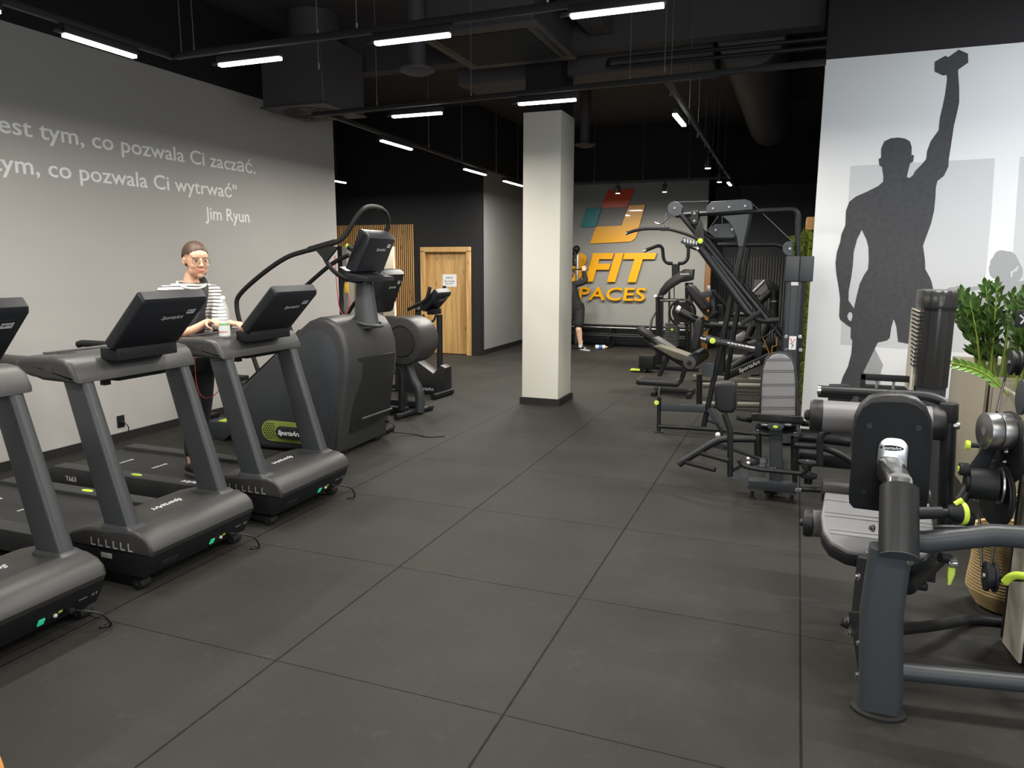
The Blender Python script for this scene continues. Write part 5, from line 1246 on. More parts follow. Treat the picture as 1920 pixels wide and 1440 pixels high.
# seat adjuster: dark round tube with clamp and lime lever
l0 = at_depth(1697, 1100, 3.2); l1 = at_depth(1758, 1046, 3.42)
la = MB().cyl(l0, l1, .042, n=20, bev=.012).build('adjuster_tube', FRAME, t)
MB().cyl(at_depth(1722, 1098, 3.25), at_depth(1736, 1100, 3.25), .020, n=14, bev=.003).build('tube_stub', FRAME, la)
MB().box(at_depth(1735, 1085, 3.38), at_depth(1757, 1062, 3.32), .004).build('adjuster_block', FRAME, la)
MB().cyl(at_depth(1762, 1045, 3.3), at_depth(1782, 1048, 3.3), .022, n=14).build('clamp_barrel', FRAME, la)
cl = MB().box(at_depth(1778, 1062, 3.27), at_depth(1793, 1046, 3.31), .004).cyl(at_depth(1780, 1052, 3.27), at_depth(1792, 1052, 3.27), .011, n=10).build('clamp_jaw', CHROME, la)
MB().loft([[at_depth(x, y, 3.27) + Vector((p, q, 0)) for p, q in rrect(w, .02, .006)] for x, y, w in ((1784, 1064, .030), (1783, 1075, .032), (1779, 1095, .014))]).build('clamp_lever', LIME, la)
# cam, counterweight and pulleys
dC = 3.36
cc = at_depth(1884, 838, dC)
CN = Vector((-.975, -.22, 0)); CT = Vector((-.22, .975, 0))
cam_ = MB().cyl(cc, cc - CN * .014, .158, n=44, bev=.004).build('cam_disc', FRAME, t)
MB().tube([cc - CN * .016 + CT * .156 * math.cos(x) + Vector((0, 0, .156 * math.sin(x))) for x in [2 * PI * k / 36 for k in range(36)]], .010, n=8, closed=True).build('cam_rim', RUBBER, cam_)
for yy, zz in ((-.05, -.01), (-.04, -.06), (.03, -.1)):
    bolt(MB(), cc + Vector((0, yy, zz)), (-1, 0, 0), r=.007).build('bolt', STEEL, cam_)
w0 = at_depth(1845, 808, dC - .02); w1 = at_depth(1882, 808, dC)
wx = -CN; L_ = .105
cw = MB().cyl(w0, w0 + wx * L_ * .5, .084, n=36, bev=.003).build('counterweight_disc', STEEL, t)
MB().cyl(w0 + wx * L_ * .52, w0 + wx * L_, .084, n=36, bev=.003).build('counterweight_disc', STEEL, t)
MB().cyl(w0 - wx * .001, w0 - wx * .002, .02, n=16).build('disc_bore', mat('steel_dark', (.12, .12, .12), .4), cw)
MB().prism([at_depth(1840, 842, dC), at_depth(1868, 842, dC), at_depth(1850, 880, dC), at_depth(1836, 905, dC), at_depth(1815, 905, dC), at_depth(1812, 880, dC)], (.02, .06, 0), bev=.006).build('cam_arm', BLACK, t)
hb0 = at_depth(1814, 905, dC); 
hub = MB().cyl(hb0, hb0 + Vector((.115, 0, 0)), .072, n=30, bev=.006).cyl(hb0 + Vector((-.012, 0, .0)), hb0 + Vector((.02, 0, 0)), .05, n=24, bev=.004).build('cam_hub', BLACK, t)
MB().cyl(hb0 + Vector((-.040, 0, .062)), hb0 + Vector((0, 0, .062)), .030, n=18, bev=.008).build('hub_knob', RUBBER, hub)
MB().cyl(hb0 + Vector((-.044, 0, .062)), hb0 + Vector((-.038, 0, .062)), .014, n=14).build('knob_face', LIME, hub)
MB().cyl(hb0 + Vector((.122, 0, 0)), hb0 + Vector((.130, 0, 0)), .085, n=30).build('hub_flange', STEEL, hub)
MB().cyl(hb0 + Vector((.02, 0, .0)), at_depth(1800, 940, dC), .026, n=14).build('cam_lever', FRAME, t)
MB().box(at_depth(1785, 985, dC), at_depth(1818, 948, dC + .1), .016).build('lever_block', BLACK, t)
kq = at_depth(1836, 836, dC)
kb = MB().cyl(kq, kq + Vector((-.04, 0, 0)), .011, n=10).build('pin_shaft', BLACK, t)
MB().cyl(kq + Vector((-.055, 0, 0)), kq + Vector((-.036, 0, 0)), .022, n=16, bev=.004).build('pin_knob', LIME, kb)
c2 = at_depth(1862, 925, dC + .05)
lw = MB().cyl(c2, c2 - CN * .014, .150, n=44, bev=.004).build('lower_cam', FRAME, t)
MB().tube([c2 - CN * .016 + CT * .148 * math.cos(x) + Vector((0, 0, .148 * math.sin(x))) for x in [2 * PI * k / 36 for k in range(36)]], .010, n=8, closed=True).build('cam_rim', RUBBER, lw)
MB().box(at_depth(1866, 905, dC + .02), at_depth(1892, 886, dC + .1), .003).build('spacer_block', BEIGE, t)
for px, py, r, d_ in ((1893, 680, .060, 3.5), (1846, 1080, .062, 3.1)):
    q = at_depth(px, py, d_)
    pl_ = MB().cyl(q, q + Vector((.012, 0, 0)), r, n=30, bev=.002).cyl(q + Vector((.012, 0, 0)), q + Vector((.03, 0, 0)), r * .8, n=30).cyl(q + Vector((.03, 0, 0)), q + Vector((.042, 0, 0)), r, n=30, bev=.002).cyl(q + Vector((.042, 0, 0)), q + Vector((.2, 0, .02)), .014, n=10).build('cable_pulley', BLACK, t)
    MB().cyl(q, q + Vector((-.008, 0, 0)), .012, n=12).build('axle_cap', STEEL, pl_)
cb = MB().tube([at_depth(1885, 705, 3.5), at_depth(1869, 773, dC)], .006, n=8).tube([at_depth(1836, 965, 3.3), at_depth(1841, 1062, 3.12)], .006, n=8).tube([at_depth(1868, 1000, 3.25), at_depth(1858, 1062, 3.12)], .006, n=8)
cb.build('drive_cable', CABLE, t)['kind'] = 'stuff'
g = [at_depth(1884, 1092, 3.0), at_depth(1895, 1082, 2.98), at_depth(1912, 1079, 2.95), at_depth(1945, 1086, 2.9)]
MB().tube(smooth_path(g, 4), .016, n=12).build('start_handle', LIME, t)
MB().cyl(at_depth(1862, 1083, 3.1), at_depth(1888, 1086, 3.0), .016, n=12).build('handle_rod', FRAME, t)
q = at_depth(1912, 745, 3.3)
MB().cyl(q + Vector((.0, 0, 0)), q + Vector((.014, 0, 0)), .08, n=32, bev=.004).build('guide_disc', SLATE, t)
# weight tower with beige side panel
xs = 1.015
tw = MB().box((xs + .02, 3.62, .02), (xs + .30, 3.84, .62), .006).build('weight_stack', BLACK, t)
for k in range(12):
    MB().box((xs + .03, 3.606, .10 + .04 * k), (xs + .29, 3.625, .132 + .04 * k), .003, 1).build('weight_plate', FRAME, tw)
MB().prism([(xs, 3.60, .035), (xs, 3.86, .0), (xs, 3.86, .93), (xs, 3.60, .93)], (.014, 0, 0), bev=.003, seg=1).build('side_panel', BEIGE, t)
MB().box((xs - .004, 3.855, .02), (xs + .012, 3.885, 1.0), .003, 1).build('panel_edge', BLACK, t)
MB().box((xs + .05, 3.70, .60), (xs + .27, 3.83, .96), .008).build('tower_column', BLACK, t)
us = MB().box((xs + .02, 3.66, .93), (xs + .32, 3.86, 1.58), .03, 3).build('tower_shroud', FRAME, t)
q = on(1914, 598, Y=3.655)
MB().box(q + Vector((-.02, -.004, -.035)), q + Vector((.03, .004, .035)), .008).build('pictogram_plate', BLACK, us)
MB().tube([q + Vector((.0, -.006, -.02)), q + Vector((.012, -.006, .0)), q + Vector((-.006, -.006, .016))], .004, n=6).sphere(q + Vector((.012, -.006, .022)), .006, n=8).build('pictogram', LOGOW, us)
MB().cyl((xs + .05, 3.58, .0), (xs + .05, 3.58, .04), .014, n=10).build('levelling_foot', CHROME, t)
# ============================================================ people
SKIN = mat('skin', srgb((206, 158, 132)), .55, noise=.05, nscale=30)
SKIN2 = mat('skin_pale', srgb((222, 180, 156)), .5, noise=.05, nscale=30)
HAIR = mat('brown_hair', srgb((66, 47, 36)), .55, noise=.4, nscale=120)
LIPS = mat('lips', srgb((186, 92, 88)), .45)
BROW = mat('eyebrow_brown', srgb((88, 62, 46)), .7)
EYEM = mat('eye_dark', (.02, .015, .012), .2)
EYEW = mat('eye_white', (.75, .73, .70), .3)
TROU = mat('black_trousers', (.012, .012, .014), .8, bump=.4, bscale=90)
SHOEM = mat('black_trainers', (.018, .018, .019), .6, bump=.3, bscale=300)
SOLEM = mat('grey_sole', (.09, .09, .09), .7)
def stripes():
    M = mat('striped_jersey', (.75, .73, .70), .85)
    nt = M.node_tree; N = nt.nodes; L = nt.links; b = N['Principled BSDF']
    tc = N.new('ShaderNodeTexCoord'); sp_ = N.new('ShaderNodeSeparateXYZ'); L.new(tc.outputs['Object'], sp_.inputs[0])
    nz = N.new('ShaderNodeTexNoise'); nz.inputs['Scale'].default_value = 7; L.new(tc.outputs['Object'], nz.inputs['Vector'])
    a = N.new('ShaderNodeMath'); a.operation = 'MULTIPLY_ADD'; a.inputs[1].default_value = .02; L.new(nz.outputs['Fac'], a.inputs[0]); L.new(sp_.outputs['Z'], a.inputs[2])
    d = N.new('ShaderNodeMath'); d.operation = 'DIVIDE'; d.inputs[1].default_value = .0245; L.new(a.outputs[0], d.inputs[0])
    f = N.new('ShaderNodeMath'); f.operation = 'FRACT'; L.new(d.outputs[0], f.inputs[0])
    r = N.new('ShaderNodeValToRGB'); e = r.color_ramp.elements; e[0].position = .28; e[0].color = (.045, .045, .05, 1); e[1].position = .36; e[1].color = (.62, .60, .565, 1)
    L.new(f.outputs[0], r.inputs[0]); L.new(r.outputs[0], b.inputs['Base Color'])
    return M
def fuse(mb, voxel=.006, it=4, fac=.5):
    """grow overlapping volumes together into one continuous skin"""
    me = bpy.data.meshes.new('f'); mb.bm.to_mesh(me); mb.bm.free()
    o = bpy.data.objects.new('f', me); COL.objects.link(o)
    r = o.modifiers.new('r', 'REMESH'); r.mode = 'VOXEL'; r.voxel_size = voxel
    s = o.modifiers.new('s', 'SMOOTH'); s.factor = fac; s.iterations = it
    dg = bpy.context.evaluated_depsgraph_get(); m2 = bpy.data.meshes.new_from_object(o.evaluated_get(dg))
    bpy.data.objects.remove(o); bpy.data.meshes.remove(me)
    g = MB(); g.bm.from_mesh(m2); bpy.data.meshes.remove(m2); return g
def ering(c, l, f, w, d, n=24, p=2.4):
    out = []
    for k in range(n):
        a = 2 * PI * k / n; ca, sa = math.cos(a), math.sin(a)
        out.append(Vector(c) + l * (w / 2 * math.copysign(abs(ca) ** (2 / p), ca)) + f * (d / 2 * math.copysign(abs(sa) ** (2 / p), sa)))
    return out
def limb(mb, pts, rad, k=5, n=14):
    P = smooth_path(pts, k); m = len(pts) - 1
    R = []
    for i in range(len(P)):
        t_ = i / k; j = min(int(t_), m - 1); u = t_ - j; R.append(rad[j] * (1 - u) + rad[j + 1] * u)
    mb.tube(P, 1.0, n=n, scales=R)
    mb.sphere(P[0], R[0], n=12); mb.sphere(P[-1], R[-1], n=12)
def basis(f):
    f = Vector(f).normalized(); z = Vector((0, 0, 1)); l = z.cross(f).normalized(); u = f.cross(l).normalized()
    return f, l, u
def hand(mb, w, fwd, palm, side, s=1.0, curl=1.0):
    """w wrist, fwd along the hand, palm the way the palm faces, side +1 thumb along fwd x palm"""
    fwd = Vector(fwd).normalized(); palm = Vector(palm); palm = (palm - fwd * palm.dot(fwd)).normalized(); ac = fwd.cross(palm) * side
    mb.loft([[w + fwd * d * s + ac * (p * s) + palm * (q * s) for p, q in rrect(ww, th, th * .45)] for d, ww, th in ((-.012, .052, .036), (.03, .070, .030), (.075, .080, .027), (.088, .076, .024))])
    for i, (off, L_) in enumerate(((.029, .070), (.010, .078), (-.010, .072), (-.029, .056))):
        b0 = w + fwd * .082 * s + ac * off * s; a1 = .55 * curl + .08 * i; a2 = 1.35 * curl; a3 = 2.0 * curl
        p = [b0]
        for a_, q in ((a1, .42), (a2, .33), (a3, .25)):
            p.append(p[-1] + (fwd * math.cos(a_) + palm * math.sin(a_)) * L_ * q * s)
        limb(mb, p, [.0095 * s, .0090 * s, .0082 * s, .0070 * s], 3, 8)
    tb = w + fwd * .02 * s + ac * .032 * s
    limb(mb, [tb, tb + (fwd * .6 + ac * .55 + palm * .35) * .036 * s, tb + (fwd * .75 + ac * .45 + palm * .55) * .064 * s, tb + (fwd * .75 + ac * .1 + palm * .75) * .085 * s], [.0135 * s, .0115 * s, .010 * s, .008 * s], 3, 8)
def head(mb, c, f, s=1.0, male=False):
    """skull, jaw, nose, lips, cheeks and ears around c (between the eyes' height and the centre)"""
    f, l, u = basis(f); M = Matrix((l, f, u)).transposed().to_4x4()
    def el(o, r, m_=mb): m_.sphere(Vector(c) + (l * o[0] + f * o[1] + u * o[2]) * s, s, r, 20, M=M)
    el((0, -.012, .032), (.074, .094, .088)); el((0, .030, -.010), (.068, .062, .080))
    el((0, .034, -.060), (.052, .056, .052)); el((0, .070, -.098), (.021, .020, .018))
    el((0, .060, .036), (.060, .034, .040))
    for sx in (-1, 1):
        el((sx * .034, .056, -.034), (.026, .026, .026)); el((sx * .040, .032, -.066), (.021, .036, .034))
        el((sx * .075, -.008, -.012), (.009, .018, .031)); el((sx * .078, -.014, .004), (.007, .014, .016))
        el((sx * .030, .082, .022), (.020, .010, .008))
        el((sx * .010, .098, -.036), (.009, .010, .008))
    limb(mb, [Vector(c) + (l * 0 + f * a + u * b_) * s for a, b_ in ((.084, .012), (.096, -.012), (.106, -.030))], [.009 * s, .0105 * s, .0115 * s], 3, 10)
    el((0, .080, -.066), (.028, .014, .016))
def face_parts(body, c, f, s=1.0, smile=True, skinm=SKIN):
    f, l, u = basis(f); C = Vector(c); P = lambda a, b_, d: C + (l * a + f * b_ + u * d) * s
    M = Matrix((l, f, u)).transposed().to_4x4()
    for sx in (-1, 1):
        e = MB().sphere(P(sx * .031, .081, .000), .0125 * s, (1.15, .7, .55), 14, M=M).build('eye', EYEW, body)
        MB().sphere(P(sx * .031, .0885, .000), .0062 * s, (1, .5, 1), 10, M=M).build('iris', EYEM, e)
        MB().tube(smooth_path([P(sx * .045, .080, .001), P(sx * .031, .091, .0075), P(sx * .018, .086, .0015)], 4), .0022 * s, n=6).build('eyelash', EYEM, e)
        MB().tube(smooth_path([P(sx * .052, .078, .017), P(sx * .034, .092, .024), P(sx * .014, .095, .019)], 4), .0036 * s, n=6).build('eyebrow', BROW, body)
    z = -.004 if smile else 0
    MB().tube(smooth_path([P(-.030, .079, -.053), P(-.015, .0905, -.063), P(0, .0945, -.0655), P(.015, .0905, -.063), P(.030, .079, -.053)], 4), .0032 * s, n=8).build('lips', LIPS, body)
def hair_cap(c, f, s=1.0, front=.072, low=-.05, grow=1.0):
    """swept-back hair lying on the skull"""
    f, l, u = basis(f); C = Vector(c); t = bmesh.new(); bmesh.ops.create_uvsphere(t, u_segments=40, v_segments=26, radius=1)
    kill = []
    for v in t.verts:
        x, y, z = v.co
        a, b_, d = x * .0785, y * .101 - .012, z * .0945 + .032
        if (b_ > .006 + max(0, d - .03) * 1.3 and d < front - .004 - max(0, abs(a) - .012) * .55) or d < low or (abs(a) > .055 and b_ > -.03 and d < .03): kill.append(v)
        v.co = C + (l * a + f * b_ + u * d) * s * grow
    bmesh.ops.delete(t, geom=kill, context='VERTS')
    r = bmesh.ops.solidify(t, geom=t.faces[:], thickness=.0035)
    bmesh.ops.recalc_face_normals(t, faces=t.faces[:])
    b = MB(); b._merge(t); return b
def shoe(root, heel, d, L_, z, white=True, sole=SOLEM, name='shoe', up=SHOEM):
    d = Vector((d[0], d[1], 0)).normalized(); n = Vector((-d.y, d.x, 0)); heel = Vector((heel[0], heel[1], z))
    def rg(x, w, h, zz): return [heel + d * (x + 0) + n * (w / 2 * math.cos(a)) + Vector((0, 0, zz + max(-.0, h) * (.5 + .5 * math.sin(a)) )) for a in [2 * PI * k / 18 for k in range(18)]]
    so = MB().prism([heel + d * x + n * y for x, y in ((0, -.025), (.0, .025), (L_ * .3, .036), (L_ * .7, .044), (L_ * .95, .025), (L_, 0), (L_ * .95, -.03), (L_ * .7, -.044), (L_ * .3, -.034))], (0, 0, .026), bev=.008)
    b = MB().loft([rg(.012, .055, .06, .02), rg(.03, .066, .085, .02), rg(L_ * .30, .070, .085, .02), rg(L_ * .45, .076, .070, .02), rg(L_ * .68, .086, .048, .02), rg(L_ * .88, .074, .036, .02), rg(L_ * .99, .03, .020, .02)])
    o = b.build(name, up, root)
    so.build('sole', sole, o)
    lc = MB()
    for k in range(4):
        x = L_ * (.40 + .075 * k); zz = z + .02 + .078 - .012 * k
        lc.tube([heel + d * x + n * a + Vector((0, 0, zz - z - abs(a) * .35)) for a in (-.026, 0, .026)], .003, n=6)
    lc.build('laces', mat('lace_dark', (.05, .05, .05), .7), o)
    if white: MB().box(Vector((-.026, -.003, -.012)), Vector((.026, .003, .012)), .003, M=Matrix.Translation(heel + d * L_ * .62 + n * -.040 + Vector((0, 0, .05))) @ Matrix.Rotation(math.atan2(d.y, d.x), 4, 'Z')).build('shoe_flash', LOGOW, o)
    return o

# ------------------------------------------------------------ woman on the third treadmill
BZ = .186
t = thing('person', 'woman with glasses in a striped top, smiling on a treadmill with hands on its dashboard', 'person', (-4.25, 4.2, BZ))
bf, bl_, _ = basis((.83, -.55, 0))
hc = on(367, 488, Y=4.20); hf = (.90, -.43, -.06); HS = 1.07
nb = Vector((hc.x - .045, hc.y - .01, 1.662))
pel = Vector((-4.235, 4.225, 1.10))
def spine(k): return pel.lerp(Vector((nb.x - .01, nb.y, 1.612)), k)
shR = spine(.93) - bl_ * .172; shL = spine(.93) + bl_ * .160
elR = at_depth(336, 622, 5.12); wrR = at_depth(390, 604, 5.17); elL = at_depth(414, 612, 5.42); wrL = at_depth(432, 606, 5.30)
shR.z = shL.z = 1.552
fA = Vector((-4.40, 4.30, BZ)); fB = Vector((-4.24, 4.13, BZ))       # heels
hipL = pel + bl_ * .085 - Vector((0, 0, .06)); hipR = pel - bl_ * .085 - Vector((0, 0, .06))
knL = Vector((-4.25, 4.33, .66)); knR = Vector((-4.17, 4.16, .66)); anL = fA + Vector((.055, 0, .09)); anR = fB + Vector((.055, 0, .09))
b = MB()
head(b, hc, hf, HS)
limb(b, [nb - Vector((0, 0, .06)), nb - Vector((0, 0, .01)), hc + Vector((-.03, .01, -.075))], [.066, .050, .050])
b.loft([ering(spine(k), bl_, bf, w, d) for k, w, d in ((-.12, .30, .19), (.05, .33, .21), (.35, .26, .18), (.7, .29, .19), (.92, .32, .15), (1.02, .20, .11))])
limb(b, [shR, elR, wrR], [.046, .036, .026]); limb(b, [shL, elL, wrL], [.046, .036, .026])
hand(b, wrR, at_depth(411, 599, 5.10) - wrR, (.2, .1, -1), -1, .92, .9)
hand(b, wrL, at_depth(446, 607, 5.28) - wrL, (-.1, .1, -1), 1, .92, .9)
for h, k, a in ((hipL, knL, anL), (hipR, knR, anR)): limb(b, [h, k, k.lerp(a, .35), a], [.080, .054, .056, .036])
body = fuse(b, .0055, 7).build('body', SKIN, t, sharp=180)
face_parts(body, hc, hf, HS)
hair = hair_cap(hc, hf, HS).build('hair', HAIR, t)
f_, l_, u_ = basis(hf)
MB().sphere(hc - f_ * .115 + u_ * -.005, .036, (1, .9, 1), 16).build('hair_bun', HAIR, hair)
gl = MB()
for sx in (-1, 1):
    gc = hc + l_ * sx * .037 + f_ * .108 - u_ * .004
    gl.tube([gc + l_ * (.027 * math.cos(a)) + u_ * (.024 * math.sin(a)) - f_ * (.004 * abs(math.cos(a)) * (1 if sx * math.cos(a) > 0 else 0)) for a in [2 * PI * k / 24 for k in range(24)]], .0022, n=6, closed=True)
    gl.tube([gc + l_ * sx * .027 + u_ * .006, hc + l_ * sx * .085 + f_ * .06 + u_ * .006, hc + l_ * sx * .088 - f_ * .015 + u_ * .002], .0015, n=6)
gl.tube(smooth_path([hc + l_ * -.008 + f_ * .109 - u_ * .0, hc + f_ * .116 + u_ * .004, hc + l_ * .008 + f_ * .109], 4), .0015, n=6)
gl.build('glasses', mat('gold_wire', (.30, .22, .12), .35, .6), t)
# top
b = MB()
b.loft([ering(spine(k), bl_, bf, w, d) for k, w, d in ((-.14, .365, .245), (.1, .36, .24), (.35, .315, .22), (.68, .325, .225), (.9, .345, .185), (.97, .31, .16), (1.03, .235, .15))])
limb(b, [shR + bl_ * .02, shR.lerp(elR, .45), shR.lerp(elR, .82)], [.058, .056, .058]); limb(b, [shL - bl_ * .02, shL.lerp(elL, .45), shL.lerp(elL, .92)], [.058, .056, .058])
b.sphere(shR, .060); b.sphere(shL, .060)
fuse(b, .0065, 5).build('striped_top', stripes(), t, sharp=180)
MB().tube([nb + Vector((0, 0, -.030)) + bl_ * (.100 * math.cos(a)) + bf * (.078 * math.sin(a) + .008) - Vector((0, 0, .045 * max(0, math.sin(a)))) for a in [2 * PI * k / 28 for k in range(28)]], .008, n=8, closed=True).build('neckband', mat('cream_rib', (.70, .67, .60), .85), t)
# trousers, strap and bag, trainers
b = MB()
b.loft([ering(pel + Vector((0, 0, z)), bl_, bf, w, d) for z, w, d in ((-.14, .30, .21), (-.06, .355, .235), (.02, .345, .23), (.06, .32, .22))])
for h, k, a in ((hipL, knL, anL), (hipR, knR, anR)): limb(b, [h, h.lerp(k, .5), k, k.lerp(a, .5), a + Vector((0, 0, .095))], [.098, .088, .070, .064, .054])
fuse(b, .0075, 4).build('trousers', TROU, t, sharp=180)
st = [spine(1.02) + bl_ * .085 - bf * .05 + Vector((0, 0, .04)), spine(1.0) + bl_ * .088 + bf * .04 + Vector((0, 0, .015)), spine(.85) + bl_ * .075 + bf * .112, spine(.6) + bl_ * .05 + bf * .128, spine(.38) + bl_ * .02 + bf * .125, spine(.22) - bl_ * .04 + bf * .125]
sm = MB().sweep(smooth_path(st, 5), [(-.024, -.003), (.024, -.003), (.024, .003), (-.024, .003)], up=bf).build('bag_strap', mat('black_webbing', (.02, .02, .022), .7), t)
MB().loft([ering(spine(k) + bl_ * x + bf * .135, bl_, bf, w, .05, p=3) for k, x, w in ((.16, -.01, .05), (.22, .0, .12), (.45, .03, .11), (.62, .05, .05))]).build('cross_body_bag', mat('bag_black', (.025, .025, .028), .6, bump=.4, bscale=60), t)
shoe(t, fA, (.98, -.2), .265, BZ); shoe(t, fB, (.98, -.2), .265, BZ)

# ------------------------------------------------------------ man training behind the column
mf = Vector((-4.10, 14.55, 0))
t = thing('person', 'man in black top and shorts half hidden by the column, gripping a bar', 'person', mf)
bf, bl_, _ = basis((.25, 1.0, 0))
foR = on(1091, 655, Y=14.45); foR.z = 0; foL = foR + Vector((-.42, .1, 0))
pel = Vector((-4.22, 14.55, .90)); chest = Vector((-4.24, 14.55, 1.33)); hc = on(1071, 518, Y=14.5)
shR = on(1079, 533, Y=14.5); shL = shR - Vector((.38, 0, .0)); nb = (shR + shL) / 2 + Vector((0, 0, .05))
hc.x = nb.x + .06
elR = on(1097, 527, Y=14.52); wrR = on(1094, 508, Y=14.6); elL = elR - Vector((.68, 0, 0)); wrL = wrR - Vector((.62, 0, 0))
hipR = pel + Vector((.09, 0, -.05)); hipL = pel + Vector((-.09, 0, -.05)); anR = foR + Vector((-.03, 0, .09)); anL = foL + Vector((0, 0, .09))
knR = on(1085, 612, Y=14.4); knL = Vector((-4.36, 14.45, .5))
b = MB(); head(b, hc, (-.55, .5, -.1), .95)
limb(b, [nb - Vector((0, 0, .06)), hc + Vector((-.02, 0, -.06))], [.062, .058])
sp2 = lambda k: pel.lerp(nb - Vector((0, 0, .06)), k)
b.loft([ering(sp2(k), bl_, bf, w, d) for k, w, d in ((-.12, .30, .2), (.1, .31, .2), (.4, .29, .19), (.75, .35, .21), (.95, .36, .17), (1.05, .22, .12))])
for s, e, w in ((shR, elR, wrR), (shL, elL, wrL)): limb(b, [s, e, w], [.056, .046, .032])
hand(b, wrR, (0.0, .25, 1), (0, 1, .1), -1, 1.0, 1.0); hand(b, wrL, (0.0, .25, 1), (0, 1, .1), 1, 1.0, 1.0)
for h, k, a in ((hipL, knL, anL), (hipR, knR, anR)): limb(b, [h, k, k.lerp(a, .35), a], [.088, .058, .062, .038])
body = fuse(b, .0065, 3).build('body', SKIN2, t, sharp=180)
face_parts(body, hc, (-.55, .5, -.1), .95)
hair_cap(hc, (-.55, .5, -.1), .95, low=-.03).build('hair', mat('fair_hair', srgb((120, 84, 58)), .5, noise=.4, nscale=120), t)
b = MB()
b.loft([ering(sp2(k), bl_, bf, w, d) for k, w, d in ((.0, .35, .235), (.3, .33, .225), (.7, .385, .245), (.93, .40, .20), (1.04, .25, .15))])
for s, e, w in ((shR, elR, wrR), (shL, elL, wrL)): limb(b, [s, e, e.lerp(w, .85)], [.068, .056, .044]); b.sphere(s, .07)
fuse(b, .0075, 4).build('black_top', mat('black_jersey', (.012, .012, .013), .8), t, sharp=180)
b = MB(); b.loft([ering(pel + Vector((0, 0, z)), bl_, bf, w, d) for z, w, d in ((-.16, .34, .22), (-.05, .38, .25), (.06, .35, .235))])
for h, k in ((hipL, knL), (hipR, knR)): limb(b, [h, h.lerp(k, .45), h.lerp(k, .86)], [.108, .106, .108])
fuse(b, .008, 4).build('shorts', mat('black_shorts', (.008, .008, .009), .8), t, sharp=180)
for a in (anR, anL): MB().cyl(a + Vector((0, 0, -.03)), a + Vector((0, 0, .11)), .042, r2=.046, n=16).build('sock', mat('white_sock', (.7, .7, .7), .9), t)
shoe(t, foR + Vector((-.05, .05, 0)), (.85, -.45), .27, 0, sole=LOGOW); shoe(t, foL + Vector((.05, 0, 0)), (-.8, .4), .27, 0, sole=LOGOW)
# cable column he trains at
t = thing('cable_machine', 'cable machine with a pale upright behind the column where the man trains', 'gym machine', (-4.3, 15.0, 0))
cx0 = on(1081, 600, Y=14.95).x
for x in (cx0, cx0 - .35): MB().box((x - .03, 14.9, .06), (x + .03, 14.96, 2.0), .008).build('upright', STEEL if x == cx0 else FRAME, t)
MB().box((cx0 - .6, 14.6, 0), (cx0 + .25, 14.68, .06), .01).box((cx0 - .38, 14.6, 0), (cx0 - .30, 15.2, .06), .01).build('base', FRAME, t)
q = on(1081, 467, Y=14.8)
MB().sphere(q, .075, n=18).sphere(q + Vector((-.08, 0, -.06)), .06, n=16).box(q + Vector((-.13, .0, -.35)), q + Vector((-.02, .12, .02)), .02).build('pulley_carriage', BLACK, t)
q = on(1078, 495, Y=14.75)
MB().tube(smooth_path([q + Vector((0, 0, .1)), q + Vector((.012, 0, .05)), q], 4), .007, n=6).build('carabiner', CHROME, t)
MB().cyl(on(1060, 505, Y=14.66), on(1103, 505, Y=14.66), .014, n=12).build('pull_bar', RUBBER, t)
MB().cyl(q + Vector((0, 0, .1)), q + Vector((0, 0, .3)), .004, n=6).build('cable', WIRE, t)
# ============================================================ mural, planters, plants, basket
MG = mat('mural_dark_grey', (.058, .058, .063), .75, noise=.35, nscale=22)
MR = mat('mural_pale_grey', (.60, .60, .62), .75)
MM = mat('mural_mid_grey', (.37, .37, .385), .75)
def zp(x, y): return (1500 + x / 2.0571, 60 + y / 2.0571)
def wallpts(P, conv=zp):
    out = []
    for x, y in P:
        v = on(*conv(x, y), Y=YM); out.append((v.x, v.z))
    return out
t = thing('wall_mural', 'wall painting of a dark figure raising a dumbbell, with paler figures and panels behind', 'mural', (1.0, YM, 1.8))
U, V = (1, 0, 0), (0, 0, 1)
def paint(nm, polys, M, d, conv=zp):
    return MB().flat([wallpts(p, conv) for p in polys], (0, YM - .0005 - d, 0), U, V, .0008).build(nm, M, t)
paint('pale_panel', [[(195, 517), (752, 487), (738, 700), (712, 980), (690, 1240), (155, 1206)]], MR, 0)
paint('pale_panel', [[(848, 482), (1100, 470), (1085, 1000), (1060, 1250), (800, 1240), (820, 870)]], MR, 0)
paint('grey_leg', [[(288, 1220), (321, 1285), (312, 1310), (306, 1440), (240, 1440), (245, 1310)]], MM, .001)  # paler grey leg painted behind the dark figure
z4 = lambda x, y: (1780 + x / 10.286, 440 + y / 10.286)
paint('barbell_figure', [[(-40, 1030), (40, 1010), (110, 1010), (160, 980), (200, 1010), (215, 1040), (720, 965), (890, 945), (895, 850), (830, 830), (785, 780), (765, 690), (765, 610), (795, 560), (785, 540), (800, 490), (850, 420), (880, 360), (930, 315), (1010, 298), (1100, 318), (1200, 330), (1280, 390), (1330, 490), (1370, 570), (1410, 650), (1420, 730), (1400, 820), (1330, 900), (1700, 850), (2000, 830), (2000, 2300), (700, 2300), (560, 1560), (350, 1380), (150, 1230), (60, 1300), (-60, 1250)],
                         [(145, 1190), (230, 1100), (690, 1048), (650, 1120), (610, 1260), (560, 1460), (350, 1350)],
                         [(1340, 590), (1310, 690), (1290, 710), (1230, 715), (1210, 810), (1185, 815), (1190, 710), (1230, 690), (1290, 630)]], MM, .001, z4)
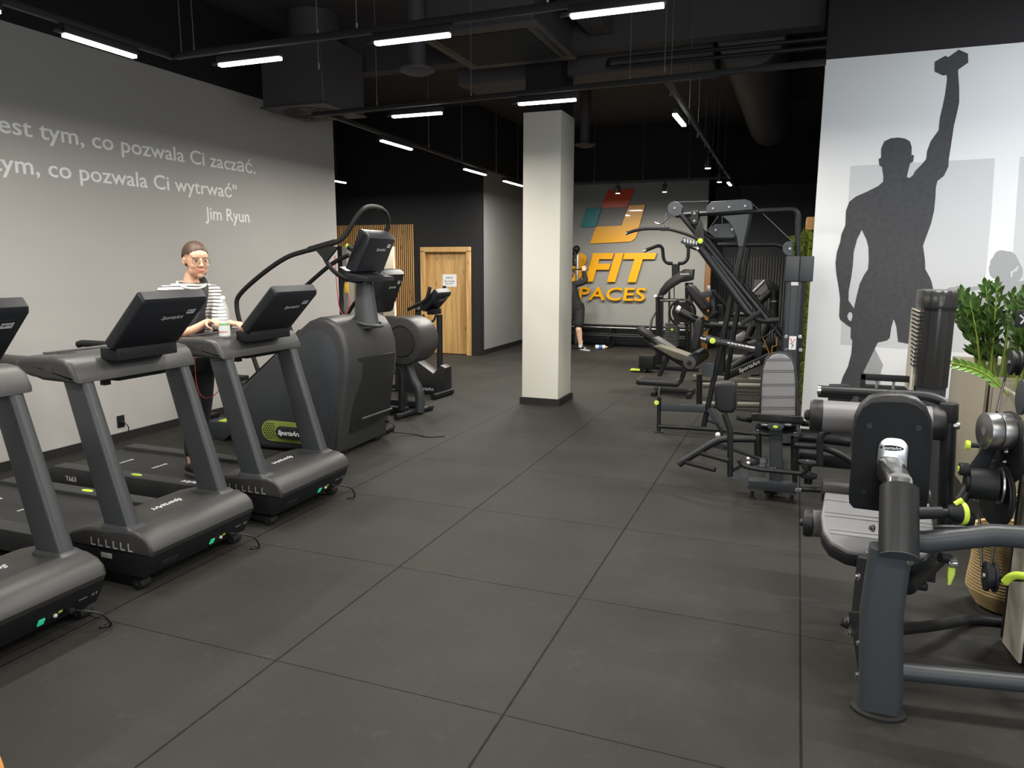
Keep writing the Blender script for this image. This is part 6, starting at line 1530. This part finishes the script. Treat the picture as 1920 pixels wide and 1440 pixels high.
man = [(519, 115), (560, 92), (572, 97), (612, 68), (648, 84), (649, 118), (610, 146), (610, 160), (614, 220), (614, 270), (606, 310), (594, 360), (588, 400), (582, 440), (574, 490), (572, 520), (555, 555), (530, 575), (524, 600), (522, 640), (517, 690), (505, 740), (485, 795), (474, 825), (478, 850), (482, 880), (483, 915), (500, 945), (508, 965), (513, 990), (522, 1060), (525, 1150), (520, 1215), (480, 1214), (478, 1260), (470, 1330), (475, 1440), (480, 1560), (430, 1560), (436, 1440), (430, 1330), (423, 1240), (420, 1203), (378, 1195), (372, 1140), (366, 1118), (361, 1108), (352, 1140), (346, 1180), (335, 1190), (300, 1198), (288, 1222), (265, 1270), (245, 1310), (238, 1360), (236, 1440), (230, 1560), (150, 1560), (152, 1440), (156, 1360), (165, 1330), (185, 1290), (198, 1240), (202, 1190), (195, 1180), (196, 1140), (180, 1130), (155, 1110), (151, 1095), (155, 1030), (150, 990), (140, 930), (137, 890), (142, 850), (155, 810), (160, 780), (175, 745), (177, 690), (190, 655), (215, 635), (260, 615), (300, 595), (320, 578), (322, 560), (316, 520), (306, 515), (303, 490), (313, 485), (313, 450), (325, 422), (350, 410), (378, 407), (405, 411), (424, 422), (431, 444), (430, 475), (440, 475), (436, 500), (424, 508), (415, 545), (412, 560), (422, 563), (435, 553), (445, 535), (470, 510), (487, 490), (490, 460), (505, 420), (535, 378), (540, 330), (550, 290), (560, 240), (568, 180), (566, 165), (552, 168), (519, 152)]
h1 = [(238, 763), (220, 800), (207, 850), (204, 900), (198, 945), (188, 1000), (187, 1035), (208, 1066), (218, 1020), (230, 972), (248, 935), (262, 915), (265, 880), (264, 830), (256, 800)]
h2 = [(190, 1080), (200, 1083), (203, 1095), (197, 1116), (187, 1110), (182, 1095)]
paint('dumbbell_figure', [man, h1, h2], MG, .002)
# planters
PLM = mat('planter_taupe', srgb((168, 160, 142)), .6, noise=.04, nscale=5, bump=.1, bscale=300)
SOIL = mat('potting_soil', (.02, .015, .01), .95)
def planter(x0, y0, x1, y1, z, label):
    t = thing('planter', label, 'planter', ((x0 + x1) / 2, (y0 + y1) / 2, 0), 'tall taupe planters')
    b = MB(); w = .035
    b.box((x0, y0, 0), (x0 + w, y1, z), .012).box((x1 - w, y0, 0), (x1, y1, z), .012).box((x0, y0, 0), (x1, y0 + w, z), .012).box((x0, y1 - w, 0), (x1, y1, z), .012).box((x0 + .01, y0 + .01, .01), (x1 - .01, y1 - .01, .05))
    b.build('planter_shell', PLM, t)
    MB().box((x0 + w * .8, y0 + w * .8, z - .10), (x1 - w * .8, y1 - w * .8, z - .06)).build('soil', SOIL, t)
planter(1.35, 6.22, 1.85, 7.55, .955, 'taupe planter box farther from the camera, behind the curved weight tower')
planter(1.37, 4.75, 1.87, 6.14, .935, 'taupe planter box nearer the camera, behind the leg curl cams')
# glossy plants
def leafmat(nm, c, c2):
    M = mat(nm, c, .3, spec=.6); nt = M.node_tree; N = nt.nodes; L = nt.links; b = N['Principled BSDF']
    oi = N.new('ShaderNodeTexCoord'); nz = N.new('ShaderNodeTexNoise'); nz.inputs['Scale'].default_value = 9; L.new(oi.outputs['Object'], nz.inputs['Vector'])
    mx = N.new('ShaderNodeMix'); mx.data_type = 'RGBA'; mx.inputs[6].default_value = (*c, 1); mx.inputs[7].default_value = (*c2, 1); L.new(nz.outputs['Fac'], mx.inputs[0]); L.new(mx.outputs[2], b.inputs['Base Color'])
    return M
LEAF = leafmat('leaf_green', srgb((38, 60, 28)), srgb((70, 100, 44))); STEMM = mat('plant_stem', srgb((132, 150, 66)), .5)
rp = random.Random(11)
def leaflet(mb, p, d, nrm, L_, w):
    d = d.normalized(); s = d.cross(nrm).normalized(); n = s.cross(d)
    R_ = []
    for k, (a, ww, up) in enumerate(((0, .12, 0), (.25, .8, .02), (.5, 1.0, .03), (.75, .75, .01), (1.0, .05, -.04))):
        c = p + d * L_ * a + n * L_ * up; R_.append([c - s * w * ww * .5 + n * w * .12 * ww, c, c + s * w * ww * .5 + n * w * .12 * ww])
    t = bmesh.new(); RR = [[t.verts.new(v) for v in r] for r in R_]
    for A, B_ in zip(RR, RR[1:]):
        for j in (0, 1): t.faces.new((A[j], A[j + 1], B_[j + 1], B_[j]))
    mb._merge(t)
def zz_stem(lf, stm, base, tip, n=9, L_=.11, w=.045, bend=None):
    mid = base.lerp(tip, .55) + (bend or Vector((0, 0, .05)))
    P = smooth_path([base, mid, tip], 8); stm.tube(P, .009, n=7, scales=[1 - .6 * i / (len(P) - 1) for i in range(len(P))])
    m_ = len(P)
    for k in range(n):
        i = int(m_ * (.35 + .62 * k / n)); i = min(i, m_ - 2); d = (P[i + 1] - P[i]).normalized()
        side = d.cross(Vector((rp.uniform(-1, 1), rp.uniform(-1, 1), rp.uniform(-.2, .2)))).normalized()
        for s in (-1, 1):
            q = L_ * (1 - .35 * k / n) * rp.uniform(.85, 1.15)
            leaflet(lf, P[i], side * s * .8 + d * .75 + Vector((0, 0, .1)), d.cross(side) * s if s > 0 else d.cross(side) * -1, q, w)
    leaflet(lf, P[-1], (P[-1] - P[-2]), Vector((0, 1, .3)), L_ * .7, w)
def plant(name, label, cx_, cy_, n, top, spread, zb, L_=.12, w=.05):
    t = thing(name, label, 'plant', (cx_, cy_, zb), 'glossy plants in the planters')
    for k in range(n):
        a = rp.uniform(0, 2 * PI); r = rp.uniform(.02, .12)
        b0 = Vector((cx_ + r * math.cos(a), cy_ + r * math.sin(a), zb - .06)); tp = Vector((cx_ + math.cos(a) * spread * rp.uniform(.3, 1), cy_ + math.sin(a) * spread * 1.2 * rp.uniform(.3, 1), zb + top * rp.uniform(.55, 1.0)))
        lf, stm = MB(), MB(); zz_stem(lf, stm, b0, tp, 10, L_, w)
        s = stm.build('stem', STEMM, t); lf.build('leaves', LEAF, s, sharp=180)
    return t
plant('potted_plant', 'dense dark green plant with feathery stems in the farther planter', 1.50, 6.6, 30, .74, .36, .88, .11, .034)
plant('potted_plant', 'tall bright green plant with broad leaves in the gap between both planters', 1.60, 6.0, 26, .80, .30, .87, .12, .046)
pl = plant('potted_plant', 'lush green plant at the right edge, partly behind the black tower', 1.66, 5.3, 16, .62, .28, .86, .13, .05)
lf, stm = MB(), MB()
P = [Vector((1.50, 5.15, .90)), at_depth(1850, 712, 5.3), at_depth(1745, 678, 5.1)]
P = smooth_path([at_depth(1895, 745, 4.9), at_depth(1850, 703, 4.95), at_depth(1800, 684, 4.95), at_depth(1735, 677, 4.9)], 8)
stm.tube(P, .007, n=7)
for i in range(4, len(P) - 1, 2):
    d = (P[i + 1] - P[i]).normalized()
    for s in (-1, 1): leaflet(lf, P[i], d * .9 + Vector((0, 0, .55 * s + .1)), Vector((-.4, -1, .2)), .075, .032)
s = stm.build('trailing_stem', STEMM, pl); lf.build('leaves', leafmat('leaf_light', srgb((92, 142, 48)), srgb((130, 170, 66))), s, sharp=180)
# woven basket
bx, by = 1.10, 4.26
t = thing('woven_basket', 'straw coloured woven basket with rope handle standing behind the leg curl tower', 'basket', (bx, by, 0))
ROPE = mat('rope_straw', srgb((176, 150, 106)), .85, noise=.35, nscale=90)
prof = []
for k in range(26):
    z = .03 + .016 * k; r = .115 + .042 * min(1, k / 5.0) + .006 * math.sin(k * .3); prof.append((r, z))
b = MB()
for k, (r, z) in enumerate(prof):
    b.tube([(bx + r * math.cos(a), by + r * math.sin(a), z + .004 * math.sin(a * 2)) for a in [2 * PI * j / 30 for j in range(30)]], .0098, n=7, closed=True)
b.lathe([(0, .012), (.10, .012), (.10, .03), (0, .03)], (bx, by, 0), 28)
b.build('woven_body', ROPE, t)['kind'] = 'stuff'
for s, y in ((-1, by - .06), (1, by + .06)):
    P = smooth_path([(bx - .075, y, .42), (bx - .06, y, .56), (bx, y, .60), (bx + .06, y, .56), (bx + .075, y, .42)], 6)
    MB().tube(P, .013, n=8).build('rope_handle', ROPE, t)
# edge of an orange ball near the lower left corner
q = Vector((-2.245, 1.06, .262)); r = q.z
o = MB().sphere(q, r, n=56).build('exercise_ball', mat('orange_vinyl', srgb((236, 160, 88)), .45))
tag(o, 'orange exercise ball, only its rounded edge showing at the lower left corner', 'ball')
# ============================================================ machines farther back on the right
WARMT = FRAME
# dip and chin tower with weight stack
Yt = 12.3
t = thing('chin_dip_machine', 'assisted chin and dip machine with a U shaped top handle before the sign wall', 'gym machine', (-2.2, Yt, 0))
MB().tube(ony([(1209, 470), (1235, 460), (1242, 464), (1244, 486), (1251, 494), (1282, 494), (1290, 485), (1291, 464), (1286, 459), (1309, 468)], Yt), .028, n=12, fil=.10).build('chin_handle', FRAME, t)
for a, c_ in (((1207, 471), (1212, 469)), ((1306, 467), (1311, 469))): MB().cyl(on(*a, Y=Yt), on(*c_, Y=Yt), .030, n=12).build('grip_end', CHROME, t)
MB().box(on(1261, 498, Y=Yt - .05), on(1273, 490, Y=Yt + .05), .01).build('handle_clamp', STEEL, t)
MB().bar(ony([(1267, 496), (1267, 530)], Yt), .10, .12, .02).build('mast', FRAME, t)
sz = [(1232, 556), (1237, 543), (1248, 528), (1262, 517), (1282, 505), (1300, 505), (1298, 525), (1292, 527), (1275, 530), (1257, 541), (1244, 554)]
sh = MB().prism(ony(sz, Yt - .10), (0, .22, 0), bev=.02).build('top_shroud', mat('shroud_black', (.024, .024, .025), .3), t)
MB().text('SportsArt', on(1284, 515, Y=Yt - .102), (1, 0, 0), (0, 0, 1), w=.15, depth=.003, shear=.2, align='CENTER', bold=.03).build('maker_logo', LOGOW, sh)
MB().tube(ony([(1238, 563), (1270, 563), (1290, 565), (1299, 580), (1299, 640)], Yt), .028, n=12, fil=.15).build('arm_frame', STEEL, t)
for px in (1233, 1240): MB().bar(ony([(px, 556), (px, 690)], Yt + (.0 if px == 1233 else .25)), .06, .06, .012).build('front_post', FRAME, t)
for px in (1288, 1296): MB().bar(ony([(px, 530), (px, 690)], Yt + .15), .05, .06, .012).build('rear_post', FRAME, t)
for px in (1243, 1254): MB().cyl(on(px, 548, Y=Yt + .1), on(px, 690, Y=Yt + .1), .010, n=8).build('guide_rod', STEEL, t)
for px in (1256, 1264): MB().cyl(on(px, 535, Y=Yt + .05), on(px, 606, Y=Yt + .05), .008, n=8).build('lift_cable', WIRE, t)
for k in range(12):
    z0 = on(1260, 606 + 3.7 * k, Y=Yt); MB().box((on(1248, 600, Y=Yt).x, Yt - .06, z0.z - .024), (on(1273, 600, Y=Yt).x, Yt + .14, z0.z - .001), .003, 1).build('weight_plate', mat('plate_grey', (.07, .07, .07), .4), t)
MB().cyl(on(1260, 618, Y=Yt - .06), on(1260, 618, Y=Yt - .12), .02, n=12).build('selector_pin', LIME, t)
MB().tube(smooth_path(ony([(1229, 585), (1222, 600), (1218, 620), (1210, 622)], Yt - .1), 4), .02, n=10).build('step_handle', STEEL, t)
MB().sphere(on(1229, 556, Y=Yt - .08), .03, n=12).build('bumper', mat('white_ball', (.75, .75, .75), .3), t)
MB().bar([(on(1215, 690, Y=Yt).x, Yt, .04), (on(1310, 690, Y=Yt).x, Yt, .04)], .08, .08, .015).build('base_beam', FRAME, t)
MB().bar([(on(1215, 690, Y=Yt).x, Yt - .5, .04), (on(1215, 690, Y=Yt).x, Yt + .5, .04)], .08, .08, .015).build('base_beam', FRAME, t)
q = on(1218, 672, Y=Yt - .4)
MB().box(q + Vector((-.16, -.1, -.17)), q + Vector((.08, .15, .05)), .02).build('foot_step', FRAME, t)
MB().box((q.x - .30, Yt - .5, .025), (q.x - .05, Yt - .35, .045), .006).build('step_edge', LIME, t)
# incline bench
Yb = 10.0
t = thing('incline_bench', 'incline exercise bench with a black head pad and grey upholstered board', 'bench', (-1.85, Yb, 0))
MB().prism(ony([(1191, 616), (1197, 614), (1214, 625), (1222, 634), (1216, 637), (1200, 629)], Yb - .14), (0, .30, 0), bev=.02, seg=3).build('head_pad', PADK, t)
MB().prism(ony([(1219, 636), (1229, 633), (1262, 654), (1254, 660)], Yb + .05), (0, .28, 0), bev=.02).build('back_pad', PADG, t)
MB().prism(ony([(1225, 650), (1236, 648), (1292, 668), (1286, 680), (1262, 672)], Yb - .16), (0, .34, 0), bev=.02, seg=3).build('seat_pad', mat('taupe_vinyl', srgb((104, 100, 88)), .5, bump=.2, bscale=400), t)
MB().bar(ony([(1205, 634), (1228, 652), (1286, 686)], Yb), .06, .06, .012).build('spine_beam', FRAME, t)
MB().bar(ony([(1252, 668), (1237, 704), (1232, 716)], Yb), .06, .06, .012).build('front_leg', FRAME, t)
MB().bar(ony([(1287, 680), (1279, 708), (1276, 716)], Yb), .05, .06, .012).build('rear_leg', FRAME, t)
MB().bar([(on(1228, 720, Y=Yb).x, Yb, .05), (on(1300, 720, Y=Yb).x, Yb, .05)], .07, .07, .012).build('base_beam', FRAME, t)
for px in (1232, 1296): MB().bar([(on(px, 720, Y=Yb).x, Yb - .28, .03), (on(px, 720, Y=Yb).x, Yb + .28, .03)], .06, .05, .012).build('foot_bar', FRAME, t)
# plate on a horn of the press behind
Yp = 11.3
t = thing('chest_press_machine', 'plate loaded chest press with angled black back pad behind the lat pulldown', 'gym machine', (-.9, Yp, 0))
MB().tube(ony([(1266, 580), (1308, 601), (1322, 608), (1350, 610), (1400, 612), (1412, 616)], Yp), .058, n=14, fil=.12).build('press_beam', FRAME, t)
MB().cyl(on(1268, 579, Y=Yp), on(1276, 584, Y=Yp), .066, n=16, bev=.01).build('beam_cap', STEEL, t)
MB().prism(ony([(1284, 538), (1291, 534), (1298, 537), (1330, 576), (1322, 583), (1314, 580)], Yp - .2), (0, .4, 0), bev=.025, seg=3).build('back_pad', PADK, t)
MB().bar(ony([(1288, 542), (1320, 584), (1332, 594), (1345, 584)], Yp), .06, .06, .012).build('pad_beam', FRAME, t)
MB().bar(ony([(1312, 556), (1334, 548)], Yp - .1), .03, .10, .01).build('pad_bracket', SLATE, t)
MB().box(on(1325, 548, Y=Yp - .12), on(1333, 536, Y=Yp - .08), .008).build('bracket_end', STEEL, t)
MB().tube(ony([(1336, 546), (1360, 570), (1372, 590)], Yp), .034, n=12).build('press_arm', FRAME, t)
MB().bar(ony([(1337, 544), (1337, 612)], Yp + .1), .12, .08, .015).build('rear_column', SLATE, t)
MB().bar(ony([(1352, 572), (1352, 715)], Yp + .2), .12, .12, .02).build('main_column', FRAME, t)
MB().tube(ony([(1330, 620), (1345, 600), (1368, 590), (1420, 590)], Yp + .3), .032, n=12, fil=.2).build('press_arm', FRAME, t)
MB().cyl(on(1302, 632, Y=Yp + .1), on(1336, 604, Y=Yp + .1), .036, n=12).build('press_handle', STEEL, t)
MB().bar([(on(1300, 706, Y=Yp).x, Yp, .05), (on(1445, 706, Y=Yp).x, Yp, .05)], .09, .09, .015).build('base_beam', mat('grey_tube', (.16, .15, .125), .45), t)
MB().box(on(1360, 676, Y=Yp - .15), on(1400, 665, Y=Yp + .2), .02).build('seat', PADG, t)
q = on(1279, 586, Y=Yp + .35); R = on(1279, 560, Y=Yp + .35).z - q.z
pl = MB().cyl(q - Vector((0, .015, 0)), q + Vector((0, .015, 0)), R * .72, n=32).tube([q + Vector((R * .92 * math.cos(a), 0, R * .92 * math.sin(a))) for a in [2 * PI * k / 40 for k in range(40)]], R * .09, n=8, closed=True)
for a0 in (60, 120, 240, 300):
    a = math.radians(a0); pl.bar([q + Vector((R * .6 * math.cos(a), 0, R * .6 * math.sin(a))), q + Vector((R * .92 * math.cos(a), 0, R * .92 * math.sin(a)))], .10, .025, .006, up=(0, 1, 0))
w = thing('weight_plate', 'round black weight plate with two side grips hanging by the chin machine', 'weight plate', q)
o = pl.build('plate', RUBBER, w)
MB().text('SportsArt', q + Vector((0, -.03, R * .80)), (1, 0, 0), (0, 0, 1), w=.10, depth=.003, align='CENTER', bold=.03).text('SportsArt', q + Vector((0, -.03, -R * .95)), (1, 0, 0), (0, 0, 1), w=.10, depth=.003, align='CENTER', bold=.03).build('plate_print', LOGOW, o)
MB().cyl(q + Vector((0, -.02, 0)), q + Vector((0, .25, 0)), .025, n=12).build('plate_sleeve', STEEL, w)
# inclined press with posts on the far right
Yg = 10.3
t = thing('incline_leg_press', 'inclined leg press with maker lettering on its black rail, behind the lat pulldown', 'gym machine', (-.2, Yg, 0))
rl = MB().bar(ony([(1360, 706), (1445, 668)], Yg), .10, .10, .015).build('incline_rail', BLACK, t)
a = on(1392, 693, Y=Yg - .052); b_ = on(1422, 679, Y=Yg - .052); u = (b_ - a).normalized(); v = Vector((-u.z, 0, u.x))
MB().text('SportsArt', on(1387, 699, Y=Yg - .055), u, v, w=.30, depth=.003, shear=.2, bold=.02).build('maker_logo', LOGOW, rl)
MB().tube(ony([(1372, 690), (1400, 672), (1440, 652)], Yg + .3), .06, n=14).build('carriage_tube', FRAME, t)
pp = MB().tube(ony([(1452, 595), (1452, 542)], Yg), .054, n=16).build('guide_post', FRAME, t)
MB().cyl(on(1452, 566, Y=Yg), on(1452, 563, Y=Yg), .060, n=16).build('post_ring', STEEL, pp)
MB().prism(ony([(1433, 524), (1443, 524), (1462, 540), (1460, 546), (1446, 548), (1440, 542)], Yg - .05), (0, .1, 0), bev=.008).build('top_bracket', FRAME, t)
MB().cyl(on(1446, 545, Y=Yg), on(1424, 566, Y=Yg), .050, n=14).build('press_arm', FRAME, t)
MB().cyl(on(1434, 526, Y=Yg - .02), on(1412, 548, Y=Yg - .02), .022, n=12).build('press_handle', STEEL, t)
MB().tube(ony([(1452, 592), (1440, 606), (1425, 640), (1404, 648)], Yg + .1), .06, n=14, fil=.2).build('rear_arm', FRAME, t)
MB().cyl(on(1412, 610, Y=Yg + .2), on(1398, 640, Y=Yg + .2), .05, n=12).build('side_arm', FRAME, t)
MB().bar(ony([(1448, 640), (1448, 720)], Yg + .2), .10, .10, .015).build('main_column', FRAME, t)
MB().box(on(1436, 648, Y=Yg - .1), on(1454, 634, Y=Yg + .1), .012).build('stop_block', FRAME, t)
OST = mat('orange_strap', (.50, .22, .05), .6)
MB().tube(ony([(1430, 632), (1443, 664)], Yg - .12), .008, n=6).build('orange_strap', OST, t)
MB().tube(ony([(1456, 632), (1456, 648), (1448, 650), (1447, 662)], Yg - .12), .008, n=6).build('orange_strap', OST, t)
for py, yy in ((722, Yg - .4), (758, Yg - 1.05)):
    MB().cyl(on(1318, py, Y=yy), on(1440, py + 2, Y=yy), .035, n=12).build('floor_tube', mat('grey_tube', (.16, .15, .125), .45), t)
MB().bar([(on(1440, 722, Y=Yg - .4).x, Yg - 1.2, .05), (on(1440, 722, Y=Yg - .4).x, Yg + .5, .05)], .09, .09, .015).build('base_beam', FRAME, t)
MB().cyl(on(1408, 703, Y=Yg - .3), on(1424, 702, Y=Yg - .3), .022, n=12).build('hand_grip', RUBBER, t)
MB().prism(ony([(1366, 640), (1390, 626), (1400, 634), (1376, 652)], Yg + .1), (0, .5, 0), bev=.02).build('seat_pad', PADG, t)
